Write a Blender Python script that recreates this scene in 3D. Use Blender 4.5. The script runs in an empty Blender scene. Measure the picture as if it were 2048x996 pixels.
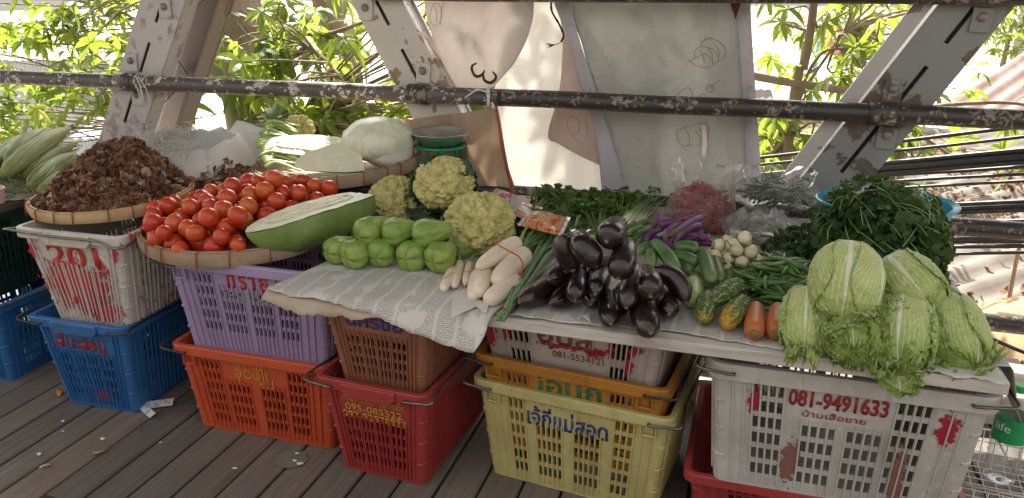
import bpy, bmesh, math, random
from mathutils import Vector, Matrix, noise

rnd = random.Random(7)
scene = bpy.context.scene
col = scene.collection
R = math.radians
V = Vector

# ---------------------------------------------------------------- camera
FPX, PITCH, YAW, EYE = 1540.0, R(19.0), R(16.6), V((0, 0, 1.5))
cam_d = bpy.data.cameras.new('camera')
cam_d.sensor_width = 36.0
cam_d.lens = 36.0 * FPX / 2048.0
cam_d.clip_start, cam_d.clip_end = 0.05, 400
cam = bpy.data.objects.new('camera', cam_d)
cam.location = EYE
cam.rotation_euler = (R(90) - PITCH, 0, YAW)
col.objects.link(cam)
scene.camera = cam

# ---------------------------------------------------------------- light
SUN_DIR = V((-0.30, 0.74, 0.88)).normalized()          # towards the sun, behind the stall
elev = math.asin(SUN_DIR.z)
world = bpy.data.worlds.new('World')
scene.world = world
world.use_nodes = True
wn, wl = world.node_tree.nodes, world.node_tree.links
bgn = wn['Background']
sky = wn.new('ShaderNodeTexSky')
sky.sky_type = 'NISHITA'
sky.sun_disc = False
sky.sun_elevation = elev
sky.sun_rotation = math.atan2(SUN_DIR.x, SUN_DIR.y)
sky.dust_density = 4.0
sky.air_density = 1.0
hs = wn.new('ShaderNodeHueSaturation')
hs.inputs['Saturation'].default_value = 0.10            # hazy white tropical sky
wl.new(sky.outputs[0], hs.inputs['Color'])
warm = wn.new('ShaderNodeMix')
warm.data_type, warm.blend_type = 'RGBA', 'MULTIPLY'
warm.inputs[0].default_value = 1.0
warm.inputs[7].default_value = (1.05, 1.0, 0.92, 1)
wl.new(hs.outputs[0], warm.inputs[6])
wl.new(warm.outputs[2], bgn.inputs[0])
bgn.inputs[1].default_value = 0.15
sun_d = bpy.data.lights.new('sun', 'SUN')
sun_d.energy = 5.0
sun_d.angle = R(0.6)
sun_d.color = (1.0, 0.94, 0.84)
sun = bpy.data.objects.new('sun', sun_d)
sun.rotation_euler = SUN_DIR.to_track_quat('Z', 'Y').to_euler()
sun.location = (-3, 8, 9)
col.objects.link(sun)

scene.view_settings.view_transform = 'Standard'
scene.view_settings.look = 'None'
scene.view_settings.exposure = 1.5
scene.view_settings.gamma = 1.0
scene.view_settings.use_curve_mapping = False
cy = scene.cycles
cy.use_denoising = True
cy.max_bounces = 8
cy.diffuse_bounces = 4
cy.glossy_bounces = 3
cy.transmission_bounces = 6
cy.transparent_max_bounces = 12
cy.caustics_reflective = False
cy.caustics_refractive = False

# ---------------------------------------------------------------- helpers
_F = V((-math.sin(YAW) * math.cos(PITCH), math.cos(YAW) * math.cos(PITCH), -math.sin(PITCH)))
_Rt = V((math.cos(YAW), math.sin(YAW), 0))
_D = _F.cross(_Rt)
def _ray(px, py):
    return _F + _Rt * ((px - 1024) / FPX) + _D * ((py - 498) / FPX)
def onz(px, py, z):
    """point of the photograph on the level z"""
    d = _ray(px, py)
    return EYE + d * ((z - EYE.z) / d.z)
def ony(px, py, y):
    """point of the photograph on the upright plane at depth y"""
    d = _ray(px, py)
    return EYE + d * (y / d.y)

def link(o, parent=None):
    col.objects.link(o)
    if parent is not None:
        o.parent = parent
    return o
def tag(o, label=None, cat=None, group=None, kind=None):
    if label: o['label'] = label
    if cat: o['category'] = cat
    if group: o['group'] = group
    if kind: o['kind'] = kind
    return o
def empty(name, loc, rz=0.0, label=None, cat=None, group=None):
    o = bpy.data.objects.new(name, None)
    o.empty_display_size = 0.05
    o.location = loc
    o.rotation_euler = (0, 0, rz)
    link(o)
    return tag(o, label, cat, group)
def copy_tree(o, parent=None):
    kids = list(o.children)
    c = o.copy()
    link(c, parent)
    for k in kids:
        copy_tree(k, c)
    return c

class MB:
    def __init__(s):
        s.v, s.f, s.at = [], [], []
    def add(s, vs, fs):
        b = len(s.v)
        s.v.extend([V(p) for p in vs])
        s.f.extend([tuple(i + b for i in f) for f in fs])
        return b
    def box(s, c, d, m=None):
        c, (x, y, z) = V(c), [k / 2 for k in d]
        vs = [V((sx * x, sy * y, sz * z)) for sz in (-1, 1) for sy in (-1, 1) for sx in (-1, 1)]
        if m is not None: vs = [m @ p for p in vs]
        s.add([p + c for p in vs], [(0, 2, 3, 1), (4, 5, 7, 6), (0, 1, 5, 4), (2, 6, 7, 3), (0, 4, 6, 2), (1, 3, 7, 5)])
    def loft(s, path, rad, n=12, fn=None, up=None, flat=1.0, cap=True):
        path = [V(p) for p in path]
        k = len(path)
        t0 = (path[1] - path[0]).normalized()
        u = V(up) if up else (V((0, 0, 1)) if abs(t0.z) < 0.9 else V((1, 0, 0)))
        a = (u - t0 * u.dot(t0)).normalized()
        vs = []
        for i in range(k):
            t = (path[min(i + 1, k - 1)] - path[max(i - 1, 0)]).normalized()
            a = (a - t * a.dot(t)).normalized()
            b = t.cross(a)
            r = rad[i] if hasattr(rad, '__len__') else rad
            for j in range(n):
                th = 2 * math.pi * j / n
                m = fn(i / (k - 1), th) if fn else 1.0
                vs.append(path[i] + (a * (math.cos(th) * flat) + b * math.sin(th)) * (r * m))
        fs = [(i * n + j, i * n + (j + 1) % n, (i + 1) * n + (j + 1) % n, (i + 1) * n + j) for i in range(k - 1) for j in range(n)]
        if cap:
            fs.append(tuple(reversed(range(n))))
            fs.append(tuple((k - 1) * n + j for j in range(n)))
        return s.add(vs, fs)
    tube = loft
    def grid(s, P, nu, nv, wrap=False):
        """P(i, j) -> point"""
        vs = [P(i / (nu - 1 if not wrap else nu), j / (nv - 1)) for j in range(nv) for i in range(nu)]
        fs = []
        for j in range(nv - 1):
            for i in range(nu if wrap else nu - 1):
                i2 = (i + 1) % nu
                fs.append((j * nu + i, j * nu + i2, (j + 1) * nu + i2, (j + 1) * nu + i))
        return s.add(vs, fs)
    def ring(s, prof, n=48, c=(0, 0, 0), fn=None, close=False):
        """surface of revolution about z from profile [(r, z)]"""
        c = V(c)
        k = len(prof)
        vs = []
        for i, (r, z) in enumerate(prof):
            for j in range(n):
                th = 2 * math.pi * j / n
                m = fn(i / max(1, k - 1), th) if fn else 1
                vs.append(c + V((r * m * math.cos(th), r * m * math.sin(th), z)))
        fs = [(i * n + j, i * n + (j + 1) % n, (i + 1) * n + (j + 1) % n, (i + 1) * n + j) for i in range(k - 1) for j in range(n)]
        if close:
            fs += [((k - 1) * n + j, (k - 1) * n + (j + 1) % n, (j + 1) % n, j) for j in range(n)]
        return s.add(vs, fs)
    def build(s, name, m, parent=None, smooth=True, origin=None, uv=None, attrs=None, weld=False, split=None):
        me = bpy.data.meshes.new(name)
        vs = s.v
        if origin is None and parent is None and vs:
            xs = [p.x for p in vs]; ys = [p.y for p in vs]
            origin = V(((min(xs) + max(xs)) / 2, (min(ys) + max(ys)) / 2, min(p.z for p in vs)))
        o0 = V(origin) if origin is not None else V((0, 0, 0))
        me.from_pydata([tuple(p - o0) for p in vs], [], s.f)
        if smooth:
            me.polygons.foreach_set('use_smooth', [True] * len(me.polygons))
        if uv:
            L = me.uv_layers.new(name='UVMap')
            for lp in me.loops:
                L.data[lp.index].uv = uv[lp.vertex_index]
        for an, vals in (attrs or {}).items():
            at = me.attributes.new(an, 'FLOAT', 'POINT')
            at.data.foreach_set('value', vals)
        me.update()
        if split is not None and smooth:
            me.set_sharp_from_angle(angle=R(split))
        for mm in (m if isinstance(m, (list, tuple)) else [m]):
            me.materials.append(mm)
        o = bpy.data.objects.new(name, me)
        o.location = o0
        link(o, parent)
        return o

def path_pts(keys, n):
    """smooth curve through key points"""
    keys = [V(k) for k in keys]
    P = [keys[0] * 2 - keys[1]] + keys + [keys[-1] * 2 - keys[-2]]
    out, m = [], len(keys) - 1
    for i in range(n):
        t = i / (n - 1) * m
        k = min(int(t), m - 1)
        t -= k
        a, b, c, d = P[k:k + 4]
        out.append(0.5 * ((2 * b) + (c - a) * t + (2 * a - 5 * b + 4 * c - d) * t * t + (3 * b - a - 3 * c + d) * t ** 3))
    return out
def lerp(a, b, t): return a + (b - a) * t
def interp(tab, t):
    for (t0, a), (t1, b) in zip(tab, tab[1:]):
        if t <= t1:
            u = (t - t0) / (t1 - t0) if t1 > t0 else 0
            u = u * u * (3 - 2 * u) if False else u
            return a + (b - a) * u
    return tab[-1][1]
def nz(x, y=0.0, z=0.0): return noise.noise(V((x, y, z)))

# ---------------------------------------------------------------- materials
def hexc(h):
    h = h.lstrip('#')
    return tuple(((int(h[i:i + 2], 16) / 255 + 0.055) / 1.055) ** 2.4 if int(h[i:i + 2], 16) > 10 else int(h[i:i + 2], 16) / 255 / 12.92 for i in (0, 2, 4)) + (1,)
def c4(c): return hexc(c) if isinstance(c, str) else (tuple(c) + (1,))[:4]

class NT:
    def __init__(s, name):
        s.m = bpy.data.materials.new(name)
        s.m.use_nodes = True
        s.t = s.m.node_tree
        s.b = s.t.nodes['Principled BSDF']
        s.out = s.t.nodes['Material Output']
    def n(s, typ, **kw):
        nd = s.t.nodes.new('ShaderNode' + typ)
        for k, v in kw.items():
            if k.startswith('i_'):
                nd.inputs[k[2:].replace('_', ' ')].default_value = v
            else:
                setattr(nd, k, v)
        return nd
    def l(s, a, b):
        s.t.links.new(a, b)
    def coords(s, which='Object', scale=(1, 1, 1)):
        tc = s.n('TexCoord')
        mp = s.n('Mapping')
        mp.inputs['Scale'].default_value = scale
        s.l(tc.outputs[which], mp.inputs[0])
        return mp.outputs[0]
    def noise(s, vec, scale, detail=4, rough=0.55, dist=0.0):
        nd = s.n('TexNoise')
        nd.inputs['Scale'].default_value = scale
        nd.inputs['Detail'].default_value = detail
        nd.inputs['Roughness'].default_value = rough
        nd.inputs['Distortion'].default_value = dist
        s.l(vec, nd.inputs['Vector'])
        return nd.outputs['Fac']
    def ramp(s, fac, stops, const=False):
        r = s.n('ValToRGB')
        cr = r.color_ramp
        if const: cr.interpolation = 'CONSTANT'
        while len(cr.elements) < len(stops): cr.elements.new(0.5)
        for e, (p, c) in zip(cr.elements, stops):
            e.position = p
            e.color = c4(c) if not isinstance(c, (int, float)) else (c, c, c, 1)
        s.l(fac, r.inputs[0])
        return r.outputs[0]
    def mix(s, fac, a, b, blend='MIX'):
        x = s.n('Mix', data_type='RGBA', blend_type=blend)
        for sock, val in ((x.inputs[0], fac), (x.inputs[6], a), (x.inputs[7], b)):
            if hasattr(val, 'is_output'): s.l(val, sock)
            elif isinstance(val, (int, float)): sock.default_value = val
            else: sock.default_value = c4(val)
        return x.outputs[2]
    def math(s, op, a, b=None):
        x = s.n('Math', operation=op)
        for sock, val in zip(x.inputs, (a, b)):
            if val is None: continue
            if hasattr(val, 'is_output'): s.l(val, sock)
            else: sock.default_value = val
        return x.outputs[0]
    def bump(s, h, strength=0.3, dist=0.01):
        b = s.n('Bump')
        b.inputs['Strength'].default_value = strength
        b.inputs['Distance'].default_value = dist
        s.l(h, b.inputs['Height'])
        s.l(b.outputs[0], s.b.inputs['Normal'])
    def set(s, **kw):
        for k, v in kw.items():
            k = k.replace('_', ' ')
            if hasattr(v, 'is_output'): s.l(v, s.b.inputs[k])
            else: s.b.inputs[k].default_value = v
        return s
    def translucent(s, color, amount):
        tr = s.n('BsdfTranslucent')
        if hasattr(color, 'is_output'): s.l(color, tr.inputs[0])
        else: tr.inputs[0].default_value = c4(color)
        mx = s.n('MixShader')
        mx.inputs[0].default_value = amount
        s.l(s.b.outputs[0], mx.inputs[1])
        s.l(tr.outputs[0], mx.inputs[2])
        s.l(mx.outputs[0], s.out.inputs[0])

def mat(name, stops, scale=6, rough=0.5, bump=0.0, bscale=40, detail=4, stretch=(1, 1, 1), rand=0.0, hue=0.0, transl=0.0, tcol=None, spec=0.5, sss=0.0, metal=0.0, coat=0.0, dist=0.0, island=0.0, bdist=0.004, which='Object'):
    t = NT(name)
    vec = t.coords(which, stretch)
    c = t.ramp(t.noise(vec, scale, detail, 0.55, dist), stops)
    if rand or hue or island:
        h = t.n('HueSaturation')
        src = None
        if island:
            src = t.n('NewGeometry').outputs['Random Per Island']; amt = island
        else:
            src = t.n('ObjectInfo').outputs['Random']; amt = rand
        mr = t.n('MapRange')
        mr.inputs[3].default_value = 1 - amt; mr.inputs[4].default_value = 1 + amt
        t.l(src, mr.inputs[0]); t.l(mr.outputs[0], h.inputs['Value'])
        if hue:
            m2 = t.n('MapRange')
            m2.inputs[3].default_value = 0.5 - hue; m2.inputs[4].default_value = 0.5 + hue
            wn_ = t.math('FRACT', t.math('MULTIPLY', src, 7.31))
            t.l(wn_, m2.inputs[0]); t.l(m2.outputs[0], h.inputs['Hue'])
        t.l(c, h.inputs['Color'])
        c = h.outputs[0]
    t.set(Base_Color=c, Roughness=rough, Metallic=metal)
    t.b.inputs['Specular IOR Level'].default_value = spec
    if sss:
        t.b.inputs['Subsurface Weight'].default_value = sss
        t.b.inputs['Subsurface Scale'].default_value = 0.01
        t.b.inputs['Subsurface Radius'].default_value = (1, 0.6, 0.3)
    if coat:
        t.b.inputs['Coat Weight'].default_value = coat
        t.b.inputs['Coat Roughness'].default_value = 0.12
    if bump:
        t.bump(t.noise(vec, bscale, 4), bump, bdist)
    if transl:
        t.translucent(tcol if tcol else c, transl)
    return t.m

def paint_metal(name, paint, rust, amount, rough=0.45, scale=9):
    """old paint with chipped flakes"""
    t = NT(name)
    v = t.coords()
    n1 = t.noise(v, scale, 8, 0.65, 0.3)
    n2 = t.noise(v, scale * 0.25, 3)
    msk = t.ramp(t.math('ADD', n1, t.math('MULTIPLY', n2, 0.8)), [(0.0, 0.0), (amount + 0.18, 0.0), (amount + 0.195, 1.0)])
    tone = t.ramp(t.noise(v, 3, 5), [(0.3, tuple(k * 0.82 for k in c4(paint)[:3])), (0.7, paint)])
    rustc = t.ramp(t.noise(v, 30, 5), [(0.3, rust), (0.75, tuple(min(1, k * 2.2) for k in c4(rust)[:3]))])
    t.set(Base_Color=t.mix(msk, tone, rustc), Roughness=rough)
    t.bump(t.math('ADD', t.math('MULTIPLY', msk, -0.6), t.math('MULTIPLY', t.noise(v, 60, 4), 0.3)), 0.18, 0.004)
    return t.m

def plastic(name, base, dirt=(0.08, 0.07, 0.06), wear=0.35, stain=None, stain_at=0.62, rough=0.42):
    t = NT(name)
    v = t.coords()
    n = t.noise(v, 5, 6, 0.6)
    c = t.mix(t.ramp(n, [(0.35, 0.0), (0.8, wear)]), base, dirt)
    n2 = t.noise(v, 38, 5, 0.7)
    b = c4(base)
    c = t.mix(t.ramp(n2, [(0.55, 0.0), (0.70, wear * 0.9)]), c, tuple(min(1, k * 1.3 + 0.04) for k in b[:3]))
    n4 = t.noise(t.coords('Object', (26, 26, 3)), 1.0, 4, 0.6)
    c = t.mix(t.ramp(n4, [(0.56, 0.0), (0.74, wear * 0.9)]), c, tuple(k * 0.9 for k in dirt))
    if stain:
        n3 = t.noise(t.coords('Object', (6, 6, 3)), 2.4, 6, 0.62, 0.4)
        c = t.mix(t.ramp(n3, [(stain_at, 0.0), (stain_at + 0.05, 0.9)]), c, stain)
    t.set(Base_Color=c, Roughness=rough)
    t.bump(t.noise(v, 80, 3), 0.08, 0.002)
    return t.m
# ================================================================ THE SETTING
# ---- deck of the bridge: weathered planks running across
tm = NT('deck_wood')
vec = tm.coords('Object', (22, 1.1, 22))
isl = tm.n('NewGeometry').outputs['Random Per Island']
grain = tm.noise(vec, 3.0, 7, 0.62, 0.6)
big = tm.noise(tm.coords(), 1.7, 4)
base = tm.ramp(grain, [(0.2, (0.108, 0.096, 0.085)), (0.5, (0.172, 0.155, 0.138)), (0.8, (0.245, 0.222, 0.200))])
tint = tm.ramp(isl, [(0.0, (0.62, 0.60, 0.60)), (0.5, (0.95, 0.90, 0.85)), (0.75, (0.85, 0.82, 0.82)), (1.0, (1.18, 1.0, 0.9))])
c = tm.mix(1.0, base, tint, 'MULTIPLY')
c = tm.mix(tm.ramp(big, [(0.45, 0.0), (0.75, 0.55)]), c, (0.085, 0.072, 0.063))
scr = tm.noise(tm.coords('Object', (60, 2.5, 60)), 2.2, 5, 0.7)
c = tm.mix(tm.ramp(scr, [(0.62, 0.0), (0.72, 0.35)]), c, (0.38, 0.36, 0.33))
spk = tm.noise(tm.coords(), 46, 3, 0.6)
c = tm.mix(tm.ramp(spk, [(0.70, 0.0), (0.74, 0.75)]), c, (0.025, 0.022, 0.02))
tm.set(Base_Color=c, Roughness=tm.ramp(big, [(0.3, 0.5), (0.7, 0.72)]))
tm.bump(grain, 0.35, 0.003)
DECK = tm.m
b = MB()
x, pw = -7.0, 0.129
k = 0
while x < 4.2:
    w = pw + rnd.uniform(-0.006, 0.006)
    ys = [-1.6, rnd.uniform(0.2, 1.0), 3.42] if k % 3 else [-1.6, rnd.uniform(1.45, 1.75), 3.42]
    for y0, y1 in zip(ys, ys[1:]):
        dz, tl = rnd.uniform(-0.003, 0.0), rnd.uniform(-0.003, 0.003)
        g = 0.0048
        x0, x1, ya, yb = x + g, x + w - g, y0 + 0.003, y1 - 0.003
        e = 0.004
        zt = [dz + tl, dz - tl]
        vs = []
        for yy, ins in ((ya, e), (yb, -e)):
            vs += [(x0, yy, -0.045), (x0, yy, zt[0] - e), (x0 + e, yy + ins, zt[0]), (x1 - e, yy + ins, zt[1]), (x1, yy, zt[1] - e), (x1, yy, -0.045)]
        fs = [(i, i + 1, i + 7, i + 6) for i in range(5)] + [(5, 0, 6, 11), (5, 4, 3, 2, 1, 0), (6, 7, 8, 9, 10, 11)]
        b.add(vs, fs)
    x += w
    k += 1
tag(b.build('deck', DECK, smooth=False, origin=(0, 0, 0)), kind='structure')
b = MB()
for yy in (-1.2, 0.3, 1.8, 3.3):
    b.box((-1.4, yy, -0.16), (11.4, 0.12, 0.2))
b.box((-1.4, 0.9, -0.30), (11.4, 5.0, 0.03))
tag(b.build('deck_joists', mat('dark_steel', [(0.3, (0.02, 0.018, 0.016)), (0.7, (0.05, 0.045, 0.04))]), smooth=False, origin=(0, 0, -0.3)), kind='structure')

# ---- the low ground under and beyond the bridge
GZ = -3.2
GROUND = mat('dry_earth', [(0.25, (0.30, 0.25, 0.18)), (0.5, (0.42, 0.37, 0.29)), (0.62, (0.20, 0.24, 0.10)), (0.8, (0.48, 0.44, 0.36))], scale=0.5, detail=8, rough=0.95, bump=0.5, bscale=6)
b = MB()
b.grid(lambda u, v: V((lerp(-130, 130, u), lerp(-30, 190, v), GZ + 0.25 * nz(u * 30, v * 30))), 90, 90)
tag(b.build('ground', GROUND, origin=(0, 60, GZ)), kind='structure')

# ---- corrugated roofs below on the right
def corr_roof(name, o, ax, ay, la, lb, pitch, amp, m, label, cat, walls=None, wmat=None):
    """corrugations run along ax; ay is the direction across them"""
    o, ax, ay = V(o), V(ax).normalized(), V(ay).normalized()
    nrm = ax.cross(ay).normalized()
    if nrm.z < 0: nrm = -nrm
    n = int(lb / pitch * 6)
    b = MB()
    b.grid(lambda u, v: o + ax * (u * la) + ay * (v * lb) + nrm * (amp * math.sin(v * lb / pitch * 2 * math.pi) + 0.02 * nz(u * 9, v * 9)), 14, n + 1)
    root = empty(name, o, 0, label, cat)
    r = b.build('roof', m, root, origin=o)
    r.location = (0, 0, 0)
    if walls:
        b = MB()
        p = [o, o + ax * la, o + ax * la + ay * lb, o + ay * lb]
        for a_, c_ in zip(p, p[1:] + p[:1]):
            ins = (o + ax * la / 2 + ay * lb / 2)
            a2, c2 = lerp(a_, ins, 0.04), lerp(c_, ins, 0.04)
            b.add([a2 - V((0, 0, 0.08)), c2 - V((0, 0, 0.08)), V((c2.x, c2.y, GZ)), V((a2.x, a2.y, GZ))], [(0, 1, 2, 3)])
        w = b.build('wall', wmat, root, smooth=False, origin=o)
        w.location = (0, 0, 0)
    return root
FIBRO = mat('fibre_cement', [(0.3, (0.11, 0.09, 0.075)), (0.55, (0.17, 0.145, 0.125)), (0.75, (0.24, 0.215, 0.195))], scale=2.2, detail=8, rough=0.9, bump=0.2)
RUSTY = mat('rusty_tin', [(0.3, (0.16, 0.09, 0.075)), (0.5, (0.23, 0.15, 0.13)), (0.75, (0.32, 0.27, 0.25))], scale=1.4, detail=7, rough=0.6, bump=0.1)
ZINC = mat('zinc', [(0.3, (0.30, 0.34, 0.40)), (0.5, (0.44, 0.49, 0.56)), (0.7, (0.58, 0.62, 0.68))], scale=1.6, detail=8, rough=0.5, stretch=(1, 1, 0.25))
SHADY = mat('old_boards', [(0.3, (0.16, 0.13, 0.10)), (0.7, (0.30, 0.26, 0.22))], scale=2, rough=0.9)
p0, p1 = onz(1930, 590, -1.0), onz(2048, 555, -1.0)
ax = V((p1.x - p0.x, p1.y - p0.y, 0)).normalized()
ay = V((-ax.y, ax.x, 0.0))
o0 = V((1.9, 4.6, -1.05)) - ax * 2.2
corr_roof('leaf_covered_roof', o0, ax + V((0, 0, 0.03)), ay, 13.5, 8.5, 0.30, 0.035, FIBRO, 'low grey corrugated roof strewn with dry brown leaves below the bridge', 'roof', True, SHADY)
o1 = V((4.6, 15.2, -0.75))
corr_roof('pinkish_tin_roof', o1 + V((-1.5, 0, 0)), V((0.55, 0.80, 0.22)), V((0.82, -0.57, 0.0)), 7.0, 10.5, 0.34, 0.05, RUSTY, 'pinkish striped tin roof beyond the leaf-strewn roof', 'roof', True, SHADY)

# dry leaves lying on the near roof: nobody could count them
DRY = mat('dry_leaf', [(0.3, (0.105, 0.045, 0.018)), (0.5, (0.16, 0.08, 0.036)), (0.7, (0.25, 0.16, 0.09))], scale=3, rough=0.8, island=0.45, transl=0.2)
b = MB()
for i in range(6500):
    for _ in range(6):
        u, v = rnd.uniform(0.02, 8.5), 7.5 * rnd.random() ** 1.35
        if nz(u * 0.7, v * 0.7, 3.3) + 0.35 > rnd.random() * 0.9: break
    p = o0 + ax * u + ay * v
    p.z += 0.03 * u + 0.035 * math.sin(v / 0.30 * 2 * math.pi) + rnd.uniform(0.004, 0.03)
    s = rnd.uniform(0.03, 0.08)
    m = Matrix.Rotation(rnd.uniform(0, 6.3), 3, 'Z') @ Matrix.Rotation(rnd.uniform(-0.5, 0.5), 3, 'X') @ Matrix.Rotation(rnd.uniform(-0.5, 0.5), 3, 'Y')
    cu = rnd.uniform(0.1, 0.5) * s
    q = [V((-s, 0, cu)), V((-0.3 * s, -0.38 * s, 0)), V((-0.2 * s, 0.38 * s, 0.1 * s)), V((0.5 * s, -0.25 * s, 0)), V((0.5 * s, 0.25 * s, 0.08 * s)), V((1.05 * s, 0, cu))]
    b.add([p + m @ k for k in q], [(0, 1, 2), (1, 3, 4, 2), (3, 5, 4)])
tag(b.build('dry_leaves', DRY, smooth=False, origin=o0), 'dry brown leaves scattered over the low grey roof', 'leaves', None, 'stuff')

# ---- buildings beyond
WHITEW = mat('white_wall', [(0.3, (0.62, 0.62, 0.60)), (0.7, (0.78, 0.78, 0.76))], scale=0.8, rough=0.9)
GLASSB = mat('window_glass', [(0.3, (0.16, 0.22, 0.30)), (0.7, (0.30, 0.38, 0.48))], scale=0.6, rough=0.15)
def block(name, c, d, rz, m, label, wins, roofm=None, over=0.25):
    root = empty(name, c, rz, label, 'building')
    b = MB(); b.box((0, 0, d[2] / 2), d); b.build('wall', m, root, smooth=False, origin=(0, 0, 0))
    b = MB(); b.box((0, 0, d[2] + 0.06), (d[0] + 2 * over, d[1] + 2 * over, 0.12)); b.build('roof', roofm or m, root, smooth=False, origin=(0, 0, 0))
    for (wx, wz, ww, wh) in wins:
        f = MB()
        for sx in (-1, 1): f.box((wx + sx * ww / 2, -d[1] / 2 - 0.03, wz), (0.07, 0.08, wh + 0.07))
        for sz in (-1, 1): f.box((wx, -d[1] / 2 - 0.03, wz + sz * wh / 2), (ww - 0.07, 0.076, 0.07))
        f.box((wx, -d[1] / 2 - 0.03, wz), (0.05, 0.06, wh - 0.07))
        fo = f.build('window', WHITEW, root, smooth=False, origin=(0, 0, 0))
        g = MB(); g.box((wx, -d[1] / 2 - 0.012, wz), (ww - 0.06, 0.02, wh - 0.06))
        g.build('pane', GLASSB, fo, smooth=False, origin=(0, 0, 0))
    return root
bl = block('white_house', (12.0, 26.5, GZ), (9, 6, 5.6), R(-14), WHITEW, 'white rendered house at the upper right beyond the tin roof', [(-2.2, 3.9, 1.2, 1.3), (0.4, 3.9, 1.2, 1.3), (2.9, 3.9, 1.2, 1.3)], RUSTY)
b = MB()
for s in (0,):
    b.box((-3.6, -3.25, 3.3), (0.95, 0.36, 0.66))
u = b.build('air_conditioner', WHITEW, bl, smooth=False, origin=(0, 0, 0))
b = MB(); b.ring([(0.26, -0.02), (0.26, 0.01), (0.03, 0.02), (0.03, -0.01)], 24); g = b.build('fan_grille', SHADY, u, origin=(0, 0, 0)); g.location = (-3.6, -3.44, 3.3); g.rotation_euler = (R(90), 0, 0)
block('pale_house', (-3.6, 21.0, GZ), (5.5, 5, 5.2), R(12), mat('cream_wall', [(0.3, (0.55, 0.52, 0.46)), (0.7, (0.68, 0.65, 0.58))], scale=0.7, rough=0.9), 'pale house with bluish windows seen past the big tree trunk', [(-1.7, 3.9, 1.0, 1.2), (0.0, 3.9, 1.0, 1.2), (1.7, 3.9, 1.0, 1.2), (-1.7, 2.0, 1.0, 1.2), (1.7, 2.0, 1.0, 1.2)], ZINC)
def shack(name, c, d, rz, label, wall_m, roof_m, pitch=0.25):
    root = empty(name, c, rz, label, 'shack')
    L, D, H = d
    b = MB()
    n = int(L / 0.076 * 4)
    for yy in (-D / 2, D / 2):
        b.grid(lambda u, v: V((lerp(-L / 2, L / 2, u), yy + 0.012 * math.sin(u * L / 0.076 * 6.283), v * H)), n, 2)
    for xx in (-L / 2, L / 2):
        b.grid(lambda u, v: V((xx, lerp(-D / 2, D / 2, u), v * H)), 2, 2)
    b.build('wall', wall_m, root, origin=(0, 0, 0))
    b = MB()
    b.grid(lambda u, v: V((lerp(-L / 2 - 0.3, L / 2 + 0.3, u), lerp(-D / 2 - 0.35, D / 2 + 0.3, v), H - 0.02 + pitch * v * D + 0.014 * math.sin(u * (L + 0.6) / 0.15 * 6.283))), int(L / 0.15 * 6), 3)
    b.build('roof', roof_m, root, origin=(0, 0, 0))
    b = MB(); b.box((L * 0.18, -D / 2 - 0.03, H * 0.42), (0.8, 0.04, H * 0.8)); b.build('door', SHADY, root, smooth=False, origin=(0, 0, 0))
    return root
shack('zinc_shack', (-7.2, 11.5, GZ), (5.2, 3.0, 2.55), R(14), 'bluish grey zinc-walled shack behind the leaves on the left', ZINC, ZINC)
shack('timber_shack', (-12.6, 15.0, GZ), (5.5, 4, 3.3), R(20), 'bluish shack with a pale tin roof at the far left', ZINC, ZINC)
shack('low_shack', (-1.6, 15.0, GZ), (4.0, 3, 1.9), R(5), 'low tin-roofed shack between the tree trunks', ZINC, FIBRO)
shack('dark_shack', (3.6, 17.5, GZ), (5.0, 3, 2.3), R(-8), 'low shack in the shade beyond the grey tarpaulin edge', SHADY, ZINC)

# ---- clothes drying on a rack, far behind on the right
rk = empty('drying_rack', ony(1718, 160, 15.0), R(-12), 'light blue drying rack on a flat roof behind the branches', 'rack')
BLUEP = mat('blue_paint', [(0.3, (0.10, 0.32, 0.60)), (0.7, (0.16, 0.42, 0.70))], rough=0.4)
for sx in (-0.75, 0.75):
    b = MB(); b.tube([(sx, -0.3, -0.6), (sx, 0.0, 1.0)], 0.022, 8); b.tube([(sx, 0.3, -0.6), (sx, 0.0, 1.0)], 0.022, 8); b.build('leg', BLUEP, rk, origin=(0, 0, 0))
b = MB()
for zz in (0.98, 0.45, -0.1): b.tube([(-0.8, 0, zz), (0.8, 0, zz)], 0.018, 8)
b.build('bar', BLUEP, rk, origin=(0, 0, 0))
b = MB(); b.box((0, 0, -0.68), (3.2, 1.6, 0.14)); b.box((0, 0, -1.5), (2.8, 1.3, 1.5)); tag(b.build('flat_roof', WHITEW, smooth=False, origin=None), 'white flat roof ledge under the drying rack', 'roof')
bpy.context.scene.objects['flat_roof'].location += rk.location
bpy.context.scene.objects['flat_roof'].rotation_euler = (0, 0, R(-12))
def garment(dx, w, h, colr, label, legs=False):
    b = MB()
    def P(u, v):
        ww = w * (1 - 0.12 * v)
        return rk.location + Matrix.Rotation(R(-12), 3, 'Z') @ V((dx + (u - 0.5) * ww, -0.02 - 0.03 * math.sin(u * 14) * v, 0.96 - h * v - (0.10 * h if (not legs and abs(u - 0.5) > 0.3 and v < 0.2) else 0)))
    b.grid(P, 12, 10)
    o = b.build('drying_' + ('trousers' if legs else 'shirt'), mat('cloth_' + label[:6], [(0.3, colr), (0.7, tuple(k * 1.2 for k in colr))], rough=0.9, transl=0.25))
    md = o.modifiers.new('thick', 'SOLIDIFY'); md.thickness = 0.012
    tag(o, label, 'clothing')
garment(-0.48, 0.5, 0.55, (0.72, 0.30, 0.33), 'pink shirt hung on the blue drying rack')
garment(0.02, 0.42, 0.62, (0.10, 0.10, 0.45), 'dark blue shorts hung on the blue drying rack', True)
garment(0.50, 0.42, 0.75, (0.75, 0.78, 0.82), 'white shirt hung on the blue drying rack')

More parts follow.
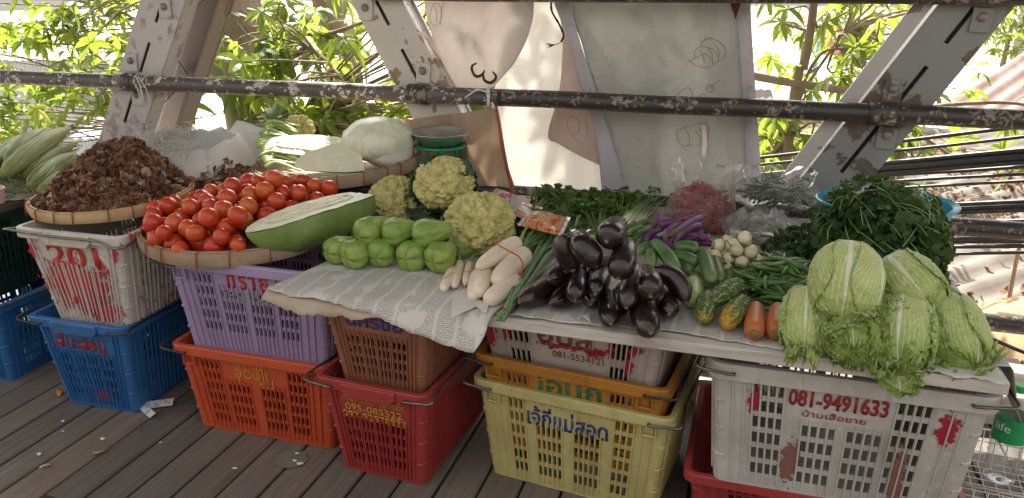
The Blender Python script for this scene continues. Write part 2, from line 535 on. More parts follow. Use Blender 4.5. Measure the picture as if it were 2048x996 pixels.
# ---- bundle of black cables slung along the bridge
CABLE = mat('black_cable', [(0.3, (0.018, 0.018, 0.02)), (0.7, (0.05, 0.05, 0.055))], scale=30, rough=0.45)
cab = [((1380, 330), (2060, 262), 0.012), ((1380, 362), (2060, 312), 0.018), ((1400, 384), (2060, 350), 0.011), ((1400, 424), (2060, 400), 0.013), ((1500, 462), (2060, 440), 0.012), ((1500, 478), (2060, 462), 0.015), ((1380, 318), (2060, 240), 0.014), ((1380, 348), (2060, 288), 0.016), ((1380, 352), (2060, 300), 0.026), ((1380, 372), (2060, 336), 0.012), ((1500, 352), (2060, 322), 0.013), ((1380, 415), (2060, 392), 0.016), ((1380, 430), (2060, 408), 0.017), ((1500, 452), (2060, 430), 0.016), ((1500, 486), (2060, 482), 0.014), ((1500, 500), (2060, 494), 0.012), ((1600, 470), (2060, 470), 0.02), ((1900, 625), (2075, 705), 0.014), ((1900, 650), (2075, 735), 0.013)]
for i, (a_, c_, r_) in enumerate(cab):
    ya, yc = (4.6, 3.7) if i < 17 else (3.75, 3.6)
    A, C_ = ony(*a_, ya), ony(*c_, yc)
    dv = C_ - A
    A2, C2 = A - dv * 2.2, C_ + dv * 0.8
    pts = [lerp(A2, C2, t / 16) + V((0, 0, -0.04 * math.sin(math.pi * t / 16) + 0.006 * nz(t * 0.9, i))) for t in range(17)]
    b = MB(); b.tube(pts, r_ * 0.66, 8)
    sd = 'thick' if r_ > 0.018 else ('slim' if r_ < 0.0135 else 'medium')
    tag(b.build('utility_cable', CABLE, origin=A2), '%s black utility cable slung in the bundle beyond the railing' % sd, 'cable', 'black utility cables')

# ---- tan umbrella and pale ledge low on the right
TAN = mat('tan_canvas', [(0.3, (0.46, 0.31, 0.17)), (0.7, (0.58, 0.42, 0.25))], scale=8, rough=0.85, transl=0.3)
um = empty('market_umbrella', (1.62, 4.15, -1.6), 0, 'tan canvas umbrella open below the deck at the right edge', 'umbrella')
b = MB()
b.ring([(0.03, 1.62), (0.30, 1.52), (0.62, 1.33), (0.86, 1.12)], 48, fn=lambda t, th: 1 - 0.07 * t * (0.5 - 0.5 * math.cos(8 * th)))
b.build('canopy', TAN, um, origin=(0, 0, 0))
b = MB(); b.tube([(0, 0, -1.6), (0, 0, 1.66)], 0.018, 8); b.build('pole', CABLE, um, origin=(0, 0, 0))
b = MB(); b.ring([(0.0, 1.68), (0.05, 1.65), (0.06, 1.60)], 16); b.build('cap', mat('grey_cap', [(0.3, (0.2, 0.22, 0.25)), (0.7, (0.3, 0.32, 0.35))]), um, origin=(0, 0, 0))

# ---- trees
BARK = mat('bark', [(0.25, (0.16, 0.12, 0.08)), (0.5, (0.27, 0.21, 0.15)), (0.75, (0.38, 0.31, 0.24))], scale=5, detail=9, rough=0.95, bump=0.8, bscale=22, stretch=(1, 1, 0.35), bdist=0.02)
GREENBARK = mat('green_bark', [(0.25, (0.17, 0.18, 0.10)), (0.75, (0.30, 0.30, 0.19))], scale=5, detail=8, rough=0.9, bump=0.4, stretch=(1, 1, 0.4))
def leafmat(name, stops):
    t = NT(name)
    isl = t.n('NewGeometry').outputs['Random Per Island']
    c = t.ramp(isl, stops)
    c = t.mix(t.ramp(t.noise(t.coords(), 9, 3), [(0.4, 0.0), (0.8, 0.35)]), c, (0.10, 0.11, 0.03))
    t.set(Base_Color=c, Roughness=0.36)
    t.translucent(t.mix(0.68, c, (0.50, 0.64, 0.07)), 0.47)
    return t.m
LEAF = leafmat('whorl_leaf', [(0.0, (0.030, 0.070, 0.016)), (0.5, (0.060, 0.115, 0.026)), (0.85, (0.105, 0.165, 0.035)), (0.955, (0.16, 0.19, 0.035)), (0.975, (0.38, 0.29, 0.05)), (1.0, (0.30, 0.15, 0.07))])
LEAF2 = leafmat('pale_leaf', [(0.0, (0.050, 0.095, 0.025)), (0.6, (0.12, 0.18, 0.045)), (0.95, (0.24, 0.27, 0.06)), (1.0, (0.34, 0.20, 0.08))])
def leaflet(b, p, d, n, L, W, droop, bend):
    """one pointed leaf with a folded midrib"""
    d, s = d.normalized(), d.cross(n).normalized()
    up = s.cross(d).normalized()
    pts = []
    for t, w, k in ((0.0, 0.06, 0), (0.22, 0.62, 0.02), (0.5, 1.0, 0.10), (0.78, 0.66, 0.28), (1.0, 0.03, 0.50)):
        cpt = p + d * (L * t) - V((0, 0, 1)) * (droop * L * k * 1.6)
        f = up * (W * 0.35 * w)
        pts += [cpt - s * (W * w) + f, cpt, cpt + s * (W * w) + f]
    fs = []
    for i in range(4):
        a = i * 3
        fs += [(a, a + 1, a + 4, a + 3), (a + 1, a + 2, a + 5, a + 4)]
    b.add(pts, fs)
def whorl(b, p, rad=0.15, n=None):
    n = n or rnd.randint(5, 8)
    ax_ = V((rnd.gauss(0, 0.5), rnd.gauss(0, 0.5), rnd.uniform(0.2, 1.0))).normalized()
    a = ax_.orthogonal().normalized()
    c_ = ax_.cross(a)
    ph = rnd.uniform(0, 6.28)
    dr = rnd.uniform(0.1, 1.0)
    for i in range(n):
        th = ph + 6.283 * i / n + rnd.uniform(-0.25, 0.25)
        d = (a * math.cos(th) + c_ * math.sin(th)) + ax_ * rnd.uniform(-0.35, 0.35)
        leaflet(b, p, d, ax_, rad * rnd.uniform(0.7, 1.15), rad * rnd.uniform(0.155, 0.215), dr, 0)
def tree(name, label, trunks, vols, leaf_m, bark, lsize=0.15, limbs=(), group='trees beyond the railing', twig=0.45):
    base = V(trunks[0][0][0])
    root = empty(name, base, 0, label, 'tree', group)
    skel = []
    b = MB()
    for pts, r0, r1 in trunks:
        P = path_pts(pts, 18)
        b.loft(P, [lerp(r0, r1, i / 17) for i in range(18)], 14, fn=lambda t, th: 1 + 0.10 * nz(math.cos(th) * 1.4, math.sin(th) * 1.4, t * 5))
        skel += P[4:]
    o = b.build('trunk', bark, root, origin=base); o.location = (0, 0, 0)
    b = MB()
    for pts, r0, r1 in limbs:
        P = path_pts(pts, 14)
        b.loft(P, [lerp(r0, r1, i / 13) for i in range(14)], 8)
        skel += P
    lb, tips = MB(), []
    for (cen, ext, n) in vols:
        cen, ext = V(cen), V(ext)
        for _ in range(n):
            for _k in range(8):
                q = V((rnd.gauss(0, 0.5), rnd.gauss(0, 0.5), rnd.gauss(0, 0.5)))
                p = cen + V((q.x * ext.x, q.y * ext.y, q.z * ext.z))
                if p.y > 3.75 and nz(p.x * 1.3, p.y * 1.3, p.z * 1.6) > -0.18: break
            if p.y <= 3.75: continue
            whorl(lb, p, lsize * rnd.uniform(0.75, 1.2))
            if rnd.random() < twig and skel:
                s = min(skel, key=lambda k: (k - p).length_squared)
                if (s - p).length < 2.2:
                    mid = lerp(s, p, 0.55) + V((rnd.uniform(-.1, .1), rnd.uniform(-.1, .1), rnd.uniform(-.12, .12)))
                    b.loft(path_pts([s, mid, p], 6), [0.012, 0.010, 0.008, 0.007, 0.006, 0.004], 5, cap=False)
                    tips.append(p)
    if b.v:
        o = b.build('branch', bark, root, origin=base); o.location = (0, 0, 0)
    o = lb.build('crown', leaf_m, root, smooth=False, origin=base); o.location = (0, 0, 0)
    return root

Ypx = ony
# big old trunk between the two left truss members, with a thin green one beside it
tree('old_tree', 'thick brown trunk of the big tree behind the left truss', [([Ypx(560, 420, 6.6) + V((0, 0, -2.2)), Ypx(520, 260, 6.5), Ypx(480, 90, 6.4), Ypx(452, -60, 6.4), Ypx(440, -420, 6.4)], 0.34, 0.24)],
     [(Ypx(600, 60, 5.6), (0.6, 0.8, 0.36), 40), (Ypx(640, 170, 5.2), (0.6, 0.6, 0.36), 46), (Ypx(480, 140, 5.3), (0.35, 0.4, 0.4), 18)], LEAF, BARK, 0.17,
     limbs=[([Ypx(480, 60, 6.3), Ypx(560, 55, 6.0), Ypx(640, 70, 5.7), Ypx(740, 40, 5.4)], 0.03, 0.012), ([Ypx(475, 20, 6.3), Ypx(560, 65, 5.8), Ypx(640, 110, 5.4), Ypx(690, 165, 5.1)], 0.028, 0.01)])
tree('green_sapling', 'slim green-barked trunk leaning beside the big brown trunk', [([Ypx(500, 380, 5.4) + V((0.1, 0, -2.6)), Ypx(478, 270, 5.4), Ypx(440, 170, 5.4), Ypx(405, 40, 5.5)], 0.09, 0.05)],
     [((-3.35, 5.3, 0.35), (0.8, 0.4, 0.55), 26)], LEAF, GREENBARK, 0.16)
tree('left_tree', 'leafy whorled-leaf tree filling the left edge behind the railing', [([(-6.6, 7.2, GZ), (-6.2, 7.0, -1.0), (-5.6, 6.7, 0.8), (-5.3, 6.4, 2.4)], 0.16, 0.08)],
     [(Ypx(130, 60, 5.3), (0.75, 0.6, 0.36), 66), (Ypx(50, 235, 5.4), (0.8, 0.6, 0.34), 50), ((-5.6, 7.2, 0.9), (1.6, 1.2, 0.9), 40), (Ypx(215, 190, 5.0), (0.35, 0.4, 0.3), 36), (Ypx(0, 60, 5.8), (0.7, 0.6, 0.5), 50), ((-5.6, 6.4, 2.2), (1.2, 1.0, 0.3), 20)], LEAF, BARK, 0.15,
     limbs=[([(-5.6, 6.7, 0.8), (-4.9, 6.0, 1.2), (-4.2, 5.5, 1.0), (-3.8, 5.2, 0.9)], 0.028, 0.01), ([(-5.9, 6.8, -0.2), (-5.2, 6.0, 0.3), (-4.5, 5.4, 0.2)], 0.026, 0.01), ([(-5.4, 6.5, 1.9), (-4.8, 5.8, 1.5), (-4.2, 5.4, 1.35)], 0.02, 0.008)])
tree('middle_tree', 'tree with a mottled trunk just left of the middle truss', [([Ypx(720, 330, 7.2) + V((0, 0, -2.2)), Ypx(700, 230, 7.2), Ypx(680, 110, 7.2), Ypx(650, -20, 7.2), Ypx(620, -300, 7.2)], 0.19, 0.13)],
     [((-1.75, 5.2, 0.95), (0.45, 0.5, 0.65), 70), ((-2.0, 5.9, 0.35), (0.8, 0.6, 0.5), 56), ((-1.55, 5.5, 3.55), (0.9, 0.6, 0.5), 34), ((-1.55, 4.7, 0.55), (0.35, 0.35, 0.35), 28)], LEAF, BARK, 0.17,  # highest clump, out of view, added in the sun's path to dapple the sheets
     limbs=[([Ypx(690, 140, 7.1), Ypx(640, 200, 6.2), Ypx(600, 230, 5.6)], 0.025, 0.01)])
tree('pale_trunk_tree', 'tree with a pale straight trunk between the two brown trunks', [([Ypx(585, 330, 9.0) + V((0, 0, -1.4)), Ypx(572, 200, 9.0), Ypx(560, 60, 9.0), Ypx(545, -60, 9.0)], 0.13, 0.09)],
     [((-4.2, 9.0, 0.9), (1.6, 1.0, 0.9), 55), ((-4.9, 9.4, -0.9), (1.8, 1.0, 0.7), 60)], LEAF2, mat('pale_bark', [(0.3, (0.42, 0.36, 0.28)), (0.7, (0.55, 0.48, 0.40))], scale=6, rough=0.9, bump=0.4), 0.18)
# right hand side
tree('slender_tree', 'slender bare-stemmed tree right of the grey tarpaulin', [([Ypx(1560, 420, 5.0) + V((0.0, 0, -2.4)), Ypx(1582, 240, 5.0), Ypx(1608, 130, 5.0), Ypx(1628, 0, 5.0), Ypx(1640, -260, 5.0)], 0.035, 0.02), ([Ypx(1546, 330, 5.0), Ypx(1565, 250, 5.1), Ypx(1600, 190, 5.2), Ypx(1690, 60, 5.3)], 0.018, 0.008)],
     [((0.55, 5.3, 1.15), (0.55, 0.5, 0.42), 48), ((0.45, 5.0, 0.55), (0.42, 0.4, 0.40), 32), ((1.1, 5.8, 0.95), (0.4, 0.5, 0.5), 40)], LEAF2, BARK, 0.13,
     limbs=[([Ypx(1500, 150, 4.9), Ypx(1580, 165, 4.95), Ypx(1700, 182, 5.0), Ypx(1790, 190, 5.1)], 0.026, 0.020), ([Ypx(1590, 200, 5.0), Ypx(1640, 110, 5.1), Ypx(1700, 95, 5.2)], 0.012, 0.006)])
tree('dark_tree', 'dark dense tree behind the slender one right of the tarpaulin', [([(2.0, 10.5, GZ), (1.9, 10.4, -1.0), (1.8, 10.3, 1.0)], 0.16, 0.09)],
     [((1.7, 9.8, 0.35), (1.1, 0.9, 0.85), 90), ((0.9, 8.8, -0.6), (0.9, 0.8, 0.6), 70)], leafmat('dark_leaf', [(0.0, (0.02, 0.05, 0.012)), (0.7, (0.05, 0.09, 0.022)), (1.0, (0.10, 0.14, 0.03))]), BARK, 0.17)
tree('twiggy_shrub', 'twiggy light green shrub growing up right of the right truss', [([(1.9, 5.6, GZ), (1.75, 5.2, -1.2), (1.65, 5.0, 0.2), (1.75, 5.0, 0.85)], 0.016, 0.008)],
     [((1.95, 5.1, 0.62), (0.35, 0.35, 0.22), 30), ((2.25, 5.0, 0.25), (0.25, 0.3, 0.22), 12), ((2.5, 5.2, 0.8), (0.4, 0.4, 0.4), 16)], LEAF2, BARK, 0.13,
     limbs=[([Ypx(1860, 214, 4.9), Ypx(1920, 208, 4.8), Ypx(2010, 205, 4.7), Ypx(2090, 215, 4.6)], 0.014, 0.008), ([Ypx(1840, 270, 4.9), Ypx(1920, 320, 4.8), Ypx(1990, 330, 4.7)], 0.010, 0.005)])
for i, (cx_, cy_, cz_) in enumerate(((-9.5, 13, -1.2), (-5.2, 14.5, -1.0), (0.8, 13.5, -1.3), (-12, 18, 0.5), (6.5, 24, 0.3))):
    tree('far_tree', ['broad tree in front of the far-left tin-roofed shack', 'bushy tree behind the zinc shack', 'low bushy tree beyond the middle trunk', 'tall tree behind the far-left shack', 'tree beside the white house on the right'][i], [([(cx_, cy_, GZ), (cx_ + .1, cy_, cz_ + 0.3)], 0.12, 0.05)], [((cx_, cy_, cz_), (1.7, 1.4, 1.1), 110)], LEAF2 if i % 2 else LEAF, BARK, 0.24, twig=0.2)
# green undergrowth at the foot of the trees
b = MB()
for i in range(700):
    p = V((rnd.uniform(-9, 1.2), rnd.uniform(7.5, 13), GZ + rnd.uniform(0.1, 0.9)))
    if nz(p.x * 0.6, p.y * 0.6) < -0.05: continue
    whorl(b, p, 0.24, 6)
tag(b.build('undergrowth', LEAF2, smooth=False, origin=(-4, 10, GZ)), 'green undergrowth covering the ground behind the trees', 'undergrowth', None, 'stuff')
# ================================================================ THE BRIDGE
RY = 3.10
GREYP = paint_metal('grey_bridge_paint', (0.40, 0.39, 0.41), (0.16, 0.10, 0.08), 0.80, scale=7)
LILACP = paint_metal('lilac_bridge_paint', (0.52, 0.49, 0.495), (0.22, 0.19, 0.185), 0.815, scale=11)
DARKP = paint_metal('dark_bridge_paint', (0.235, 0.245, 0.240), (0.065, 0.05, 0.042), 0.772, scale=9)
FLANGEP = paint_metal('pale_flange_paint', (0.50, 0.47, 0.46), (0.18, 0.13, 0.11), 0.85, scale=6)
BROWNP = paint_metal('brown_bridge_paint', (0.29, 0.235, 0.20), (0.13, 0.09, 0.075), 0.82, scale=6)
CREAMP = paint_metal('cream_bridge_paint', (0.58, 0.55, 0.51), (0.19, 0.13, 0.10), 0.83, scale=12)
RAILP = paint_metal('rail_paint', (0.10, 0.085, 0.08), (0.34, 0.32, 0.30), 0.80, scale=48, rough=0.4)
RAILD = paint_metal('dark_rail_paint', (0.045, 0.038, 0.036), (0.14, 0.115, 0.10), 0.83, scale=60, rough=0.38)
BOLTM = mat('old_bolt', [(0.3, (0.14, 0.11, 0.10)), (0.7, (0.28, 0.24, 0.22))], scale=40, rough=0.5)

rail = empty('bridge_railing', (-1.2, RY, 0.275), 0, 'long four-pipe bridge railing with flaking dark paint behind the stall', 'railing')
for zz, r_ in ((1.466, 0.034), (1.05, 0.036), (0.645, 0.034), (0.275, 0.034)):
    for xa, xb, m in (((-7.0, -0.98, RAILP), (-0.98, 4.2, RAILD)) if 0.8 < zz < 1.2 else ((-1.55, 4.2, RAILD),)):
        b = MB()
        n = 40
        b.tube([(lerp(xa, xb, i / n) + 1.2, 0.004 * nz(xa + i * 0.4), zz - 0.275 + 0.004 * nz(i * 0.3, zz)) for i in range(n + 1)], r_, 18)
        b.build('rail', m, rail, origin=(0, 0, 0))
for px_, zz in ((258, 1.05), (838, 1.05), (1768, 1.05)):
    x_ = ony(px_, 200, RY).x
    b = MB(); b.tube([(x_ + 1.2 - 0.045, 0, zz - 0.275), (x_ + 1.2 + 0.045, 0, zz - 0.275)], 0.044, 18)
    b.build('collar', RAILD if px_ > 800 else RAILP, rail, origin=(0, 0, 0))

def slotted_plate(P0, ux, uv, L, w, slots, yth, sw=0.0075):
    """plate in an upright plane, cut by long slots; P0 bottom centre"""
    b = MB()
    us = [-w / 2, -sw, sw, w / 2]
    vs = sorted({0.0, L, *[k for s in slots for k in s]})
    fr = []
    for v in vs:
        for u in us: fr.append(P0 + ux * u + uv * v)
    fs = []
    for j in range(len(vs) - 1):
        for i in range(3):
            vm = (vs[j] + vs[j + 1]) / 2
            if i == 1 and any(a < vm < c for a, c in slots): continue
            a = j * 4 + i
            fs.append((a, a + 1, a + 5, a + 4))
    n = len(fr)
    vv = fr + [p + V((0, yth, 0)) for p in fr]
    full = list(fs) + [tuple(reversed([k + n for k in f])) for f in fs]
    cnt = {}
    for f in fs:
        for i in range(4):
            e = (f[i], f[(i + 1) % 4])
            cnt[e] = 1
    for (a, c) in list(cnt):
        if (c, a) not in cnt: full.append((c, a, a + n, c + n))
    b.add(vv, full)
    return b
def brace(label, pb, pt, w, slots, bolts, m, y=3.145, top=2.72, flange=None, bot=-0.12):
    A, B = ony(*pb, y), ony(*pt, y)
    d = (B - A).normalized()
    A2 = A + d * ((bot - A.z) / d.z)
    L = (top - bot) / d.z
    ux = V((d.z, 0, -d.x))
    root = empty('truss_brace', A2, 0, label, 'truss member')
    loc = lambda q: (ony(*q, y) - A2).dot(d)
    sl = [tuple(sorted((loc(a), loc(c)))) for a, c in slots]
    pitch = 0.55
    last = max(s[1] for s in sl)
    k = last + 0.28
    while k < L - 0.4: sl.append((k, k + 0.26)); k += pitch
    o = slotted_plate(V((0, 0, 0)), ux, d, L, w, sl, 0.009).build('front_plate', m, root, smooth=False, origin=(0, 0, 0))
    bv = o.modifiers.new('edge', 'BEVEL'); bv.width = 0.002; bv.segments = 1
    b = MB()     # dark web behind the slots
    rot = Matrix((ux, V((0, 1, 0)), d)).transposed()
    for s in (-1, 1):
        b.box(ux * (s * (w / 2 - 0.004)) + V((0, 0.052, 0)) + d * (L / 2), (0.008, 0.082, L), rot)
    b.box(V((0, 0.10, 0)) + d * (L / 2), (w - 0.012, 0.008, L), rot)
    b.build('side_flange', m, root, smooth=False, origin=(0, 0, 0))
    for q in bolts:
        p = ony(*q, y) - A2
        rot2 = Matrix.Rotation(0.06, 3, 'Y')
        b = MB(); b.box(p + V((0, -0.0065, 0)), (0.066, 0.011, 0.085), rot2)
        po = b.build('bolt_plate', m, root, smooth=False, origin=(0, 0, 0))
        bv = po.modifiers.new('edge', 'BEVEL'); bv.width = 0.003; bv.segments = 2
        b = MB(); b.tube([p + V((0, -0.012, 0.01)), p + V((0, -0.020, 0.01)), p + V((0, -0.026, 0.01))], [0.017, 0.016, 0.008], 12)
        b.build('bolt', BOLTM, po, origin=(0, 0, 0))
    if flange:
        (fb, ft, fw, fm, fy) = flange
        A3, B3 = ony(*fb, fy), ony(*ft, fy)
        e = (B3 - A3).normalized()
        A4 = A3 + e * ((bot - A3.z) / e.z) - A2
        L3 = (top - bot) / e.z
        ux3 = V((e.z, 0, -e.x))
        b = MB(); b.box(A4 + e * (L3 / 2), (fw, 0.012, L3), Matrix((ux3, V((0, 1, 0)), e)).transposed())
        b.build('flange', fm, root, smooth=False, origin=(0, 0, 0))
    return root, A2, d
def px_w(px0, px1, py, y): return (ony(px1, py, y) - ony(px0, py, y)).length

# left member: front plate, a channel behind it and lacing bars between the two
rt, A2, d = brace('grey slotted truss member on the left behind the heap of brown pods', (237, 281), (325, 0), px_w(284, 366, 0, 3.145) * 0.955,
      [((321, 2), (310, 44)), ((298, 85), (282, 146)), ((266, 181), (248, 245))], [(332, 18), (265, 125), (277, 193)], LILACP)
yb = 3.42
A, B = ony(342, 273, yb), ony(432, 0, yb)
e = (B - A).normalized(); bot = A + e * ((-0.12 - A.z) / e.z); L = 2.84 / e.z
ux = V((e.z, 0, -e.x)); rot = Matrix((ux, V((0, 1, 0)), e)).transposed()
w2 = px_w(404, 462, 0, yb) * 0.95
b = MB()
b.box(bot - A2 + e * (L / 2) - ux * (w2 * 0.22), (w2 * 0.56, 0.012, L), rot)
b.box(bot - A2 + e * (L / 2) + ux * (w2 * 0.28) + V((0, 0.022, 0)), (w2 * 0.44, 0.012, L), rot)
b.box(bot - A2 + e * (L / 2) + ux * (w2 * 0.055) + V((0, 0.006, 0)), (0.010, 0.036, L), rot)
b.box(bot - A2 + e * (L / 2) + ux * (w2 * 0.49) + V((0, -0.05, 0)), (0.012, 0.10, L), rot)
b.build('rear_channel', BROWNP, rt, smooth=False, origin=(0, 0, 0))
b = MB(); A5, B5 = ony(305, 272, yb + 0.03), ony(396, 0, yb + 0.03); e5 = (B5 - A5).normalized(); b5 = A5 + e5 * ((-0.12 - A5.z) / e5.z)
b.box(b5 - A2 + e5 * (L / 2), (0.052, 0.012, L), Matrix((V((e5.z, 0, -e5.x)), V((0, 1, 0)), e5)).transposed())
b.build('rear_plate', GREYP, rt, smooth=False, origin=(0, 0, 0))
for (qa, qc) in (((330, 88), (372, 143)), ((284, 240), (352, 170)), ((352, 40), (410, -12))):
    a_, c_ = ony(*qa, 3.165) - A2, ony(*qc, yb - 0.02) - A2
    dd = (c_ - a_); up_ = V((0, -1, 0.25)); s_ = dd.cross(up_).normalized(); n_ = s_.cross(dd).normalized()
    b = MB(); b.box((a_ + c_) / 2, (0.052, 0.008, dd.length), Matrix((s_, n_, dd.normalized())).transposed())
    b.build('lacing_bar', BROWNP, rt, smooth=False, origin=(0, 0, 0))
# a thin white string knotted to the rail at the left truss
WSTR = mat('white_string', [(0.3, (0.62, 0.60, 0.56)), (0.7, (0.74, 0.72, 0.68))], rough=0.8)
b = MB()
for (x0, y0, x1, y1) in ((272, 152, 290, 215), (274, 155, 284, 205), (276, 152, 300, 200), (272, 170, 279, 210)):
    b.tube(path_pts([ony(x0, y0, 3.05), ony((x0 + x1) / 2 + 3, (y0 + y1) / 2, 3.045), ony(x1, y1, 3.05)], 7), 0.0022, 5)
x_ = ony(272, 150, RY).x
b.tube([(x_ + 0.003 * i, RY + 0.039 * math.cos(i * 0.52), 1.05 + 0.039 * math.sin(i * 0.52)) for i in range(14)], 0.0022, 5)
tag(b.build('string_knot', WSTR), 'white string knotted round the rail in front of the left truss', 'string')

# middle member, leaning the other way
brace('cream slotted truss member leaning behind the railing beside the hanging sheets', (846, 180), (751, 0), px_w(700, 801, 0, 3.145) * 0.90,
      [((745, 5), (773, 53)), ((801, 100), (833, 168))], [(733, 20), (848, 146)], CREAMP, flange=((872, 110), (815, 0), 0.05, CREAMP, 3.24))
# right member with its pale flange
brace('broad dark grey slotted truss member with chipped paint at the right', (1697, 327), (1955, 8), px_w(1869, 2043, 10, 3.145) * 0.775,
      [((1947, 15), (1891, 86)), ((1853, 133), (1800, 202)), ((1757, 250), (1682, 345))], [(1962, 40), (1785, 182), (1772, 275)], DARKP,
      flange=((1600, 328), (1847, 8), px_w(1823, 1869, 10, 3.16) * 0.78, FLANGEP, 3.16))

# added roof out of view; its stepped edges shape the stall's shade
ADDED_ROOF = mat('added_roof_sheet', [(0.3, (0.22, 0.22, 0.22)), (0.7, (0.32, 0.32, 0.31))], scale=2, rough=0.8)
aw = empty('added_roof', (-1.2, 1.5, 2.76), 0, 'flat tin roof added out of view to shade the stall', 'added_roof')
for x0, x1, y0, y1 in ((-7.0, -2.5, 1.45, 4.75), (-2.5, -1.6, 1.45, 4.20), (-1.6, -0.7, 1.45, 3.95), (-0.7, 4.2, 1.45, 4.90)):
    b = MB()
    n = int((x1 - x0) / 0.15 * 6)
    b.grid(lambda u, v: V((lerp(x0, x1, u) + 1.2, lerp(y0, y1, v) - 1.5, 0.02 * math.sin(u * (x1 - x0) / 0.15 * 6.283))), n, 2)
    b.build('roof_sheet', ADDED_ROOF, aw, origin=(0, 0, 0))
b = MB()
for yy in (0.05, 1.0, 2.0, 2.35): b.box((-0.2, yy, -0.06), (11.2, 0.07, 0.07))
b.build('purlin', BROWNP, aw, smooth=False, origin=(0, 0, 0))
b = MB(); b.grid(lambda u, v: V((lerp(-7, 5, u), -1.75 + 0.03 * math.sin(u * 60) , lerp(0.0, 1.95, v))), 120, 4)  # added wall behind the camera, blocks low fill light
tag(b.build('light_blocker_wall', mat('blocker_wall_brown', [(0.3, (0.10, 0.085, 0.07)), (0.7, (0.16, 0.14, 0.12))], rough=0.9)), 'brown wall added out of view behind the camera to block low light', 'light blocker')

# ---------------------------------------------------------------- hanging sheets
def clothmat(name, stops, transl, tcol, scale=3, weave=0.0, rough=0.7):
    t = NT(name)
    v = t.coords()
    c = t.ramp(t.noise(v, scale, 6, 0.6, 0.4), stops)
    st = t.noise(t.coords('Object', (16, 16, 1.6) if weave else (9, 9, 1.2)), 1.0, 4, 0.6)
    c = t.mix(t.ramp(st, [(0.35, 0.0), (0.7, 0.55 if weave else 0.22)]), c, tuple(k * 0.6 for k in c4(stops[0][1])[:3]))
    spots = t.noise(v, 26, 4, 0.7)
    c = t.mix(t.ramp(spots, [(0.66, 0.0), (0.74, 0.5)]), c, tuple(k * 0.55 for k in c4(stops[0][1])[:3]))
    t.set(Base_Color=c, Roughness=rough)
    if weave:
        w1 = t.n('TexWave'); w1.inputs['Scale'].default_value = 190; w1.inputs['Distortion'].default_value = 1.0
        t.l(v, w1.inputs[0])
        w2_ = t.n('TexWave', bands_direction='Z'); w2_.inputs['Scale'].default_value = 190; w2_.inputs['Distortion'].default_value = 1.0
        t.l(v, w2_.inputs[0])
        t.bump(t.math('ADD', w1.outputs[1], w2_.outputs[1]), weave, 0.002)
    else:
        t.bump(t.noise(t.coords('Object', (1, 1, 0.6)), 7, 6, 0.6, 1.2), 0.85, 0.04)
    t.translucent(t.mix(0.5, c, tcol), transl)
    return t.m
GREYSH = clothmat('grey_tarpaulin', [(0.3, (0.45, 0.45, 0.43)), (0.7, (0.57, 0.57, 0.54))], 0.20, (0.60, 0.60, 0.52))
CREAMSH = clothmat('cream_sheet', [(0.3, (0.62, 0.58, 0.55)), (0.7, (0.76, 0.72, 0.69))], 0.32, (0.90, 0.80, 0.74))
WHITESH = clothmat('white_sheet', [(0.3, (0.80, 0.78, 0.74)), (0.7, (0.86, 0.85, 0.83))], 0.50, (0.97, 0.93, 0.88))
LAVSH = clothmat('lavender_sheet', [(0.3, (0.50, 0.48, 0.53)), (0.7, (0.62, 0.60, 0.64))], 0.22, (0.62, 0.58, 0.62))
PINKSH = clothmat('pinkish_sheet', [(0.3, (0.58, 0.49, 0.46)), (0.7, (0.74, 0.66, 0.62))], 0.42, (0.90, 0.72, 0.64))
BURLAP = clothmat('burlap', [(0.3, (0.50, 0.40, 0.31)), (0.7, (0.70, 0.60, 0.50))], 0.52, (0.76, 0.60, 0.46), scale=5, weave=0.4)
def sheet(name, rows, y0, m, label, amp=0.02, fx=5.0, fz=1.0, nu=44, nv=60, seed=0, cat='sheet', lean=0.0, parent=None):
    """cloth hung between two pixel edges at depth y0, with folds of its own"""
    Lp = [r[0] for r in rows]; Rp = [r[1] for r in rows]
    def fold(p):
        return amp * (math.sin(p.x * fx * 6.283 + seed + 2 * nz(p.x * 2, p.z * 1.5, seed)) * 0.5 + nz(p.x * 4.5 * fz, p.z * 3 * fz, seed) + 0.5 * nz(p.x * 14, p.z * 9, seed))
    lt, rt_ = path_pts([(a[0], a[1], 0) for a in Lp], nv), path_pts([(a[0], a[1], 0) for a in Rp], nv)
    b = MB()
    def P(u, v):
        j = round(v * (nv - 1))
        q = lerp(lt[j], rt_[j], u)
        p = ony(q.x, q.y, y0)
        p.y += fold(p) + lean * (1.4 - p.z)
        return p
    b.grid(P, nu, nv)
    o = b.build(name, m, parent)
    md = o.modifiers.new('thick', 'SOLIDIFY'); md.thickness = 0.0015
    if label: tag(o, label, cat)
    o2 = lambda px, py, dy=0.004: (lambda p: p + V((0, fold(p) + lean * (1.4 - p.z) - dy, 0)))(ony(px, py, y0))
    return o, o2
wsh, _ = sheet('white_sheet', [((1055, -200), (1120, -200)), ((1050, -20), (1150, -20)), ((1008, 120), (1240, 120)), ((985, 220), (1300, 220)), ((1015, 330), (1320, 330)), ((1030, 400), (1330, 400))], 3.30, WHITESH, 'bright sunlit white sheet hanging behind the rail between the cream curtain and grey tarpaulin', 0.02, 3.0, seed=4)
csh, cpt = sheet('cream_curtain', [((830, -320), (1085, -320)), ((846, -10), (1068, -10)), ((862, 70), (1058, 60)), ((880, 120), (1028, 125)), ((893, 160), (990, 172)), ((905, 200), (975, 200))], 3.215, CREAMSH, 'cream curtain sheet with a dark 3-shaped mark hanging behind the rail', 0.022, 2.2, seed=1)
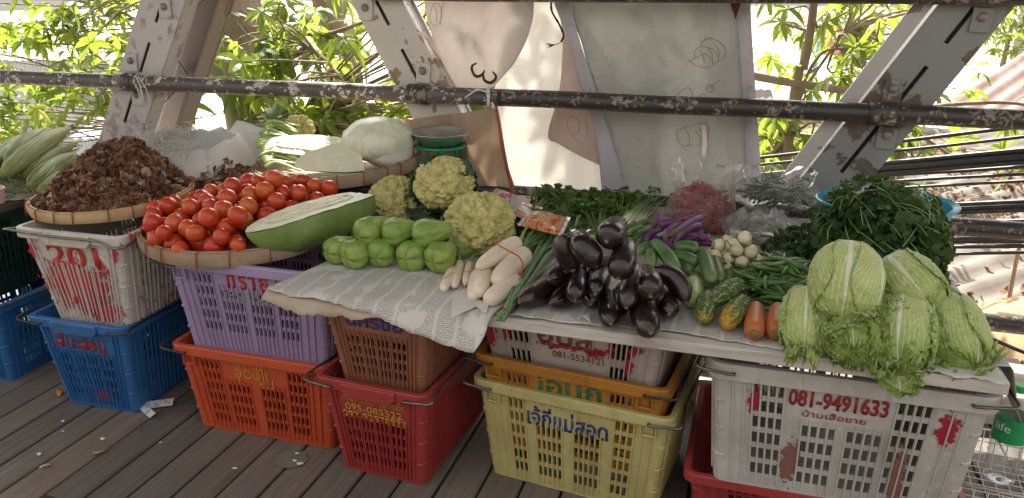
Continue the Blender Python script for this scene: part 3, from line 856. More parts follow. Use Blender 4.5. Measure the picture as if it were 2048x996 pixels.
gsh, gpt = sheet('grey_tarpaulin', [((1130, -320), (1478, -320)), ((1140, -10), (1480, -10)), ((1165, 90), (1488, 90)), ((1196, 200), (1497, 200)), ((1222, 300), (1506, 300)), ((1250, 405), (1512, 405))], 3.245, GREYSH, 'large grey tarpaulin with faint printed drawings hanging behind the rail', 0.014, 1.2, seed=2)
b = MB()
hem, _ = sheet('hem', [((1466, -320), (1498, -320)), ((1472, -10), (1501, -10)), ((1482, 150), (1509, 150)), ((1490, 280), (1518, 280)), ((1494, 405), (1525, 405))], 3.237, LAVSH, None, 0.006, 1.0, nu=10, seed=2, parent=gsh)
hem.location = -gsh.location
EYELET = mat('eyelet', [(0.3, (0.45, 0.45, 0.45)), (0.7, (0.6, 0.6, 0.6))], metal=1.0, rough=0.3)
for q in ((1503, 175), (1496, 20), (1516, 330)):
    p = ony(*q, 3.226) - gsh.location
    b = MB(); b.add([p + V((math.cos(k * 0.3927) * r_, 0, math.sin(k * 0.3927) * r_)) for r_ in (0.005, 0.0095) for k in range(16)], [(k, (k + 1) % 16, 16 + (k + 1) % 16, 16 + k) for k in range(16)])
    o = b.build('eyelet', EYELET, gsh, origin=(0, 0, 0)); md = o.modifiers.new('t', 'SOLIDIFY'); md.thickness = 0.003
sheet('lavender_strip', [((1096, -60), (1128, -60)), ((1108, 0), (1140, 0)), ((1140, 90), (1160, 85)), ((1162, 180), (1192, 180)), ((1192, 270), (1222, 275)), ((1205, 400), (1256, 400))], 3.222, LAVSH, 'narrow lavender strip of sheet folded down the edge of the grey tarpaulin', 0.010, 4.0, nu=12, seed=6)
psh, ppt = sheet('pinkish_sheet', [((1118, 20), (1134, 20)), ((1125, 90), (1160, 90)), ((1118, 180), (1190, 180)), ((1095, 270), (1214, 262)), ((1120, 290), (1226, 300)), ((1200, 330), (1234, 335))], 3.262, PINKSH, 'pinkish flap of sheet hanging over the bright white sheet', 0.012, 2.5, nu=20, seed=8)
esh, ept = sheet('burlap_cloth', [((752, 248), (990, 216)), ((790, 266), (994, 232)), ((838, 300), (1004, 272)), ((880, 340), (1016, 322)), ((905, 400), (1036, 400))], 3.082, BURLAP, 'orange-brown burlap cloth tied under the rail behind the steel scale pan', 0.026, 4.2, 1.6, seed=3)
REDED = clothmat('red_edging', [(0.3, (0.50, 0.16, 0.11)), (0.7, (0.62, 0.24, 0.17))], 0.35, (0.7, 0.2, 0.12))
ed, _ = sheet('edging', [((988, 212), (994, 212)), ((1000, 270), (1008, 270)), ((1012, 330), (1020, 330)), ((1028, 400), (1038, 400))], 3.076, REDED, None, 0.026, 4.2, nu=5, seed=3, parent=esh)
ed.location = -esh.location
INK = mat('dark_ink', [(0.3, (0.028, 0.010, 0.006)), (0.7, (0.05, 0.018, 0.010))], rough=0.6)
FAINT = mat('faint_print', [(0.3, (0.32, 0.26, 0.18)), (0.7, (0.40, 0.34, 0.26))], rough=0.8)
# the mark on the cream curtain, a 3 lying on its back
b = MB()
pts = path_pts([cpt(955, 126), cpt(947, 130), cpt(945, 138), cpt(951, 150), cpt(960, 152), cpt(968, 146), cpt(970, 140)], 18)
b.tube(pts, [0.003 + 0.0035 * math.sin(math.pi * i / 17) for i in range(18)], 6)
pts = path_pts([cpt(969, 142), cpt(968, 150), cpt(971, 160), cpt(981, 165), cpt(990, 160), cpt(992, 151), cpt(985, 143)], 18)
b.tube(pts, [0.003 + 0.0035 * math.sin(math.pi * i / 17) for i in range(18)], 6)
o = b.build('painted_mark', INK, csh, origin=(0, 0, 0)); o.location = -csh.location
def drawing(parent, pt, strokes, r_=0.0014):
    b = MB()
    for s in strokes:
        k = max(6, len(s) * 4)
        b.tube(path_pts([pt(*q, 0.003) for q in s], k), r_, 4)
    o = b.build('printed_drawing', FAINT, parent, origin=(0, 0, 0)); o.location = -parent.location
# spiral shell, bottle, tumbler and spoons printed on the tarpaulin
drawing(gsh, gpt, [[(1378, 122), (1392, 116), (1408, 108), (1422, 118), (1426, 132), (1410, 135), (1392, 132), (1378, 122)], [(1390, 115), (1388, 104), (1400, 94), (1418, 96), (1434, 106), (1436, 122), (1426, 130)], [(1402, 94), (1406, 82), (1424, 78), (1442, 86), (1450, 102), (1446, 118), (1436, 124)], [(1408, 82), (1412, 76), (1424, 76)], [(1400, 100), (1406, 112), (1408, 126)], [(1416, 96), (1424, 108), (1424, 122)], [(1430, 90), (1438, 102), (1438, 114)]])
drawing(gsh, gpt, [[(1356, 186), (1378, 176), (1390, 200), (1412, 214)], [(1356, 186), (1362, 204), (1380, 216)], [(1396, 196), (1404, 188), (1412, 192), (1416, 202)], [(1416, 178), (1440, 160)], [(1412, 176), (1418, 170), (1426, 174), (1424, 184), (1414, 184), (1412, 176)]])
drawing(gsh, gpt, [[(1352, 264), (1366, 256), (1376, 266), (1380, 284), (1370, 292), (1358, 284), (1352, 264)], [(1366, 256), (1406, 246), (1416, 252)], [(1374, 292), (1412, 284), (1418, 254)], [(1390, 262), (1398, 270), (1402, 280)], [(1398, 258), (1406, 266)], [(1410, 250), (1414, 266), (1412, 282)]])
drawing(csh, cpt, [[(862, 22), (858, 36), (866, 52), (878, 46), (886, 30), (880, 10), (868, 8), (862, 22)], [(870, 12), (874, 30), (872, 44)], [(890, 4), (884, 22), (882, 50)]], 0.0012)
drawing(psh, ppt, [[(1140, 234), (1134, 246), (1140, 262), (1152, 268), (1160, 256), (1156, 240), (1146, 232), (1140, 234)], [(1142, 268), (1154, 280), (1164, 284)], [(1170, 240), (1176, 258), (1172, 274)]], 0.0012)
# pinkish tape on the tarpaulin, and the dark red corner at its top
b = MB(); b.grid(lambda u, v: gpt(lerp(1402, 1411, u) + 6 * v * (1 - v) * 2 - (1 - u) * 0, lerp(250, 312, v), 0.006), 4, 12)
o = b.build('tape', mat('pink_tape', [(0.45, (0.72, 0.20, 0.20)), (0.55, (0.82, 0.72, 0.70))], scale=9, rough=0.4), gsh, origin=(0, 0, 0)); o.location = -gsh.location
b = MB(); b.add([ony(1456, -8, 3.20), ony(1486, -8, 3.20), ony(1471, 40, 3.20), ony(1456, -8, 3.195), ony(1486, -8, 3.195), ony(1471, 40, 3.195)], [(0, 2, 1), (3, 4, 5), (0, 1, 4, 3), (1, 2, 5, 4), (2, 0, 3, 5)])
tag(b.build('pennant', mat('dark_red_cloth', [(0.3, (0.10, 0.012, 0.015)), (0.7, (0.16, 0.02, 0.02))], rough=0.8), smooth=False), 'dark red pointed cloth corner over the top of the grey tarpaulin', 'pennant')
# frayed black cord and the strip tying the burlap to the rail
b = MB(); P_ = path_pts([ony(1104, -12, 3.17), ony(1103, 20, 3.16), ony(1118, 48, 3.165), ony(1127, 70, 3.16), ony(1122, 84, 3.16)], 24)
b.tube(P_, [0.004 + 0.0012 * (i % 5 == 0) for i in range(24)], 6)
for k in range(9): b.tube(path_pts([ony(1122, 84, 3.16), ony(1112 - k, 89 + k * 0.4, 3.15), ony(1092 + rnd.uniform(-3, 8), 86 + k * 1.3, 3.145)], 6), 0.0008, 4)
tag(b.build('cord', mat('black_cord', [(0.3, (0.012, 0.012, 0.014)), (0.7, (0.03, 0.03, 0.03))], rough=0.9)), 'frayed black cord dangling in front of the bright sheet', 'cord')
b = MB(); x_ = ony(981, 200, RY).x
b.tube([(x_ + 0.006 * math.sin(i), RY + 0.041 * math.cos(i * 0.45), 1.05 + 0.041 * math.sin(i * 0.45)) for i in range(30)], 0.005, 6)
b.tube(path_pts([ony(978, 186, 3.05), ony(955, 180, 3.04), ony(930, 196, 3.05)], 8), 0.004, 6)
b.tube(path_pts([ony(984, 205, 3.05), ony(988, 214, 3.05), ony(990, 222, 3.10)], 6), 0.005, 6)
tag(b.build('tie_strip', WSTR), 'pale cloth strip tied round the rail above the burlap', 'tie')
# ================================================================ CRATES
def text_mesh(name, body, m, w=None, h=None, parent=None, extr=0.0012, space=1.0, shear=0.0, sx=1.0, offset=0.0):
    cu = bpy.data.curves.new('lettering_tmp', 'FONT')
    cu.body = body
    cu.size = 1.0
    cu.space_character = space
    cu.shear = shear
    cu.offset = offset
    cu.resolution_u = 3
    cu.align_x = 'CENTER'
    tmp = bpy.data.objects.new('lettering_tmp', cu)
    col.objects.link(tmp)
    dg = bpy.context.evaluated_depsgraph_get()
    me = bpy.data.meshes.new_from_object(tmp.evaluated_get(dg))
    bpy.data.objects.remove(tmp)
    bpy.data.curves.remove(cu)
    xs = [v.co.x for v in me.vertices]; ys = [v.co.y for v in me.vertices]
    cx_, cy_ = (min(xs) + max(xs)) / 2, (min(ys) + max(ys)) / 2
    kx = w / (max(xs) - min(xs)) if w else None
    ky = h / (max(ys) - min(ys)) if h else kx
    kx = kx or ky
    for v in me.vertices: v.co = V(((v.co.x - cx_) * kx, (v.co.y - cy_) * ky, 0))
    me.materials.clear(); me.materials.append(m)
    me.name = name
    o = bpy.data.objects.new(name, me)
    link(o, parent)
    md = o.modifiers.new('paint', 'SOLIDIFY'); md.thickness = extr; md.offset = 1
    return o
STEEL = mat('wire_steel', [(0.3, (0.12, 0.11, 0.10)), (0.7, (0.26, 0.25, 0.235))], scale=40, rough=0.4, metal=0.9)
DWIRE = mat('dark_wire', [(0.3, (0.035, 0.033, 0.032)), (0.7, (0.08, 0.075, 0.07))], scale=40, rough=0.4, metal=0.6)

def crate(label, loc, rz, top, bottom, h, m, front, side, rim_h=0.034, lip=0.016, bail=None, bailm=STEEL, group=None, grip=False, gusset=False, holewin=None, name='plastic_crate', ribs=True, corner=0.022, ribm=None):
    (wx, wy), (bx, by) = top, bottom
    root = empty(name, loc, rz, label, 'crate', group)
    H = h - 0.002
    def corners(z, off=0.0):
        t = z / h
        return lerp(bx, wx, t) / 2 + off, lerp(by, wy, t) / 2 + off
    def face_pt(k, u, z, off=0.0):
        """k: 0 front 1 right 2 back 3 left; u 0..1 along the flat part"""
        X, Y_ = corners(z, off)
        c = corner
        if k == 0: return V((lerp(-X + c, X - c, u), -Y_, z))
        if k == 1: return V((X, lerp(-Y_ + c, Y_ - c, u), z))
        if k == 2: return V((lerp(X - c, -X + c, u), Y_, z))
        return V((-X, lerp(Y_ - c, -Y_ + c, u), z))
    def arc(k, s, z, off=0.0):
        X, Y_ = corners(z, off)
        c = corner
        ctr = [(X - c, -Y_ + c), (X - c, Y_ - c), (-X + c, Y_ - c), (-X + c, -Y_ + c)][k]
        a0 = [-math.pi / 2, 0, math.pi / 2, math.pi][k]
        a = a0 + s * math.pi / 2
        return V((ctr[0] + c * math.cos(a), ctr[1] + c * math.sin(a), z))
    def holes(blocks):
        hs_ = []
        for (u0, u1, v0, v1, nc, nr) in blocks:
            du, dv = (u1 - u0) / nc, (v1 - v0) / nr
            for i in range(nc):
                for j in range(nr):
                    hs_.append((u0 + du * (i + 0.17), u0 + du * (i + 0.83), v0 + dv * (j + 0.15), v0 + dv * (j + 0.83)))
        return hs_
    hz_ = h - rim_h
    HF, HS = holes(front), holes(side)
    us = []
    for k, hh in enumerate((HF, HS, HF, HS)):
        L = sorted({0.0, 1.0, *[round(q, 5) for x0, x1, *_ in hh for q in (x0, x1)]})
        us.append(L)
    zs = sorted({0.0, 0.012, round(hz_, 5), H, *[round(q * h, 5) for hh in (HF, HS) for *_, v0, v1 in hh for q in (v0, v1)]})
    per = []   # (kind, k, u)
    for k in range(4):
        per += [('f', k, u) for u in us[k]]
        per += [('a', k, s) for s in (0.33, 0.67)]
    n = len(per)
    b = MB()
    vs = []
    for z in zs:
        for kd, k, u in per: vs.append(face_pt(k, u, z) if kd == 'f' else arc(k, u, z))
    fs = []
    for j in range(len(zs) - 1):
        vm = (zs[j] + zs[j + 1]) / 2 / h
        for i in range(n):
            i2 = (i + 1) % n
            a, c = per[i], per[i2]
            if a[0] == 'f' and c[0] == 'f' and a[1] == c[1]:
                um = (a[2] + c[2]) / 2
                hh = HF if a[1] % 2 == 0 else HS
                if any(x0 < um < x1 and v0 < vm < v1 for x0, x1, v0, v1 in hh): continue
            fs.append((j * n + i, j * n + i2, (j + 1) * n + i2, (j + 1) * n + i))
    fs.append(tuple(reversed(range(n))))
    b.add(vs, fs)
    o = b.build('shell', m, root, smooth=False, origin=(0, 0, 0))
    md = o.modifiers.new('wall', 'SOLIDIFY'); md.thickness = 0.0032; md.offset = -1
    # moulded ribs between the slots and ledges on the corners
    b = MB()
    def rib(k, u, z0, z1, wd=0.0035, dp=0.0055):
        a, c = face_pt(k, u, z0), face_pt(k, u, z1)
        nrm = [V((0, -1, 0)), V((1, 0, 0)), V((0, 1, 0)), V((-1, 0, 0))][k]
        s = V((abs(nrm.y), abs(nrm.x), 0)) * (wd / 2)
        q = [a - s, a + s, c + s, c - s]
        b.add(q + [p + nrm * dp for p in q], [(4, 5, 6, 7), (0, 1, 5, 4), (1, 2, 6, 5), (2, 3, 7, 6), (3, 0, 4, 7)])
    if ribs:
        for k in (0, 1, 3):
            for (u0, u1, v0, v1, nc, nr) in (front if k == 0 else side):
                for i in range(nc + 1):
                    rib(k, lerp(u0, u1, i / nc), 0.014, min(hz_ - 0.004, v1 * h + 0.012))
            for u in (0.035, 0.085, 0.915, 0.965): rib(k, u, 0.014, hz_ - 0.004)
        for zz in [h * q for q in (0.22, 0.45, 0.68)]:
            for k in range(4):
                for s0, s1 in ((0.0, 0.5), (0.5, 1.0)):
                    a, c = arc(k, s0, zz, 0.0028), arc(k, s1, zz, 0.0028)
                    b.add([a, c, c + V((0, 0, 0.003)), a + V((0, 0, 0.003)), arc(k, s0, zz - 0.004), arc(k, s1, zz - 0.004), arc(k, s1, zz + 0.006), arc(k, s0, zz + 0.006)], [(0, 1, 2, 3), (4, 5, 1, 0), (3, 2, 6, 7)])
    if b.v: b.build('rib', ribm or m, root, smooth=False, origin=(0, 0, 0))
    # rim
    b = MB()
    loops = []
    for off, z in ((-0.003, h), (lip - 0.003, h), (lip, h - 0.003), (lip, h - rim_h), (lip - 0.004, h - rim_h), (lip - 0.004, h - 0.008), (-0.003, h - 0.008)):
        lp = []
        for k in range(4):
            X, Y_ = wx / 2 + off, wy / 2 + off
            c = corner + max(0, off)
            ctr = [(X - c, -Y_ + c), (X - c, Y_ - c), (-X + c, Y_ - c), (-X + c, -Y_ + c)][k]
            a0 = [-math.pi / 2, 0, math.pi / 2, math.pi][k]
            for s in range(6):
                a = a0 + s / 5 * math.pi / 2
                lp.append(V((ctr[0] + c * math.cos(a), ctr[1] + c * math.sin(a), z)))
        loops.append(lp)
    n2 = 24
    vv = [p for lp in loops for p in lp]
    K = len(loops)
    ff = [(i * n2 + j, ((i + 1) % K) * n2 + j, ((i + 1) % K) * n2 + (j + 1) % n2, i * n2 + (j + 1) % n2) for i in range(K) for j in range(n2)]
    b.add(vv, ff)
    Yf = -wy / 2 - lip
    if grip:   # deeper moulded grip in the middle of the front rim
        x0 = wx * 0.20
        prof = [(-x0 - 0.02, h - 0.004, h - rim_h + 0.004), (-x0, h - 0.003, h - rim_h - 0.014), (x0, h - 0.003, h - rim_h - 0.014), (x0 + 0.02, h - 0.004, h - rim_h + 0.004)]
        vs = []
        for (xx, zt, zb) in prof:
            vs += [(xx, Yf - 0.001, zt), (xx, Yf - 0.007, zt - 0.004), (xx, Yf - 0.007, zb), (xx, Yf - 0.001, zb)]
        b.add(vs, [(i * 4 + j, i * 4 + (j + 1) % 4, (i + 1) * 4 + (j + 1) % 4, (i + 1) * 4 + j) for i in range(3) for j in range(4)] + [(3, 2, 1, 0), (12, 13, 14, 15)])
    if gusset:
        for s in (-1, 1):
            xx = s * wx * 0.405
            for dx in (-0.022, 0.022):
                b.box((xx + dx, Yf + lip * 0.45 + 0.004, h - rim_h - 0.020), (0.004, lip * 0.9, 0.044))
            b.box((xx, Yf + lip * 0.55 + 0.003, h - rim_h - 0.036), (0.040, lip * 0.45, 0.006))
    o = b.build('rim', m, root, smooth=False, origin=(0, 0, 0))
    bv = o.modifiers.new('soft', 'BEVEL'); bv.width = 0.0025; bv.segments = 2; bv.limit_method = 'ANGLE'
    # swinging wire handles
    X, Y_ = wx / 2 + lip + 0.006, wy / 2 + lip + 0.006
    zz = h - 0.016
    if bail in ('sides', 'left'):
        for s in ((-1, 1) if bail == 'sides' else (-1,)):
            b = MB()
            hk = 0.055
            P_ = [(s * (wx / 2 - hk), -Y_ + 0.004, zz - 0.006), (s * (wx / 2 - hk * 0.9), -Y_ - 0.006, zz - 0.005), (s * (wx / 2 - 0.01), -Y_ - 0.008, zz), (s * (X + 0.012), -Y_ - 0.006, zz + 0.006), (s * (X + 0.012), -Y_ + 0.03, zz + 0.016), (s * (X + 0.004), -Y_ * 0.5, zz + 0.012), (s * (X + 0.003), 0, zz + 0.008), (s * (X + 0.004), Y_ * 0.5, zz + 0.012), (s * (X + 0.010), Y_ - 0.02, zz + 0.008), (s * (wx / 2 - 0.01), Y_ + 0.006, zz), (s * (wx / 2 - hk), Y_ - 0.003, zz - 0.006)]
            b.tube(path_pts(P_, 50), 0.0042, 8)
            b.build('wire_handle', bailm, root, origin=(0, 0, 0))
    elif bail == 'front':
        for s in (-1, 1):
            b = MB()
            hk = 0.06
            P_ = [(-X + 0.004, s * (wy / 2 - hk), zz - 0.006), (-X - 0.014, s * (wy / 2 - hk * 0.7), zz - 0.004), (-X - 0.022, s * (Y_ - 0.01), zz + 0.006), (-X + 0.004, s * (Y_ + 0.006), zz + 0.012), (-X * 0.6, s * (Y_ + 0.005), zz + 0.006), (0, s * (Y_ + 0.012), zz + 0.004), (X * 0.6, s * (Y_ + 0.005), zz + 0.002), (X - 0.03, s * (Y_ + 0.008), zz - 0.016), (X + 0.008, s * (Y_ - 0.004), zz - 0.012), (X + 0.012, s * (wy / 2 - hk * 0.6), zz), (X - 0.004, s * (wy / 2 - hk), zz)]
            b.tube(path_pts(P_, 50), 0.0042, 8)
            b.build('wire_handle', bailm, root, origin=(0, 0, 0))
    tilt = math.atan2((wy - by) / 2, h)
    def put(o_, x, z, k=0):
        """lay lettering on the front (k=0) or right (k=1) face at x, z"""
        if k == 0:
            yy = -lerp(by, wy, z / h) / 2 - 0.0015
            o_.location = (x, yy, z); o_.rotation_euler = (R(90) + tilt, 0, 0)
        else:
            xx = lerp(bx, wx, z / h) / 2 + 0.0015
            o_.location = (xx, x, z); o_.rotation_euler = (R(90) + math.atan2((wx - bx) / 2, h), 0, R(90))
        return o_
    return root, put

def blocks4(z0, z1, nr, n=3, us=((0.13, 0.31), (0.335, 0.49), (0.51, 0.665), (0.69, 0.87))):
    return [(a, c, z0, z1, n, nr) for a, c in us]
NARROW = blocks4(0.12, 0.62, 4, 3)
SIDE = [(0.10, 0.26, 0.12, 0.86, 4, 6), (0.30, 0.48, 0.12, 0.66, 4, 4), (0.52, 0.70, 0.12, 0.66, 4, 4), (0.74, 0.90, 0.12, 0.86, 4, 6)]
WIDE = [(0.12, 0.255, 0.10, 0.86, 4, 6), (0.29, 0.46, 0.10, 0.62, 5, 4), (0.54, 0.71, 0.10, 0.62, 5, 4), (0.745, 0.88, 0.10, 0.86, 4, 6)]
WIDEL = [(0.13, 0.27, 0.22, 0.87, 4, 5), (0.31, 0.47, 0.22, 0.72, 5, 4), (0.52, 0.68, 0.22, 0.72, 5, 4), (0.72, 0.86, 0.22, 0.87, 4, 5)]
WIDEY = [(0.14, 0.235, 0.10, 0.88, 3, 6), (0.30, 0.46, 0.10, 0.66, 5, 4), (0.53, 0.69, 0.10, 0.66, 5, 4), (0.76, 0.87, 0.10, 0.88, 3, 6)]
WIDEB = [(0.12, 0.255, 0.10, 0.88, 4, 6), (0.335, 0.485, 0.08, 0.60, 4, 4), (0.525, 0.675, 0.08, 0.60, 4, 4), (0.705, 0.84, 0.10, 0.88, 4, 6)]
SIDEN = [(0.12, 0.28, 0.12, 0.86, 4, 6), (0.34, 0.49, 0.12, 0.6, 3, 4), (0.51, 0.66, 0.12, 0.6, 3, 4), (0.72, 0.88, 0.12, 0.86, 4, 6)]

REDSTAIN = (0.42, 0.02, 0.035)
PW = plastic('white_crate_plastic', (0.60, 0.57, 0.54), (0.22, 0.19, 0.17), 0.45, REDSTAIN, 0.585)
PW2 = plastic('big_white_crate_plastic', (0.56, 0.56, 0.55), (0.23, 0.19, 0.16), 0.55, (0.42, 0.20, 0.18), 0.71)
PW3 = plastic('stained_white_crate_plastic', (0.47, 0.43, 0.42), (0.22, 0.17, 0.15), 0.5, REDSTAIN, 0.62)
PBL = plastic('blue_crate_plastic', (0.030, 0.145, 0.40), (0.03, 0.05, 0.10), 0.4)
PBL2 = plastic('bright_blue_crate_plastic', (0.025, 0.16, 0.43), (0.03, 0.05, 0.10), 0.4)
PDG = plastic('dark_green_crate_plastic', (0.010, 0.045, 0.032), (0.01, 0.02, 0.02), 0.4)
PLV = plastic('lavender_crate_plastic', (0.36, 0.28, 0.47), (0.17, 0.12, 0.20), 0.3)
POR = plastic('orange_crate_plastic', (0.56, 0.095, 0.035), (0.16, 0.04, 0.03), 0.35)
PBR = plastic('brown_crate_plastic', (0.33, 0.135, 0.085), (0.13, 0.06, 0.04), 0.4)
PRD = plastic('red_crate_plastic', (0.38, 0.048, 0.048), (0.13, 0.02, 0.02), 0.35)
POC = plastic('ochre_crate_plastic', (0.46, 0.20, 0.030), (0.14, 0.06, 0.02), 0.45)
PYL = plastic('pale_yellow_crate_plastic', (0.57, 0.53, 0.24), (0.24, 0.18, 0.06), 0.5)
PBK = plastic('black_crate_plastic', (0.012, 0.013, 0.022), (0.03, 0.03, 0.03), 0.3)
def paintm(name, c, hole=0.66, smear=False):
    """brushed paint, worn through in places"""
    t = NT(name)
    v = t.coords()
    n_ = t.noise(v, 60, 5, 0.7)
    t.set(Base_Color=t.mix(t.ramp(n_, [(0.4, 0.0), (0.8, 0.45)]), c, tuple(k * 0.4 + 0.05 for k in c4(c)[:3])), Roughness=0.5)
    k = t.noise(v, 55 if smear else 85, 6, 0.7)
    if smear:
        e = t.n('Attribute', attribute_name='edge').outputs['Fac']
        k = t.math('ADD', k, t.math('MULTIPLY', e, 0.42)); hole = 0.70
    f = t.ramp(k, [(hole, 0.0), (hole + 0.06, 1.0 if smear else 0.85)])
    tr = t.n('BsdfTransparent'); mx = t.n('MixShader')
    t.l(f, mx.inputs[0]); t.l(t.b.outputs[0], mx.inputs[1]); t.l(tr.outputs[0], mx.inputs[2]); t.l(mx.outputs[0], t.out.inputs[0])
    return t.m
TRED, TRED2, TGRN, TBLU, TYEL, TBRN = paintm('red_paint', (0.45, 0.03, 0.02)), paintm('dark_red_paint', (0.30, 0.012, 0.015)), paintm('green_paint', (0.01, 0.15, 0.06)), paintm('blue_paint_letters', (0.012, 0.035, 0.22)), paintm('yellow_paint', (0.55, 0.30, 0.03)), paintm('brown_paint', (0.20, 0.08, 0.045))
TBLU2 = paintm('bright_blue_paint', (0.015, 0.05, 0.34))
TGRN2 = paintm('faint_green_paint', (0.25, 0.36, 0.25))
TREDM = paintm('maroon_paint', (0.26, 0.03, 0.05))
SMR = paintm('crimson_smear', (0.36, 0.012, 0.035), smear=True)
SMP = paintm('pinkish_smear', (0.50, 0.03, 0.05), smear=True)

def smears(parent, put_on, spots, m, k_=0):
    """brushed paint patches on a crate face: (x, z, half width, half height)"""
    for (x, z, w_, h_) in spots:
        b = MB()
        n, k = 32, 6
        b.v = [V((0, 0, 0.0008))]; ed_ = [0.0]
        for q in range(1, k + 1):
            for i in range(n):
                a = i / n * 6.283
                rr = (q / k) * 1.35 * (1 + 0.25 * nz(math.cos(a) * 1.6, math.sin(a) * 1.6, x * 31 + z * 17))
                b.v.append(V((w_ * rr * math.cos(a), h_ * rr * math.sin(a), 0.0008))); ed_.append(q / k)
        b.f = [(0, i + 1, (i + 1) % n + 1) for i in range(n)] + [(1 + q * n + i, 1 + (q + 1) * n + i, 1 + (q + 1) * n + (i + 1) % n, 1 + q * n + (i + 1) % n) for q in range(k - 1) for i in range(n)]
        put_on(b.build('paint_smear', m, parent, smooth=False, origin=(0, 0, 0), attrs={'edge': ed_}), x, z, k_)

# -- far left: blue crate with a dark green one on it
crate('bright blue crate at the far left under a dark green one', (-2.86, 2.31, 0), R(1), (0.42, 0.60), (0.33, 0.53), 0.345, PBL2, NARROW, SIDE, bail='sides', grip=True)
crate('dark green crate at the far left on the bright blue one', (-2.90, 2.33, 0.335), R(-1), (0.42, 0.60), (0.33, 0.53), 0.345, PDG, NARROW, SIDE)
# -- stack under the brown pods
rt, put = crate('blue crate with red Thai lettering under the white 201 crate', (-2.20, 2.255, 0), R(0.5), (0.40, 0.60), (0.315, 0.53), 0.37, PBL, NARROW, SIDE, bail='sides', bailm=DWIRE, grip=True)
put(text_mesh('lettering', 'สีนะสวน', TREDM, 0.215, 0.066, rt, offset=0.02), -0.01, 0.282)
smears(rt, put, [(-0.12, 0.262, 0.016, 0.010), (0.09, 0.250, 0.022, 0.008), (0.03, 0.268, 0.05, 0.012), (0.02, 0.06, 0.05, 0.03)], SMR)
rt, put = crate('white red-smeared crate numbered 201 on the blue crate', (-2.15, 2.245, 0.355), R(0.8), (0.42, 0.60), (0.315, 0.53), 0.355, PW, NARROW, SIDE, bail='front', grip=True)
put(text_mesh('lettering', '201', TRED, 0.215, 0.084, rt, offset=0.02), -0.005, 0.262)
smears(rt, put, [(-0.172, 0.272, 0.022, 0.035), (0.172, 0.285, 0.022, 0.030), (-0.09, 0.120, 0.012, 0.022), (0.045, 0.10, 0.012, 0.05), (0.085, 0.13, 0.010, 0.04), (-0.14, 0.15, 0.015, 0.03), (-0.02, 0.06, 0.014, 0.03)], SMP)
smears(rt, put, [(-0.02, 0.14, 0.16, 0.12), (0.06, 0.06, 0.10, 0.05), (0.0, 0.335, 0.2, 0.012)], SMP)
# -- stack under the tomatoes
rt, put = crate('orange crate with yellow Burmese lettering on the deck under the lavender crate', (-1.495, 2.185, 0), R(-0.5), (0.60, 0.44), (0.535, 0.385), 0.335, POR, WIDE, SIDEN, bail='sides', bailm=DWIRE, gusset=True)
put(text_mesh('lettering', 'ခိုင်ဖြိုး', TYEL, 0.150, 0.088, rt), 0.0, 0.252)
rt, put = crate('lavender crate with red Thai lettering under the tomato tray', (-1.475, 2.165, 0.325), R(-0.4), (0.585, 0.43), (0.522, 0.375), 0.335, PLV, WIDEL, SIDEN, bail='left', bailm=DWIRE, gusset=True)
put(text_mesh('lettering', 'ทราย', TRED, 0.150, 0.054, rt, space=1.35, offset=0.025), 0.01, 0.272)
put(text_mesh('lettering', 'วรรณรัตน์', TGRN2, 0.215, 0.042, rt), 0.012, 0.226)
# -- stack under the left end of the boards
rt, put = crate('red crate with yellow Burmese lettering and number on the deck', (-0.985, 2.155, 0), R(-4), (0.365, 0.58), (0.295, 0.51), 0.352, PRD, NARROW, SIDE, bail='sides', grip=True)
put(text_mesh('lettering', 'ကော်ထော့ကုမ္ပဏီး', TYEL, 0.215, 0.045, rt), 0.0, 0.285)
put(text_mesh('lettering', '095-085522', TYEL, 0.20, 0.026, rt, offset=0.015), 0.0, 0.254)
put(text_mesh('lettering', '097-92878933', TYEL, 0.225, 0.026, rt, offset=0.015), 0.0, 0.225)
rt, put = crate('brown crate with blue Thai lettering on the red crate', (-0.965, 2.150, 0.325), R(-4), (0.355, 0.57), (0.285, 0.50), 0.29, PBR, NARROW, SIDE, grip=False, rim_h=0.03)
put(text_mesh('lettering', 'นครชัย', TBLU2, 0.19, 0.052, rt, offset=0.016), 0.0, 0.235)
# -- the three nested crates in the middle
rz = R(-7)
rt, put = crate('pale yellow crate with blue Thai lettering under the ochre crate', (-0.385, 2.180, 0), rz, (0.60, 0.44), (0.53, 0.385), 0.355, PYL, WIDEY, SIDEN, bail='sides', gusset=True)
put(text_mesh('lettering', 'เจ้กี่แม่สอด', TBLU, 0.255, 0.070, rt, offset=0.016), -0.005, 0.262)
put(text_mesh('lettering', 'แม่สอด', TBLU, 0.15, 0.05, rt), 0.0, 0.262, 1)
rt, put = crate('ochre crate with green Thai lettering nested in the pale yellow crate', (-0.390, 2.165, 0.115), rz, (0.575, 0.42), (0.49, 0.35), 0.330, POC, WIDE, SIDEN, bail='sides', bailm=DWIRE, gusset=True)
put(text_mesh('lettering', 'โอนก', TGRN, 0.205, 0.076, rt, offset=0.016), 0.0, 0.268)
rt, put = crate('stained white crate with brown Thai lettering nested in the ochre crate', (-0.395, 2.160, 0.285), rz, (0.565, 0.42), (0.47, 0.32), 0.325, PW3, [(0.12, 0.26, 0.10, 0.88, 4, 3), (0.76, 0.88, 0.10, 0.88, 4, 3)], SIDEN, bail='sides', bailm=DWIRE)
put(text_mesh('lettering', 'อุบล', TBRN, 0.165, 0.068, rt, offset=0.02), -0.01, 0.243)
put(text_mesh('lettering', '081-5534121', TBRN, 0.155, 0.022, rt), 0.03, 0.196)
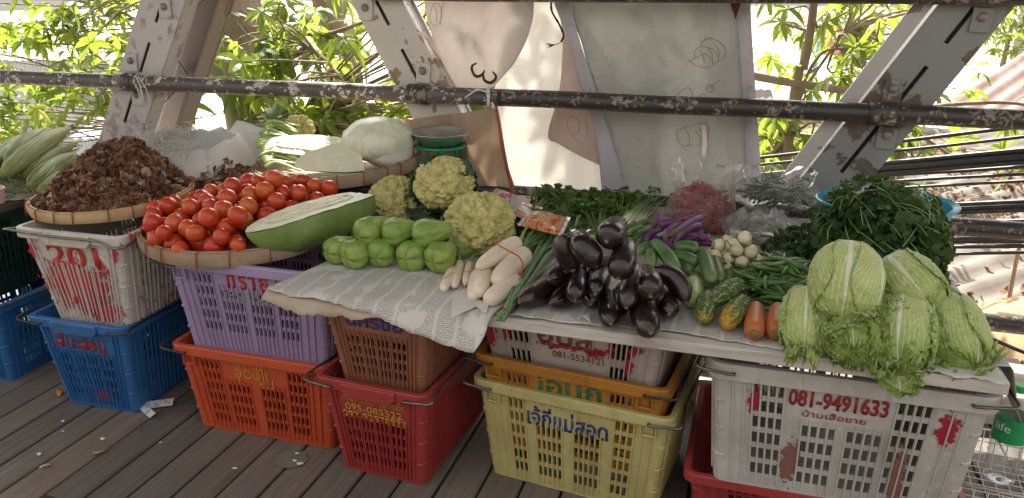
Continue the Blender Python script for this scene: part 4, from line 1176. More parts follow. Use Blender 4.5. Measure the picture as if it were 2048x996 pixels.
smears(rt, put, [(-0.19, 0.25, 0.018, 0.04), (0.20, 0.255, 0.030, 0.020), (0.13, 0.245, 0.014, 0.022), (-0.02, 0.225, 0.10, 0.010), (0.18, 0.20, 0.016, 0.04), (0.09, 0.225, 0.05, 0.02), (-0.24, 0.23, 0.02, 0.06)], SMR)
# -- the big white crate on a red one at the right
crate('red crate under the big white crate at the right', (0.305, 2.165, -0.0), R(-1), (0.70, 0.52), (0.64, 0.46), 0.205, PRD, WIDE, SIDEN, rim_h=0.03)
rt, put = crate('big white crate with a red telephone number at the right front', (0.315, 2.115, 0.205), R(0), (0.655, 0.50), (0.60, 0.45), 0.375, PW2, WIDEB, SIDEN, rim_h=0.045, bail='sides', name='plastic_crate', corner=0.03)
put(text_mesh('lettering', '081-9491633', TRED2, 0.235, 0.050, rt, offset=0.028), -0.016, 0.298)
put(text_mesh('lettering', 'บ้านเสื้อขาย', TRED2, 0.150, 0.020, rt), -0.02, 0.255)
smears(rt, put, [(-0.215, 0.275, 0.020, 0.042), (0.238, 0.265, 0.030, 0.050)], SMR)
smears(rt, put, [(-0.215, 0.34, 0.03, 0.02), (0.24, 0.34, 0.03, 0.02), (-0.11, 0.10, 0.03, 0.08), (0.15, 0.10, 0.02, 0.12)], paintm('brown_stain', (0.24, 0.11, 0.085), smear=True))
# -- black crates carrying the rear tray
crate('black crate on the deck behind the lavender crate', (-1.585, 2.80, 0), 0, (0.58, 0.42), (0.52, 0.37), 0.40, PBK, WIDE, SIDEN)
crate('black crate under the rear bamboo tray', (-1.585, 2.80, 0.385), R(2), (0.58, 0.42), (0.52, 0.37), 0.375, PBK, WIDE, SIDEN)

# ================================================================ TABLE OF BOARDS
t = NT('whitewashed_board')
v = t.coords('Object', (1.2, 14, 14))
g_ = t.noise(v, 3.0, 8, 0.65, 0.5)
n_ = t.noise(t.coords(), 5, 6, 0.6)
c = t.ramp(g_, [(0.25, (0.34, 0.31, 0.28)), (0.5, (0.54, 0.51, 0.48)), (0.75, (0.68, 0.65, 0.62))])
c = t.mix(t.ramp(n_, [(0.55, 0.0), (0.72, 0.5)]), c, (0.22, 0.17, 0.13))
t.set(Base_Color=c, Roughness=0.75)
t.bump(g_, 0.5, 0.003)
BOARD = t.m
WOODD = mat('dark_timber', [(0.3, (0.05, 0.035, 0.025)), (0.7, (0.11, 0.08, 0.06))], scale=4, rough=0.8, stretch=(1, 8, 8), bump=0.3)
TZ = 0.65
tb = empty('board_table', (-0.3, 2.42, 0), 0, 'low market table of whitewashed boards laid across the crates', 'table')
ys = [1.805, 2.06, 2.31, 2.56, 2.81, 3.045]
rzt = R(-0.8)
for i, (a_, c_) in enumerate(zip(ys, ys[1:])):
    b = MB()
    b.box((rnd.uniform(-0.01, 0.01), (a_ + c_) / 2 - 2.42, TZ - 0.016), (1.86, c_ - a_ - 0.004, 0.032), Matrix.Rotation(rzt, 3, 'Z'))
    o = b.build('board', BOARD, tb, smooth=False, origin=(0, 0, 0))
    bv = o.modifiers.new('edge', 'BEVEL'); bv.width = 0.003; bv.segments = 2
for xx in (-0.80, 0.87):
    b = MB(); b.box((xx, 0.0, TZ - 0.032 - 0.021), (0.06, 1.12, 0.040), Matrix.Rotation(rzt, 3, 'Z'))
    b.build('bearer', WOODD, tb, smooth=False, origin=(0, 0, 0))
for xx in (-0.80, 0.87):
    b = MB(); b.box((xx, 0.52, (TZ - 0.075) / 2), (0.05, 0.05, TZ - 0.075)); b.build('leg', WOODD, tb, smooth=False, origin=(0, 0, 0))

# ---- newspapers
t = NT('newsprint')
uvn = t.n('UVMap').outputs[0]
sep = t.n('SeparateXYZ'); t.l(uvn, sep.inputs[0])
U, W = sep.outputs[0], sep.outputs[1]
cols = t.math('FRACT', t.math('MULTIPLY', U, 1.0 / 0.062))
colm = t.math('MULTIPLY', t.math('GREATER_THAN', cols, 0.08), t.math('LESS_THAN', cols, 0.92))
lines = t.math('LESS_THAN', t.math('FRACT', t.math('MULTIPLY', W, 1.0 / 0.0052)), 0.55)
mp = t.n('Mapping'); mp.inputs['Scale'].default_value = (380, 192, 1); t.l(uvn, mp.inputs[0])
ch = t.ramp(t.noise(mp.outputs[0], 1.0, 1), [(0.42, 0.0), (0.5, 1.0)])
mp2 = t.n('Mapping'); mp2.inputs['Scale'].default_value = (14, 9, 1); t.l(uvn, mp2.inputs[0])
para = t.ramp(t.noise(mp2.outputs[0], 1.0, 2), [(0.40, 0.0), (0.44, 1.0)])
txt = t.math('MULTIPLY', t.math('MULTIPLY', colm, lines), t.math('MULTIPLY', ch, para))
pb = t.ramp(t.noise(t.coords(), 4, 5), [(0.3, (0.58, 0.565, 0.54)), (0.7, (0.70, 0.685, 0.66))])
t.set(Base_Color=t.mix(t.math('MULTIPLY', txt, 0.72), pb, (0.10, 0.10, 0.10)), Roughness=0.85)
t.bump(t.noise(t.coords(), 14, 4), 0.3, 0.006)
t.translucent((0.5, 0.48, 0.44), 0.12)
NEWS = t.m
PAPER = mat('plain_paper', [(0.3, (0.60, 0.585, 0.56)), (0.7, (0.74, 0.73, 0.71))], scale=5, rough=0.85, transl=0.15)
BROWNPAPER = mat('brownish_paper', [(0.3, (0.36, 0.29, 0.22)), (0.7, (0.50, 0.43, 0.35))], scale=7, rough=0.9)
EDGE = 1.79
def paper(x0, x1, yb, front, m, label, z=0.004, seed=0, nu=60, nv=40, wob=0.012, name='newspaper', sideL=None, nosag=False):
    """a sheet lying on the boards; front(u) = how far it reaches past (+) or short of (-) the board edge"""
    vs, uv = [], []
    for j in range(nv):
        for i in range(nu):
            u, vv_ = i / (nu - 1), j / (nv - 1)
            reach = front(u)
            x = lerp(x0(vv_) if callable(x0) else x0, x1(vv_) if callable(x1) else x1, u)
            edge = EDGE + 0.0139 * -(x + 0.3)
            s = lerp(0, (yb - edge) + reach, vv_)     # arc length from the back edge
            y = yb - s
            h_ = TZ + z + 0.004 * (1 + nz(x * 7, s * 7, seed)) + 0.003 * nz(x * 22, s * 22, seed)
            over = edge - y
            if over > 0:
                a = min(over / 0.035, 1.0)
                drop = (over - 0.5 * min(over, 0.035)) * 0.85
                y = edge - over * 0.55 + 0.010 * nz(x * 9, over * 14, seed + 3)
                h_ -= drop
                if nosag: pass
            vs.append(V((x + 0.004 * nz(s * 9, x * 3, seed), y, h_)))
            uv.append((x + seed * 0.37, -s + seed * 0.21))
    b = MB(); b.v = vs
    b.f = [(j * nu + i, j * nu + i + 1, (j + 1) * nu + i + 1, (j + 1) * nu + i) for j in range(nv - 1) for i in range(nu - 1)]
    o = b.build(name, m, uv=uv)
    md = o.modifiers.new('thick', 'SOLIDIFY'); md.thickness = 0.0008
    return tag(o, label, 'newspaper' if 'news' in name else 'paper')
jag = lambda u, s, a=0.012: a * nz(u * 11, s) + a * 0.6 * nz(u * 37, s)
paper(lambda v: lerp(-1.20, -1.30, v), -0.66, 2.40, lambda u: 0.045 + 0.02 * math.sin(u * 5) + jag(u, 9), BROWNPAPER, 'brownish inner sheet showing under the overhanging newspaper', -0.0075, 5, name='newspaper')
paper(lambda v: lerp(-1.16, -1.285, v), lambda v: lerp(-0.52, -0.60, v), 2.36, lambda u: interp([(0, 0.012), (0.12, 0.02), (0.3, 0.025), (0.55, 0.06), (0.8, 0.10), (0.97, 0.115), (1, 0.07)], u) + jag(u, 2, 0.008), NEWS, 'large newspaper sheet drooping over the board edge below the chayotes', 0.006, 1)
paper(-0.55, 0.16, 2.30, lambda u: interp([(0, -0.025), (0.3, -0.03), (0.6, -0.055), (1, -0.03)], u) + jag(u, 4), NEWS, 'newspaper sheet spread under the glossy eggplants', 0.002, 2)
paper(0.18, 0.625, 2.45, lambda u: interp([(0, -0.012), (0.2, 0.004), (0.5, -0.012), (1, 0.0)], u) + jag(u, 7, 0.016), PAPER, 'plain pale paper spread under the napa cabbages', 0.003, 3, name='paper_sheet')
# the sheet hanging round the right-hand end of the boards
b = MB()
def P(u, v):
    y = lerp(2.62, 1.86, u); s = v * 0.20
    x = 0.60 + (min(s, 0.05)) + max(0, s - 0.05) * 0.35 + 0.008 * nz(y * 6, s * 9)
    return V((x, y, TZ + 0.010 - max(0, s - 0.05) * 0.9 + 0.006 * nz(y * 9, s * 12, 4)))
b.grid(P, 40, 14)
o = b.build('newspaper', NEWS, uv=[(p.y * 1.0, p.x + p.z) for p in b.v]); md = o.modifiers.new('thick', 'SOLIDIFY'); md.thickness = 0.0008
tag(o, 'newspaper sheet folded down over the right-hand end of the boards', 'newspaper')
def scrap(pts, lift, label, m):
    q = [onz(x_, y_, TZ + l_) for (x_, y_), l_ in zip(pts, lift)]
    b = MB()
    cen = sum(q, V()) / len(q)
    b.add([cen + V((0, 0, 0.002))] + q, [(0, i + 1, (i + 1) % len(q) + 1) for i in range(len(q))])
    o = b.build('scrap_or_fleck', m, smooth=False)
    md = o.modifiers.new('thick', 'SOLIDIFY'); md.thickness = 0.0008
    tag(o, label, 'paper scrap')
scrap([(905, 588), (930, 578), (960, 600), (978, 606), (972, 630), (955, 612), (902, 636)], [0.016, 0.016, 0.016, 0.02, 0.012, 0.016, 0.022], 'torn white paper corner lying in front of the white radishes', PAPER)
scrap([(1163, 632), (1178, 625), (1182, 646)], [0.014, 0.016, 0.012], 'small torn white triangle of paper in front of the eggplants', PAPER)
# ================================================================ BAMBOO TRAYS
t = NT('bamboo_band')
v = t.coords()
n_ = t.noise(v, 9, 7, 0.65)
t.set(Base_Color=t.ramp(n_, [(0.25, (0.34, 0.22, 0.11)), (0.5, (0.52, 0.38, 0.20)), (0.8, (0.62, 0.49, 0.30))]), Roughness=0.55)
t.bump(t.noise(t.coords('Object', (6, 6, 60)), 5, 3), 0.25, 0.002)
BAMB = t.m
BAMBD = mat('aged_bamboo', [(0.25, (0.20, 0.13, 0.085)), (0.5, (0.33, 0.235, 0.155)), (0.8, (0.44, 0.34, 0.24))], scale=9, detail=7, rough=0.6, bump=0.2)
t = NT('woven_bamboo')
v = t.coords()
ck = t.n('TexChecker'); ck.inputs['Scale'].default_value = 90; t.l(v, ck.inputs[0])
t.set(Base_Color=t.mix(ck.outputs['Fac'], (0.30, 0.20, 0.11), (0.42, 0.30, 0.17)), Roughness=0.7)
t.bump(ck.outputs['Fac'], 0.4, 0.002)
WOVEN = t.m
THREAD = mat('red_thread', [(0.3, (0.22, 0.035, 0.025)), (0.7, (0.34, 0.06, 0.045))], scale=60, rough=0.8)
def tray(label, c, r_, hgt, band, nb, tilt=(0, 0), sq=1.0, rz=0.0):
    root = empty('bamboo_tray', c, rz, label, 'tray', None)
    root.rotation_euler = (tilt[0], tilt[1], rz)
    wob = lambda t_, th: 1 + 0.008 * math.sin(3 * th + r_ * 9) + 0.004 * math.sin(7 * th)
    b = MB(); b.ring([(0.0, 0.008), (r_ * 0.5, 0.006), (r_ * 0.86, 0.010), (r_ * 0.965, hgt * 0.45)], 72, fn=wob)
    o = b.build('woven_base', WOVEN, root, origin=(0, 0, 0)); md = o.modifiers.new('t', 'SOLIDIFY'); md.thickness = 0.004
    b = MB()
    th_ = 0.006
    b.ring([(r_ - 0.004, 0.004), (r_ + 0.002, hgt * 0.5), (r_ + 0.001, hgt), (r_ - th_, hgt), (r_ - th_ - 0.002, hgt * 0.5), (r_ - 0.004 - th_, 0.004)], 96, fn=wob, close=True)
    b.build('outer_band', band, root, origin=(0, 0, 0), split=50)
    b = MB()
    b.ring([(r_ - 0.010, hgt * 0.4), (r_ - 0.008, hgt + 0.004), (r_ - 0.014, hgt + 0.005), (r_ - 0.016, hgt * 0.4)], 96, fn=wob, close=True)
    b.build('inner_band', band, root, origin=(0, 0, 0), split=50)
    for i in range(nb):
        b = MB()
        a = 6.2832 * (i + 0.2 * rnd.uniform(-1, 1)) / nb
        rr = r_ * wob(0, a)
        pts = []
        for (dr, zz) in ((0.0055, 0.003), (0.0062, hgt * 0.5), (0.0045, hgt + 0.004), (-0.010, hgt + 0.0085), (-0.020, hgt), (-0.020, hgt * 0.6)):
            sl = (zz / hgt) * 0.012
            pts.append(V(((rr + dr) * math.cos(a + sl), (rr + dr) * math.sin(a + sl), zz)))
        b.tube(pts, 0.0022, 5)
        b.build('binding', THREAD, root, origin=(0, 0, 0))
    return root

# ================================================================ TOMATOES
t = NT('tomato_skin')
oi = t.n('ObjectInfo').outputs['Random']
v = t.coords()
sep = t.n('SeparateXYZ'); t.l(v, sep.inputs[0])
base = t.ramp(oi, [(0.0, (0.46, 0.028, 0.014)), (0.5, (0.52, 0.058, 0.018)), (0.85, (0.55, 0.10, 0.024)), (0.95, (0.54, 0.13, 0.025)), (1.0, (0.52, 0.22, 0.03))])
mott = t.noise(v, 30, 4)
base = t.mix(t.ramp(mott, [(0.45, 0.0), (0.8, 0.35)]), base, (0.58, 0.16, 0.03))
top = t.ramp(sep.outputs[2], [(0.030, 0.0), (0.045, 0.30)])
base = t.mix(top, base, (0.55, 0.25, 0.05))
t.set(Base_Color=base, Roughness=t.ramp(mott, [(0.3, 0.20), (0.8, 0.34)]))
t.b.inputs['Subsurface Weight'].default_value = 0.08
t.b.inputs['Subsurface Scale'].default_value = 0.008
t.bump(t.noise(v, 60, 3), 0.05, 0.002)
TOMATO = t.m
SCAR = mat('stem_scar', [(0.3, (0.30, 0.20, 0.08)), (0.7, (0.16, 0.18, 0.05))], scale=60, rough=0.8)
def tomato_mesh(seed, rx, rz_):
    b = MB()
    lob = rnd.choice((3, 4, 5)); am = rnd.uniform(0.005, 0.028); ph = rnd.uniform(0, 6)
    prof = []
    for i in range(17):
        a = math.pi * i / 16
        r0 = math.sin(a)
        z0 = -math.cos(a)
        dip = 0.10 * max(0, 1 - r0 / 0.35) if z0 > 0 else 0.03 * max(0, 1 - r0 / 0.3)
        prof.append((rx * r0 + 1e-4, rz_ * (z0 - math.copysign(dip, z0))))
    b.ring(prof, 28, fn=lambda t_, th: 1 + am * math.cos(lob * th + ph) * math.sin(t_ * math.pi) + 0.02 * nz(math.cos(th), math.sin(th), seed + t_ * 2))
    return b
TT = tray('aged bamboo tray heaped with tomatoes on the lavender crate', (-1.650, 2.215, 0.662), 0.335, 0.050, BAMBD, 18, tilt=(R(1.5), R(0)))
protos = []
for s in range(6):
    rx = rnd.uniform(0.0255, 0.029); rz_ = rx * rnd.uniform(0.84, 1.02)
    root = tomato_mesh(s, rx, rz_).build('tomato', TOMATO, None, origin=(0, 0, 0))
    b = MB()
    b.ring([(0.0005, rz_ * 0.905), (0.0055, rz_ * 0.925), (0.0075, rz_ * 0.915)], 8)
    b.build('stem_scar', SCAR, root, origin=(0, 0, 0))
    protos.append((root, rx))
def heap(n, cx_, cy_, rad, z0, radius, ox=0.0, oy=0.0, steep=0.62, tries=60, floor=None):
    """drop round things one by one into a mound"""
    out = []
    for i in range(n):
        r_ = radius()
        best = None
        for _ in range(tries):
            a, q = rnd.uniform(0, 6.283), math.sqrt(rnd.random()) * (rad - r_)
            x, y = cx_ + q * math.cos(a), cy_ + q * math.sin(a)
            z = (floor(x, y) if floor else z0) + r_
            for (X, Y, Z, rr) in out:
                d2 = (x - X) ** 2 + (y - Y) ** 2
                s = (r_ + rr) * 0.965
                if d2 < s * s: z = max(z, Z + math.sqrt(s * s - d2))
            cost = z + steep * math.hypot(x - cx_ - ox, y - cy_ - oy)
            if best is None or cost < best[0]: best = (cost, x, y, z)
        out.append((best[1], best[2], best[3], r_))
    return out
spots = heap(172, -1.645, 2.215, 0.340, 0.672, lambda: rnd.uniform(0.0270, 0.0350), 0.05, 0.05, 0.24)
GA, GB2 = onz(494, 466, 0.765), onz(724, 388, 0.800)
def clear_of_gourd(x, y, z, r_):
    d = GB2 - GA; w = V((x, y, z)) - GA
    u = max(0.0, min(1.0, w.dot(d) / d.length_squared))
    q = w - d * u
    return math.hypot(q.x, q.y) > (0.112 * interp([(0, 0.10), (0.04, 0.34), (0.12, 0.62), (0.3, 0.90), (0.55, 1.0), (1, 0.9)], u) + r_ * 0.9) or q.z < -0.105
spots = [s for s in spots if clear_of_gourd(*s)]
first = {}
for i, (x, y, z, r_) in enumerate(spots):
    k = rnd.randrange(6)
    root, rx = protos[k]
    o = root if k not in first else copy_tree(root)
    first[k] = 1
    o.location = (x, y, z)
    s = r_ / rx
    o.scale = (s, s, s)
    o.rotation_euler = (rnd.gauss(0, 0.9), rnd.gauss(0, 0.9), rnd.uniform(0, 6.28))
    tag(o, 'ripe red tomato in the heap on the aged bamboo tray', 'tomato', 'tomatoes heaped on the bamboo tray')

# ================================================================ HEAP OF DRIED BROWN PODS
BT = tray('pale bamboo tray of dried brown pods on the white 201 crate', (-2.235, 2.265, 0.722), 0.285, 0.040, BAMB, 20, tilt=(R(2), R(-1)))
POD = NT('dried_pod')
isl = POD.n('NewGeometry').outputs['Random Per Island']
v = POD.coords()
pc = POD.ramp(isl, [(0.0, (0.075, 0.034, 0.020)), (0.45, (0.17, 0.073, 0.040)), (0.75, (0.27, 0.125, 0.065)), (0.9, (0.36, 0.235, 0.155)), (1.0, (0.50, 0.43, 0.36))])
pc = POD.mix(POD.ramp(POD.noise(v, 60, 4), [(0.45, 0.0), (0.8, 0.5)]), pc, (0.36, 0.25, 0.17))
POD.set(Base_Color=pc, Roughness=0.75)
POD.bump(POD.noise(v, 130, 3), 0.5, 0.003)
POD = POD.m
def pod_heap(cx_, cy_, rx, ry, z0, hgt, n, peak=(0.0, 0.0), pw_=1.25, base=True):
    b = MB()
    def H(x, y):
        q = math.hypot((x - cx_ - peak[0] * (1 - min(1, math.hypot((x - cx_) / rx, (y - cy_) / ry)))) / rx, (y - cy_ - peak[1] * (1 - min(1, math.hypot((x - cx_) / rx, (y - cy_) / ry)))) / ry)
        return z0 + hgt * max(0, 1 - q ** pw_) * (1 + 0.16 * nz(x * 9, y * 9, 2)) + 0.012 * nz(x * 30, y * 30)
    if base:
        def P(u, v_):
            a = u * 6.2832
            return V((cx_ + rx * v_ * math.cos(a), cy_ + ry * v_ * math.sin(a), 0))
        nu, nv = 60, 24
        vs = [P(i / nu, j / (nv - 1)) for j in range(nv) for i in range(nu)]
        for p in vs: p.z = H(p.x, p.y) - 0.008
        b.add(vs, [(j * nu + i, j * nu + (i + 1) % nu, (j + 1) * nu + (i + 1) % nu, (j + 1) * nu + i) for j in range(nv - 1) for i in range(nu)])
    for i in range(n):
        a, q = rnd.uniform(0, 6.283), math.sqrt(rnd.random()) * 0.985
        x, y = cx_ + rx * q * math.cos(a), cy_ + ry * q * math.sin(a)
        p = V((x, y, H(x, y) + rnd.uniform(-0.004, 0.008)))
        s = rnd.uniform(0.010, 0.025)
        e_ = 0.01
        nrm = V((H(x - e_, y) - H(x + e_, y), H(x, y - e_) - H(x, y + e_), 2 * e_)).normalized()
        m = nrm.to_track_quat('Z', 'Y').to_matrix() @ Matrix.Rotation(rnd.uniform(0, 6.28), 3, 'Z') @ Matrix.Rotation(rnd.gauss(0, 0.75), 3, 'X') @ Matrix.Rotation(rnd.gauss(0, 0.75), 3, 'Y')
        cup = rnd.uniform(-0.6, 0.9)
        k = 7
        ring = []
        for j in range(k):
            th = 6.283 * j / k
            rr = s * (1 + rnd.uniform(-0.35, 0.35)) * (1.0 if j % 2 else 0.8)
            ring.append(V((rr * math.cos(th) * 1.25, rr * math.sin(th) * 0.85, cup * s * rnd.uniform(0.3, 0.9))))
        b.add([p + m @ V((0, 0, 0))] + [p + m @ q_ for q_ in ring], [(0, j + 1, (j + 1) % k + 1) for j in range(k)])
    return b
tag(pod_heap(-2.225, 2.27, 0.262, 0.262, 0.738, 0.205, 2900, (0.02, 0.04), 1.5).build('dried_pods', POD, smooth=False), 'mounded heap of dried brown pods on the pale bamboo tray', 'dried pods', None, 'stuff')

# white woven sack with a frayed mouth behind the pods
t = NT('woven_sack')
v = t.coords()
w1 = t.n('TexWave'); w1.inputs['Scale'].default_value = 120; t.l(v, w1.inputs[0])
w2_ = t.n('TexWave', bands_direction='Y'); w2_.inputs['Scale'].default_value = 120; t.l(v, w2_.inputs[0])
t.set(Base_Color=t.ramp(t.noise(v, 4, 5), [(0.3, (0.68, 0.67, 0.65)), (0.7, (0.82, 0.81, 0.80))]), Roughness=0.5)
t.bump(t.math('ADD', w1.outputs[1], w2_.outputs[1]), 0.35, 0.002)
t.translucent((0.7, 0.69, 0.65), 0.25)
SACK = t.m
sk = empty('woven_sack', (-2.18, 2.66, 0.70), 0, 'white woven plastic sack with a frayed open mouth behind the brown pods', 'sack')
b = MB()
def P(u, v_):
    a = u * 6.2832
    rr = lerp(0.02, 1.0, min(1, v_ * 1.7)) if v_ < 0.6 else lerp(1.0, 0.72, (v_ - 0.6) / 0.4)
    z = -0.02 + 0.21 * max(0, (v_ - 0.25)) / 0.75
    q = V((0.27 * rr * math.cos(a), 0.19 * rr * math.sin(a), z))
    f = 0.035 * nz(math.cos(a) * 2.2, math.sin(a) * 2.2, v_ * 3) + 0.014 * nz(math.cos(a) * 6, math.sin(a) * 6, v_ * 7)
    q.x *= 1 + f * 1.6; q.y *= 1 + f * 1.6; q.z += f * 0.6 + 0.06 * max(0, v_ - 0.6) * (math.sin(a + 0.6))
    return q
b.grid(P, 72, 26, wrap=True)
o = b.build('bag', SACK, sk, origin=(0, 0, 0)); md = o.modifiers.new('t', 'SOLIDIFY'); md.thickness = 0.002
b = MB()
for i in range(260):
    a = rnd.uniform(1.8, 5.6)
    p = P(a / 6.2832, 1.0)
    d = V((rnd.gauss(0, 0.035) - 0.02, rnd.gauss(-0.02, 0.03), rnd.gauss(0.0, 0.02)))
    b.tube(path_pts([p, p + d * 0.6 + V((0, 0, 0.016)), p + d * 1.4 - V((0, 0, rnd.uniform(0, 0.03)))], 6), 0.0011, 4, cap=False)
b.build('fringe', SACK, sk, origin=(0, 0, 0))
pp = pod_heap(-2.02, 2.60, 0.16, 0.10, 0.755, 0.075, 420)
tag(pp.build('dried_pods', POD, smooth=False), 'smaller heap of dried brown pods in the mouth of the white sack', 'dried pods', None, 'stuff')
b = MB(); b.grid(lambda u, v_: V((lerp(-2.14, -1.93, u), lerp(2.74, 2.92, v_), 0.83 + 0.10 * v_ - 0.04 * u + 0.015 * nz(u * 3, v_ * 3))), 12, 10)
o = b.build('flap', SACK, sk, origin=(0, 0, 0)); o.location = -V((-2.18, 2.66, 0.70)); md = o.modifiers.new('t', 'SOLIDIFY'); md.thickness = 0.003
b = MB(); b.box((-2.18, 2.68, 0.34), (0.5, 0.40, 0.68)); 
bpy.context.view_layer.update()
crate('dark green crate under the white woven sack', (-2.18, 2.80, 0.0), 0, (0.56, 0.42), (0.5, 0.37), 0.36, PDG, WIDE, SIDEN)
crate('dark green crate directly beneath the white woven sack', (-2.18, 2.80, 0.345), 0, (0.56, 0.42), (0.5, 0.37), 0.345, PDG, WIDE, SIDEN)

# ================================================================ CORN
HUSK = NT('corn_husk')
v = HUSK.coords('Object', (1, 1, 1))
isl = HUSK.n('ObjectInfo').outputs['Random']
st = HUSK.n('UVMap').outputs[0]
mp = HUSK.n('Mapping'); mp.inputs['Scale'].default_value = (46, 2.0, 1); HUSK.l(st, mp.inputs[0])
ln = HUSK.noise(mp.outputs[0], 1.0, 5, 0.6)
c = HUSK.ramp(ln, [(0.36, (0.06, 0.11, 0.022)), (0.5, (0.16, 0.22, 0.06)), (0.64, (0.34, 0.36, 0.14))])
sp = HUSK.n('SeparateXYZ'); HUSK.l(st, sp.inputs[0])
c = HUSK.mix(HUSK.ramp(sp.outputs[1], [(0.55, 0.0), (0.95, 0.75)]), c, (0.50, 0.43, 0.24))
c = HUSK.mix(HUSK.math('MULTIPLY', isl, 0.25), c, (0.46, 0.43, 0.20))
HUSK.set(Base_Color=c, Roughness=0.55)
HUSK.bump(ln, 0.5, 0.003)
HUSK = HUSK.m
SILK = mat('dry_silk', [(0.3, (0.10, 0.07, 0.035)), (0.7, (0.22, 0.22, 0.09))], scale=30, rough=0.9)
def corn(A, B, r_, label):
    A, B = V(A), V(B)
    ax_ = B - A
    root = empty('corn_ear', A, 0, label, 'corn', 'ears of corn in their husks')
    mid = (A + B) / 2 + V((0, 0, 0.012)) - A
    b = MB()
    P_ = path_pts([(0, 0, 0), mid, ax_], 26)
    rr = [r_ * interp([(0, 0.45), (0.08, 0.8), (0.3, 1.0), (0.6, 0.92), (0.8, 0.62), (0.92, 0.34), (1, 0.16)], i / 25) for i in range(26)]
    b.loft(P_, rr, 28, fn=lambda t_, th: 1 + 0.035 * math.sin(5 * th + 3 * t_) + 0.03 * abs(math.sin(2.5 * th - 2 * t_)) + 0.012 * math.sin(23 * th))
    uv = [((j % 28) / 28, (j // 28) / 25) for j in range(len(b.v))]
    b.build('husk', HUSK, root, origin=(0, 0, 0), uv=uv)
    b = MB(); uvs = []
    d = ax_.normalized(); s = d.orthogonal().normalized(); s2 = d.cross(s)
    for k in range(4):   # loose outer husk leaves with free tips
        a0 = rnd.uniform(0, 6.28)
        L = ax_.length * rnd.uniform(0.75, 1.1)
        n0 = len(b.v)
        for j in range(12):
            tt = j / 11
            pr = P_[min(25, int(tt * 25 * L / ax_.length))] if tt * L < ax_.length else ax_ + d * (tt * L - ax_.length)
            rad = r_ * interp([(0, 0.55), (0.1, 0.88), (0.3, 1.07), (0.6, 1.02), (0.8, 0.78), (1.0, 0.62)], tt) + 0.001
            wv = 0.62 * math.sin(math.pi * min(1, tt * 0.92 + 0.08)) + 0.02
            for i in range(5):
                th = a0 + (i / 4 - 0.5) * 2 * wv
                b.v.append(pr + (s * math.cos(th) + s2 * math.sin(th)) * rad)
                uvs.append((k * 0.3 + i / 16, tt))
        b.f += [(n0 + j * 5 + i, n0 + j * 5 + i + 1, n0 + j * 5 + i + 6, n0 + j * 5 + i + 5) for j in range(11) for i in range(4)]
    o = b.build('outer_leaf', HUSK, root, origin=(0, 0, 0), uv=uvs); md = o.modifiers.new('t', 'SOLIDIFY'); md.thickness = 0.001
    b = MB()
    for k in range(14):
        q = ax_ * rnd.uniform(0.94, 1.0)
        b.tube(path_pts([q, q + d * 0.02 + V((rnd.gauss(0, .006), rnd.gauss(0, .006), rnd.gauss(0, .006))), q + d * rnd.uniform(0.02, 0.05) + V((rnd.gauss(0, .012), rnd.gauss(0, .012), -0.01))], 6), 0.0012, 4)
    b.build('silk', SILK, root, origin=(0, 0, 0))
    return root
cz = 0.715
for (a_, za, b_, zb, r_, lab) in (((16, 325), 0.80, (102, 258), 0.86, 0.041, 'pale green corn ear at the back of the corn pile'),
                                  ((10, 346), 0.785, (142, 254), 0.865, 0.041, 'long corn ear with a brown-spotted tip on top of the corn pile'),
                                  ((48, 352), 0.755, (148, 290), 0.79, 0.038, 'yellowish corn ear in the middle of the corn pile'),
                                  ((62, 372), 0.745, (150, 312), 0.76, 0.038, 'green corn ear at the front of the corn pile near the brown pods'),
                                  ((-40, 350), 0.77, (60, 268), 0.81, 0.035, 'corn ear running off the left edge of the picture'),
                                  ((80, 385), 0.735, (150, 345), 0.745, 0.028, 'small bright green corn ear lowest beside the pale bamboo tray')):
    corn(onz(*a_, za), onz(*b_, zb), r_, lab)
b = MB()
for i in range(330):
    p = onz(rnd.uniform(-30, 95), rnd.uniform(345, 398), 0.715) + V((0, 0, rnd.uniform(0.0, 0.02)))
    q = p + V((rnd.gauss(0, 0.04), rnd.gauss(0, 0.03), rnd.uniform(-0.008, 0.03)))
    b.tube(path_pts([p, (p + q) / 2 + V((0, 0, 0.010)), q], 5), rnd.uniform(0.0008, 0.0022), 4, cap=False)
tag(b.build('corn_silk', mat('green_silk', [(0.3, (0.10, 0.12, 0.04)), (0.6, (0.20, 0.24, 0.09)), (0.8, (0.30, 0.28, 0.13))], scale=12, rough=0.9, island=0.5)), 'tangle of stripped corn silk and husk shreds below the corn pile', 'corn silk', None, 'stuff')
b = MB()
q = [onz(-60, 402, 0.708), onz(92, 398, 0.708), onz(150, 330, 0.708), onz(20, 300, 0.708), onz(-120, 320, 0.708)]
b.grid(lambda u, v_: lerp(lerp(q[0], q[1], u), lerp(q[4], q[2], u), v_) + V((0, 0, 0.006 * nz(u * 5, v_ * 5))), 24, 18)
o = b.build('newspaper', NEWS, uv=[(p.x, p.y) for p in b.v]); md = o.modifiers.new('t', 'SOLIDIFY'); md.thickness = 0.002
tag(o, 'sheet of paper under the corn at the far left', 'newspaper')
b = MB(); b.box((-2.98, 2.46, 0.691), (0.66, 0.75, 0.022)); o = b.build('plank_shelf', WOODD, smooth=False); tag(o, 'dark plank shelf carrying the corn at the far left', 'shelf')
crate('dark crate holding up the plank shelf at the far left', (-3.05, 2.62, 0.335), 0, (0.42, 0.50), (0.36, 0.42), 0.342, PBK, NARROW, SIDE)
crate('dark crate on the deck at the far left behind the blue one', (-3.10, 2.85, 0.0), 0, (0.42, 0.50), (0.36, 0.42), 0.342, PBK, NARROW, SIDE)
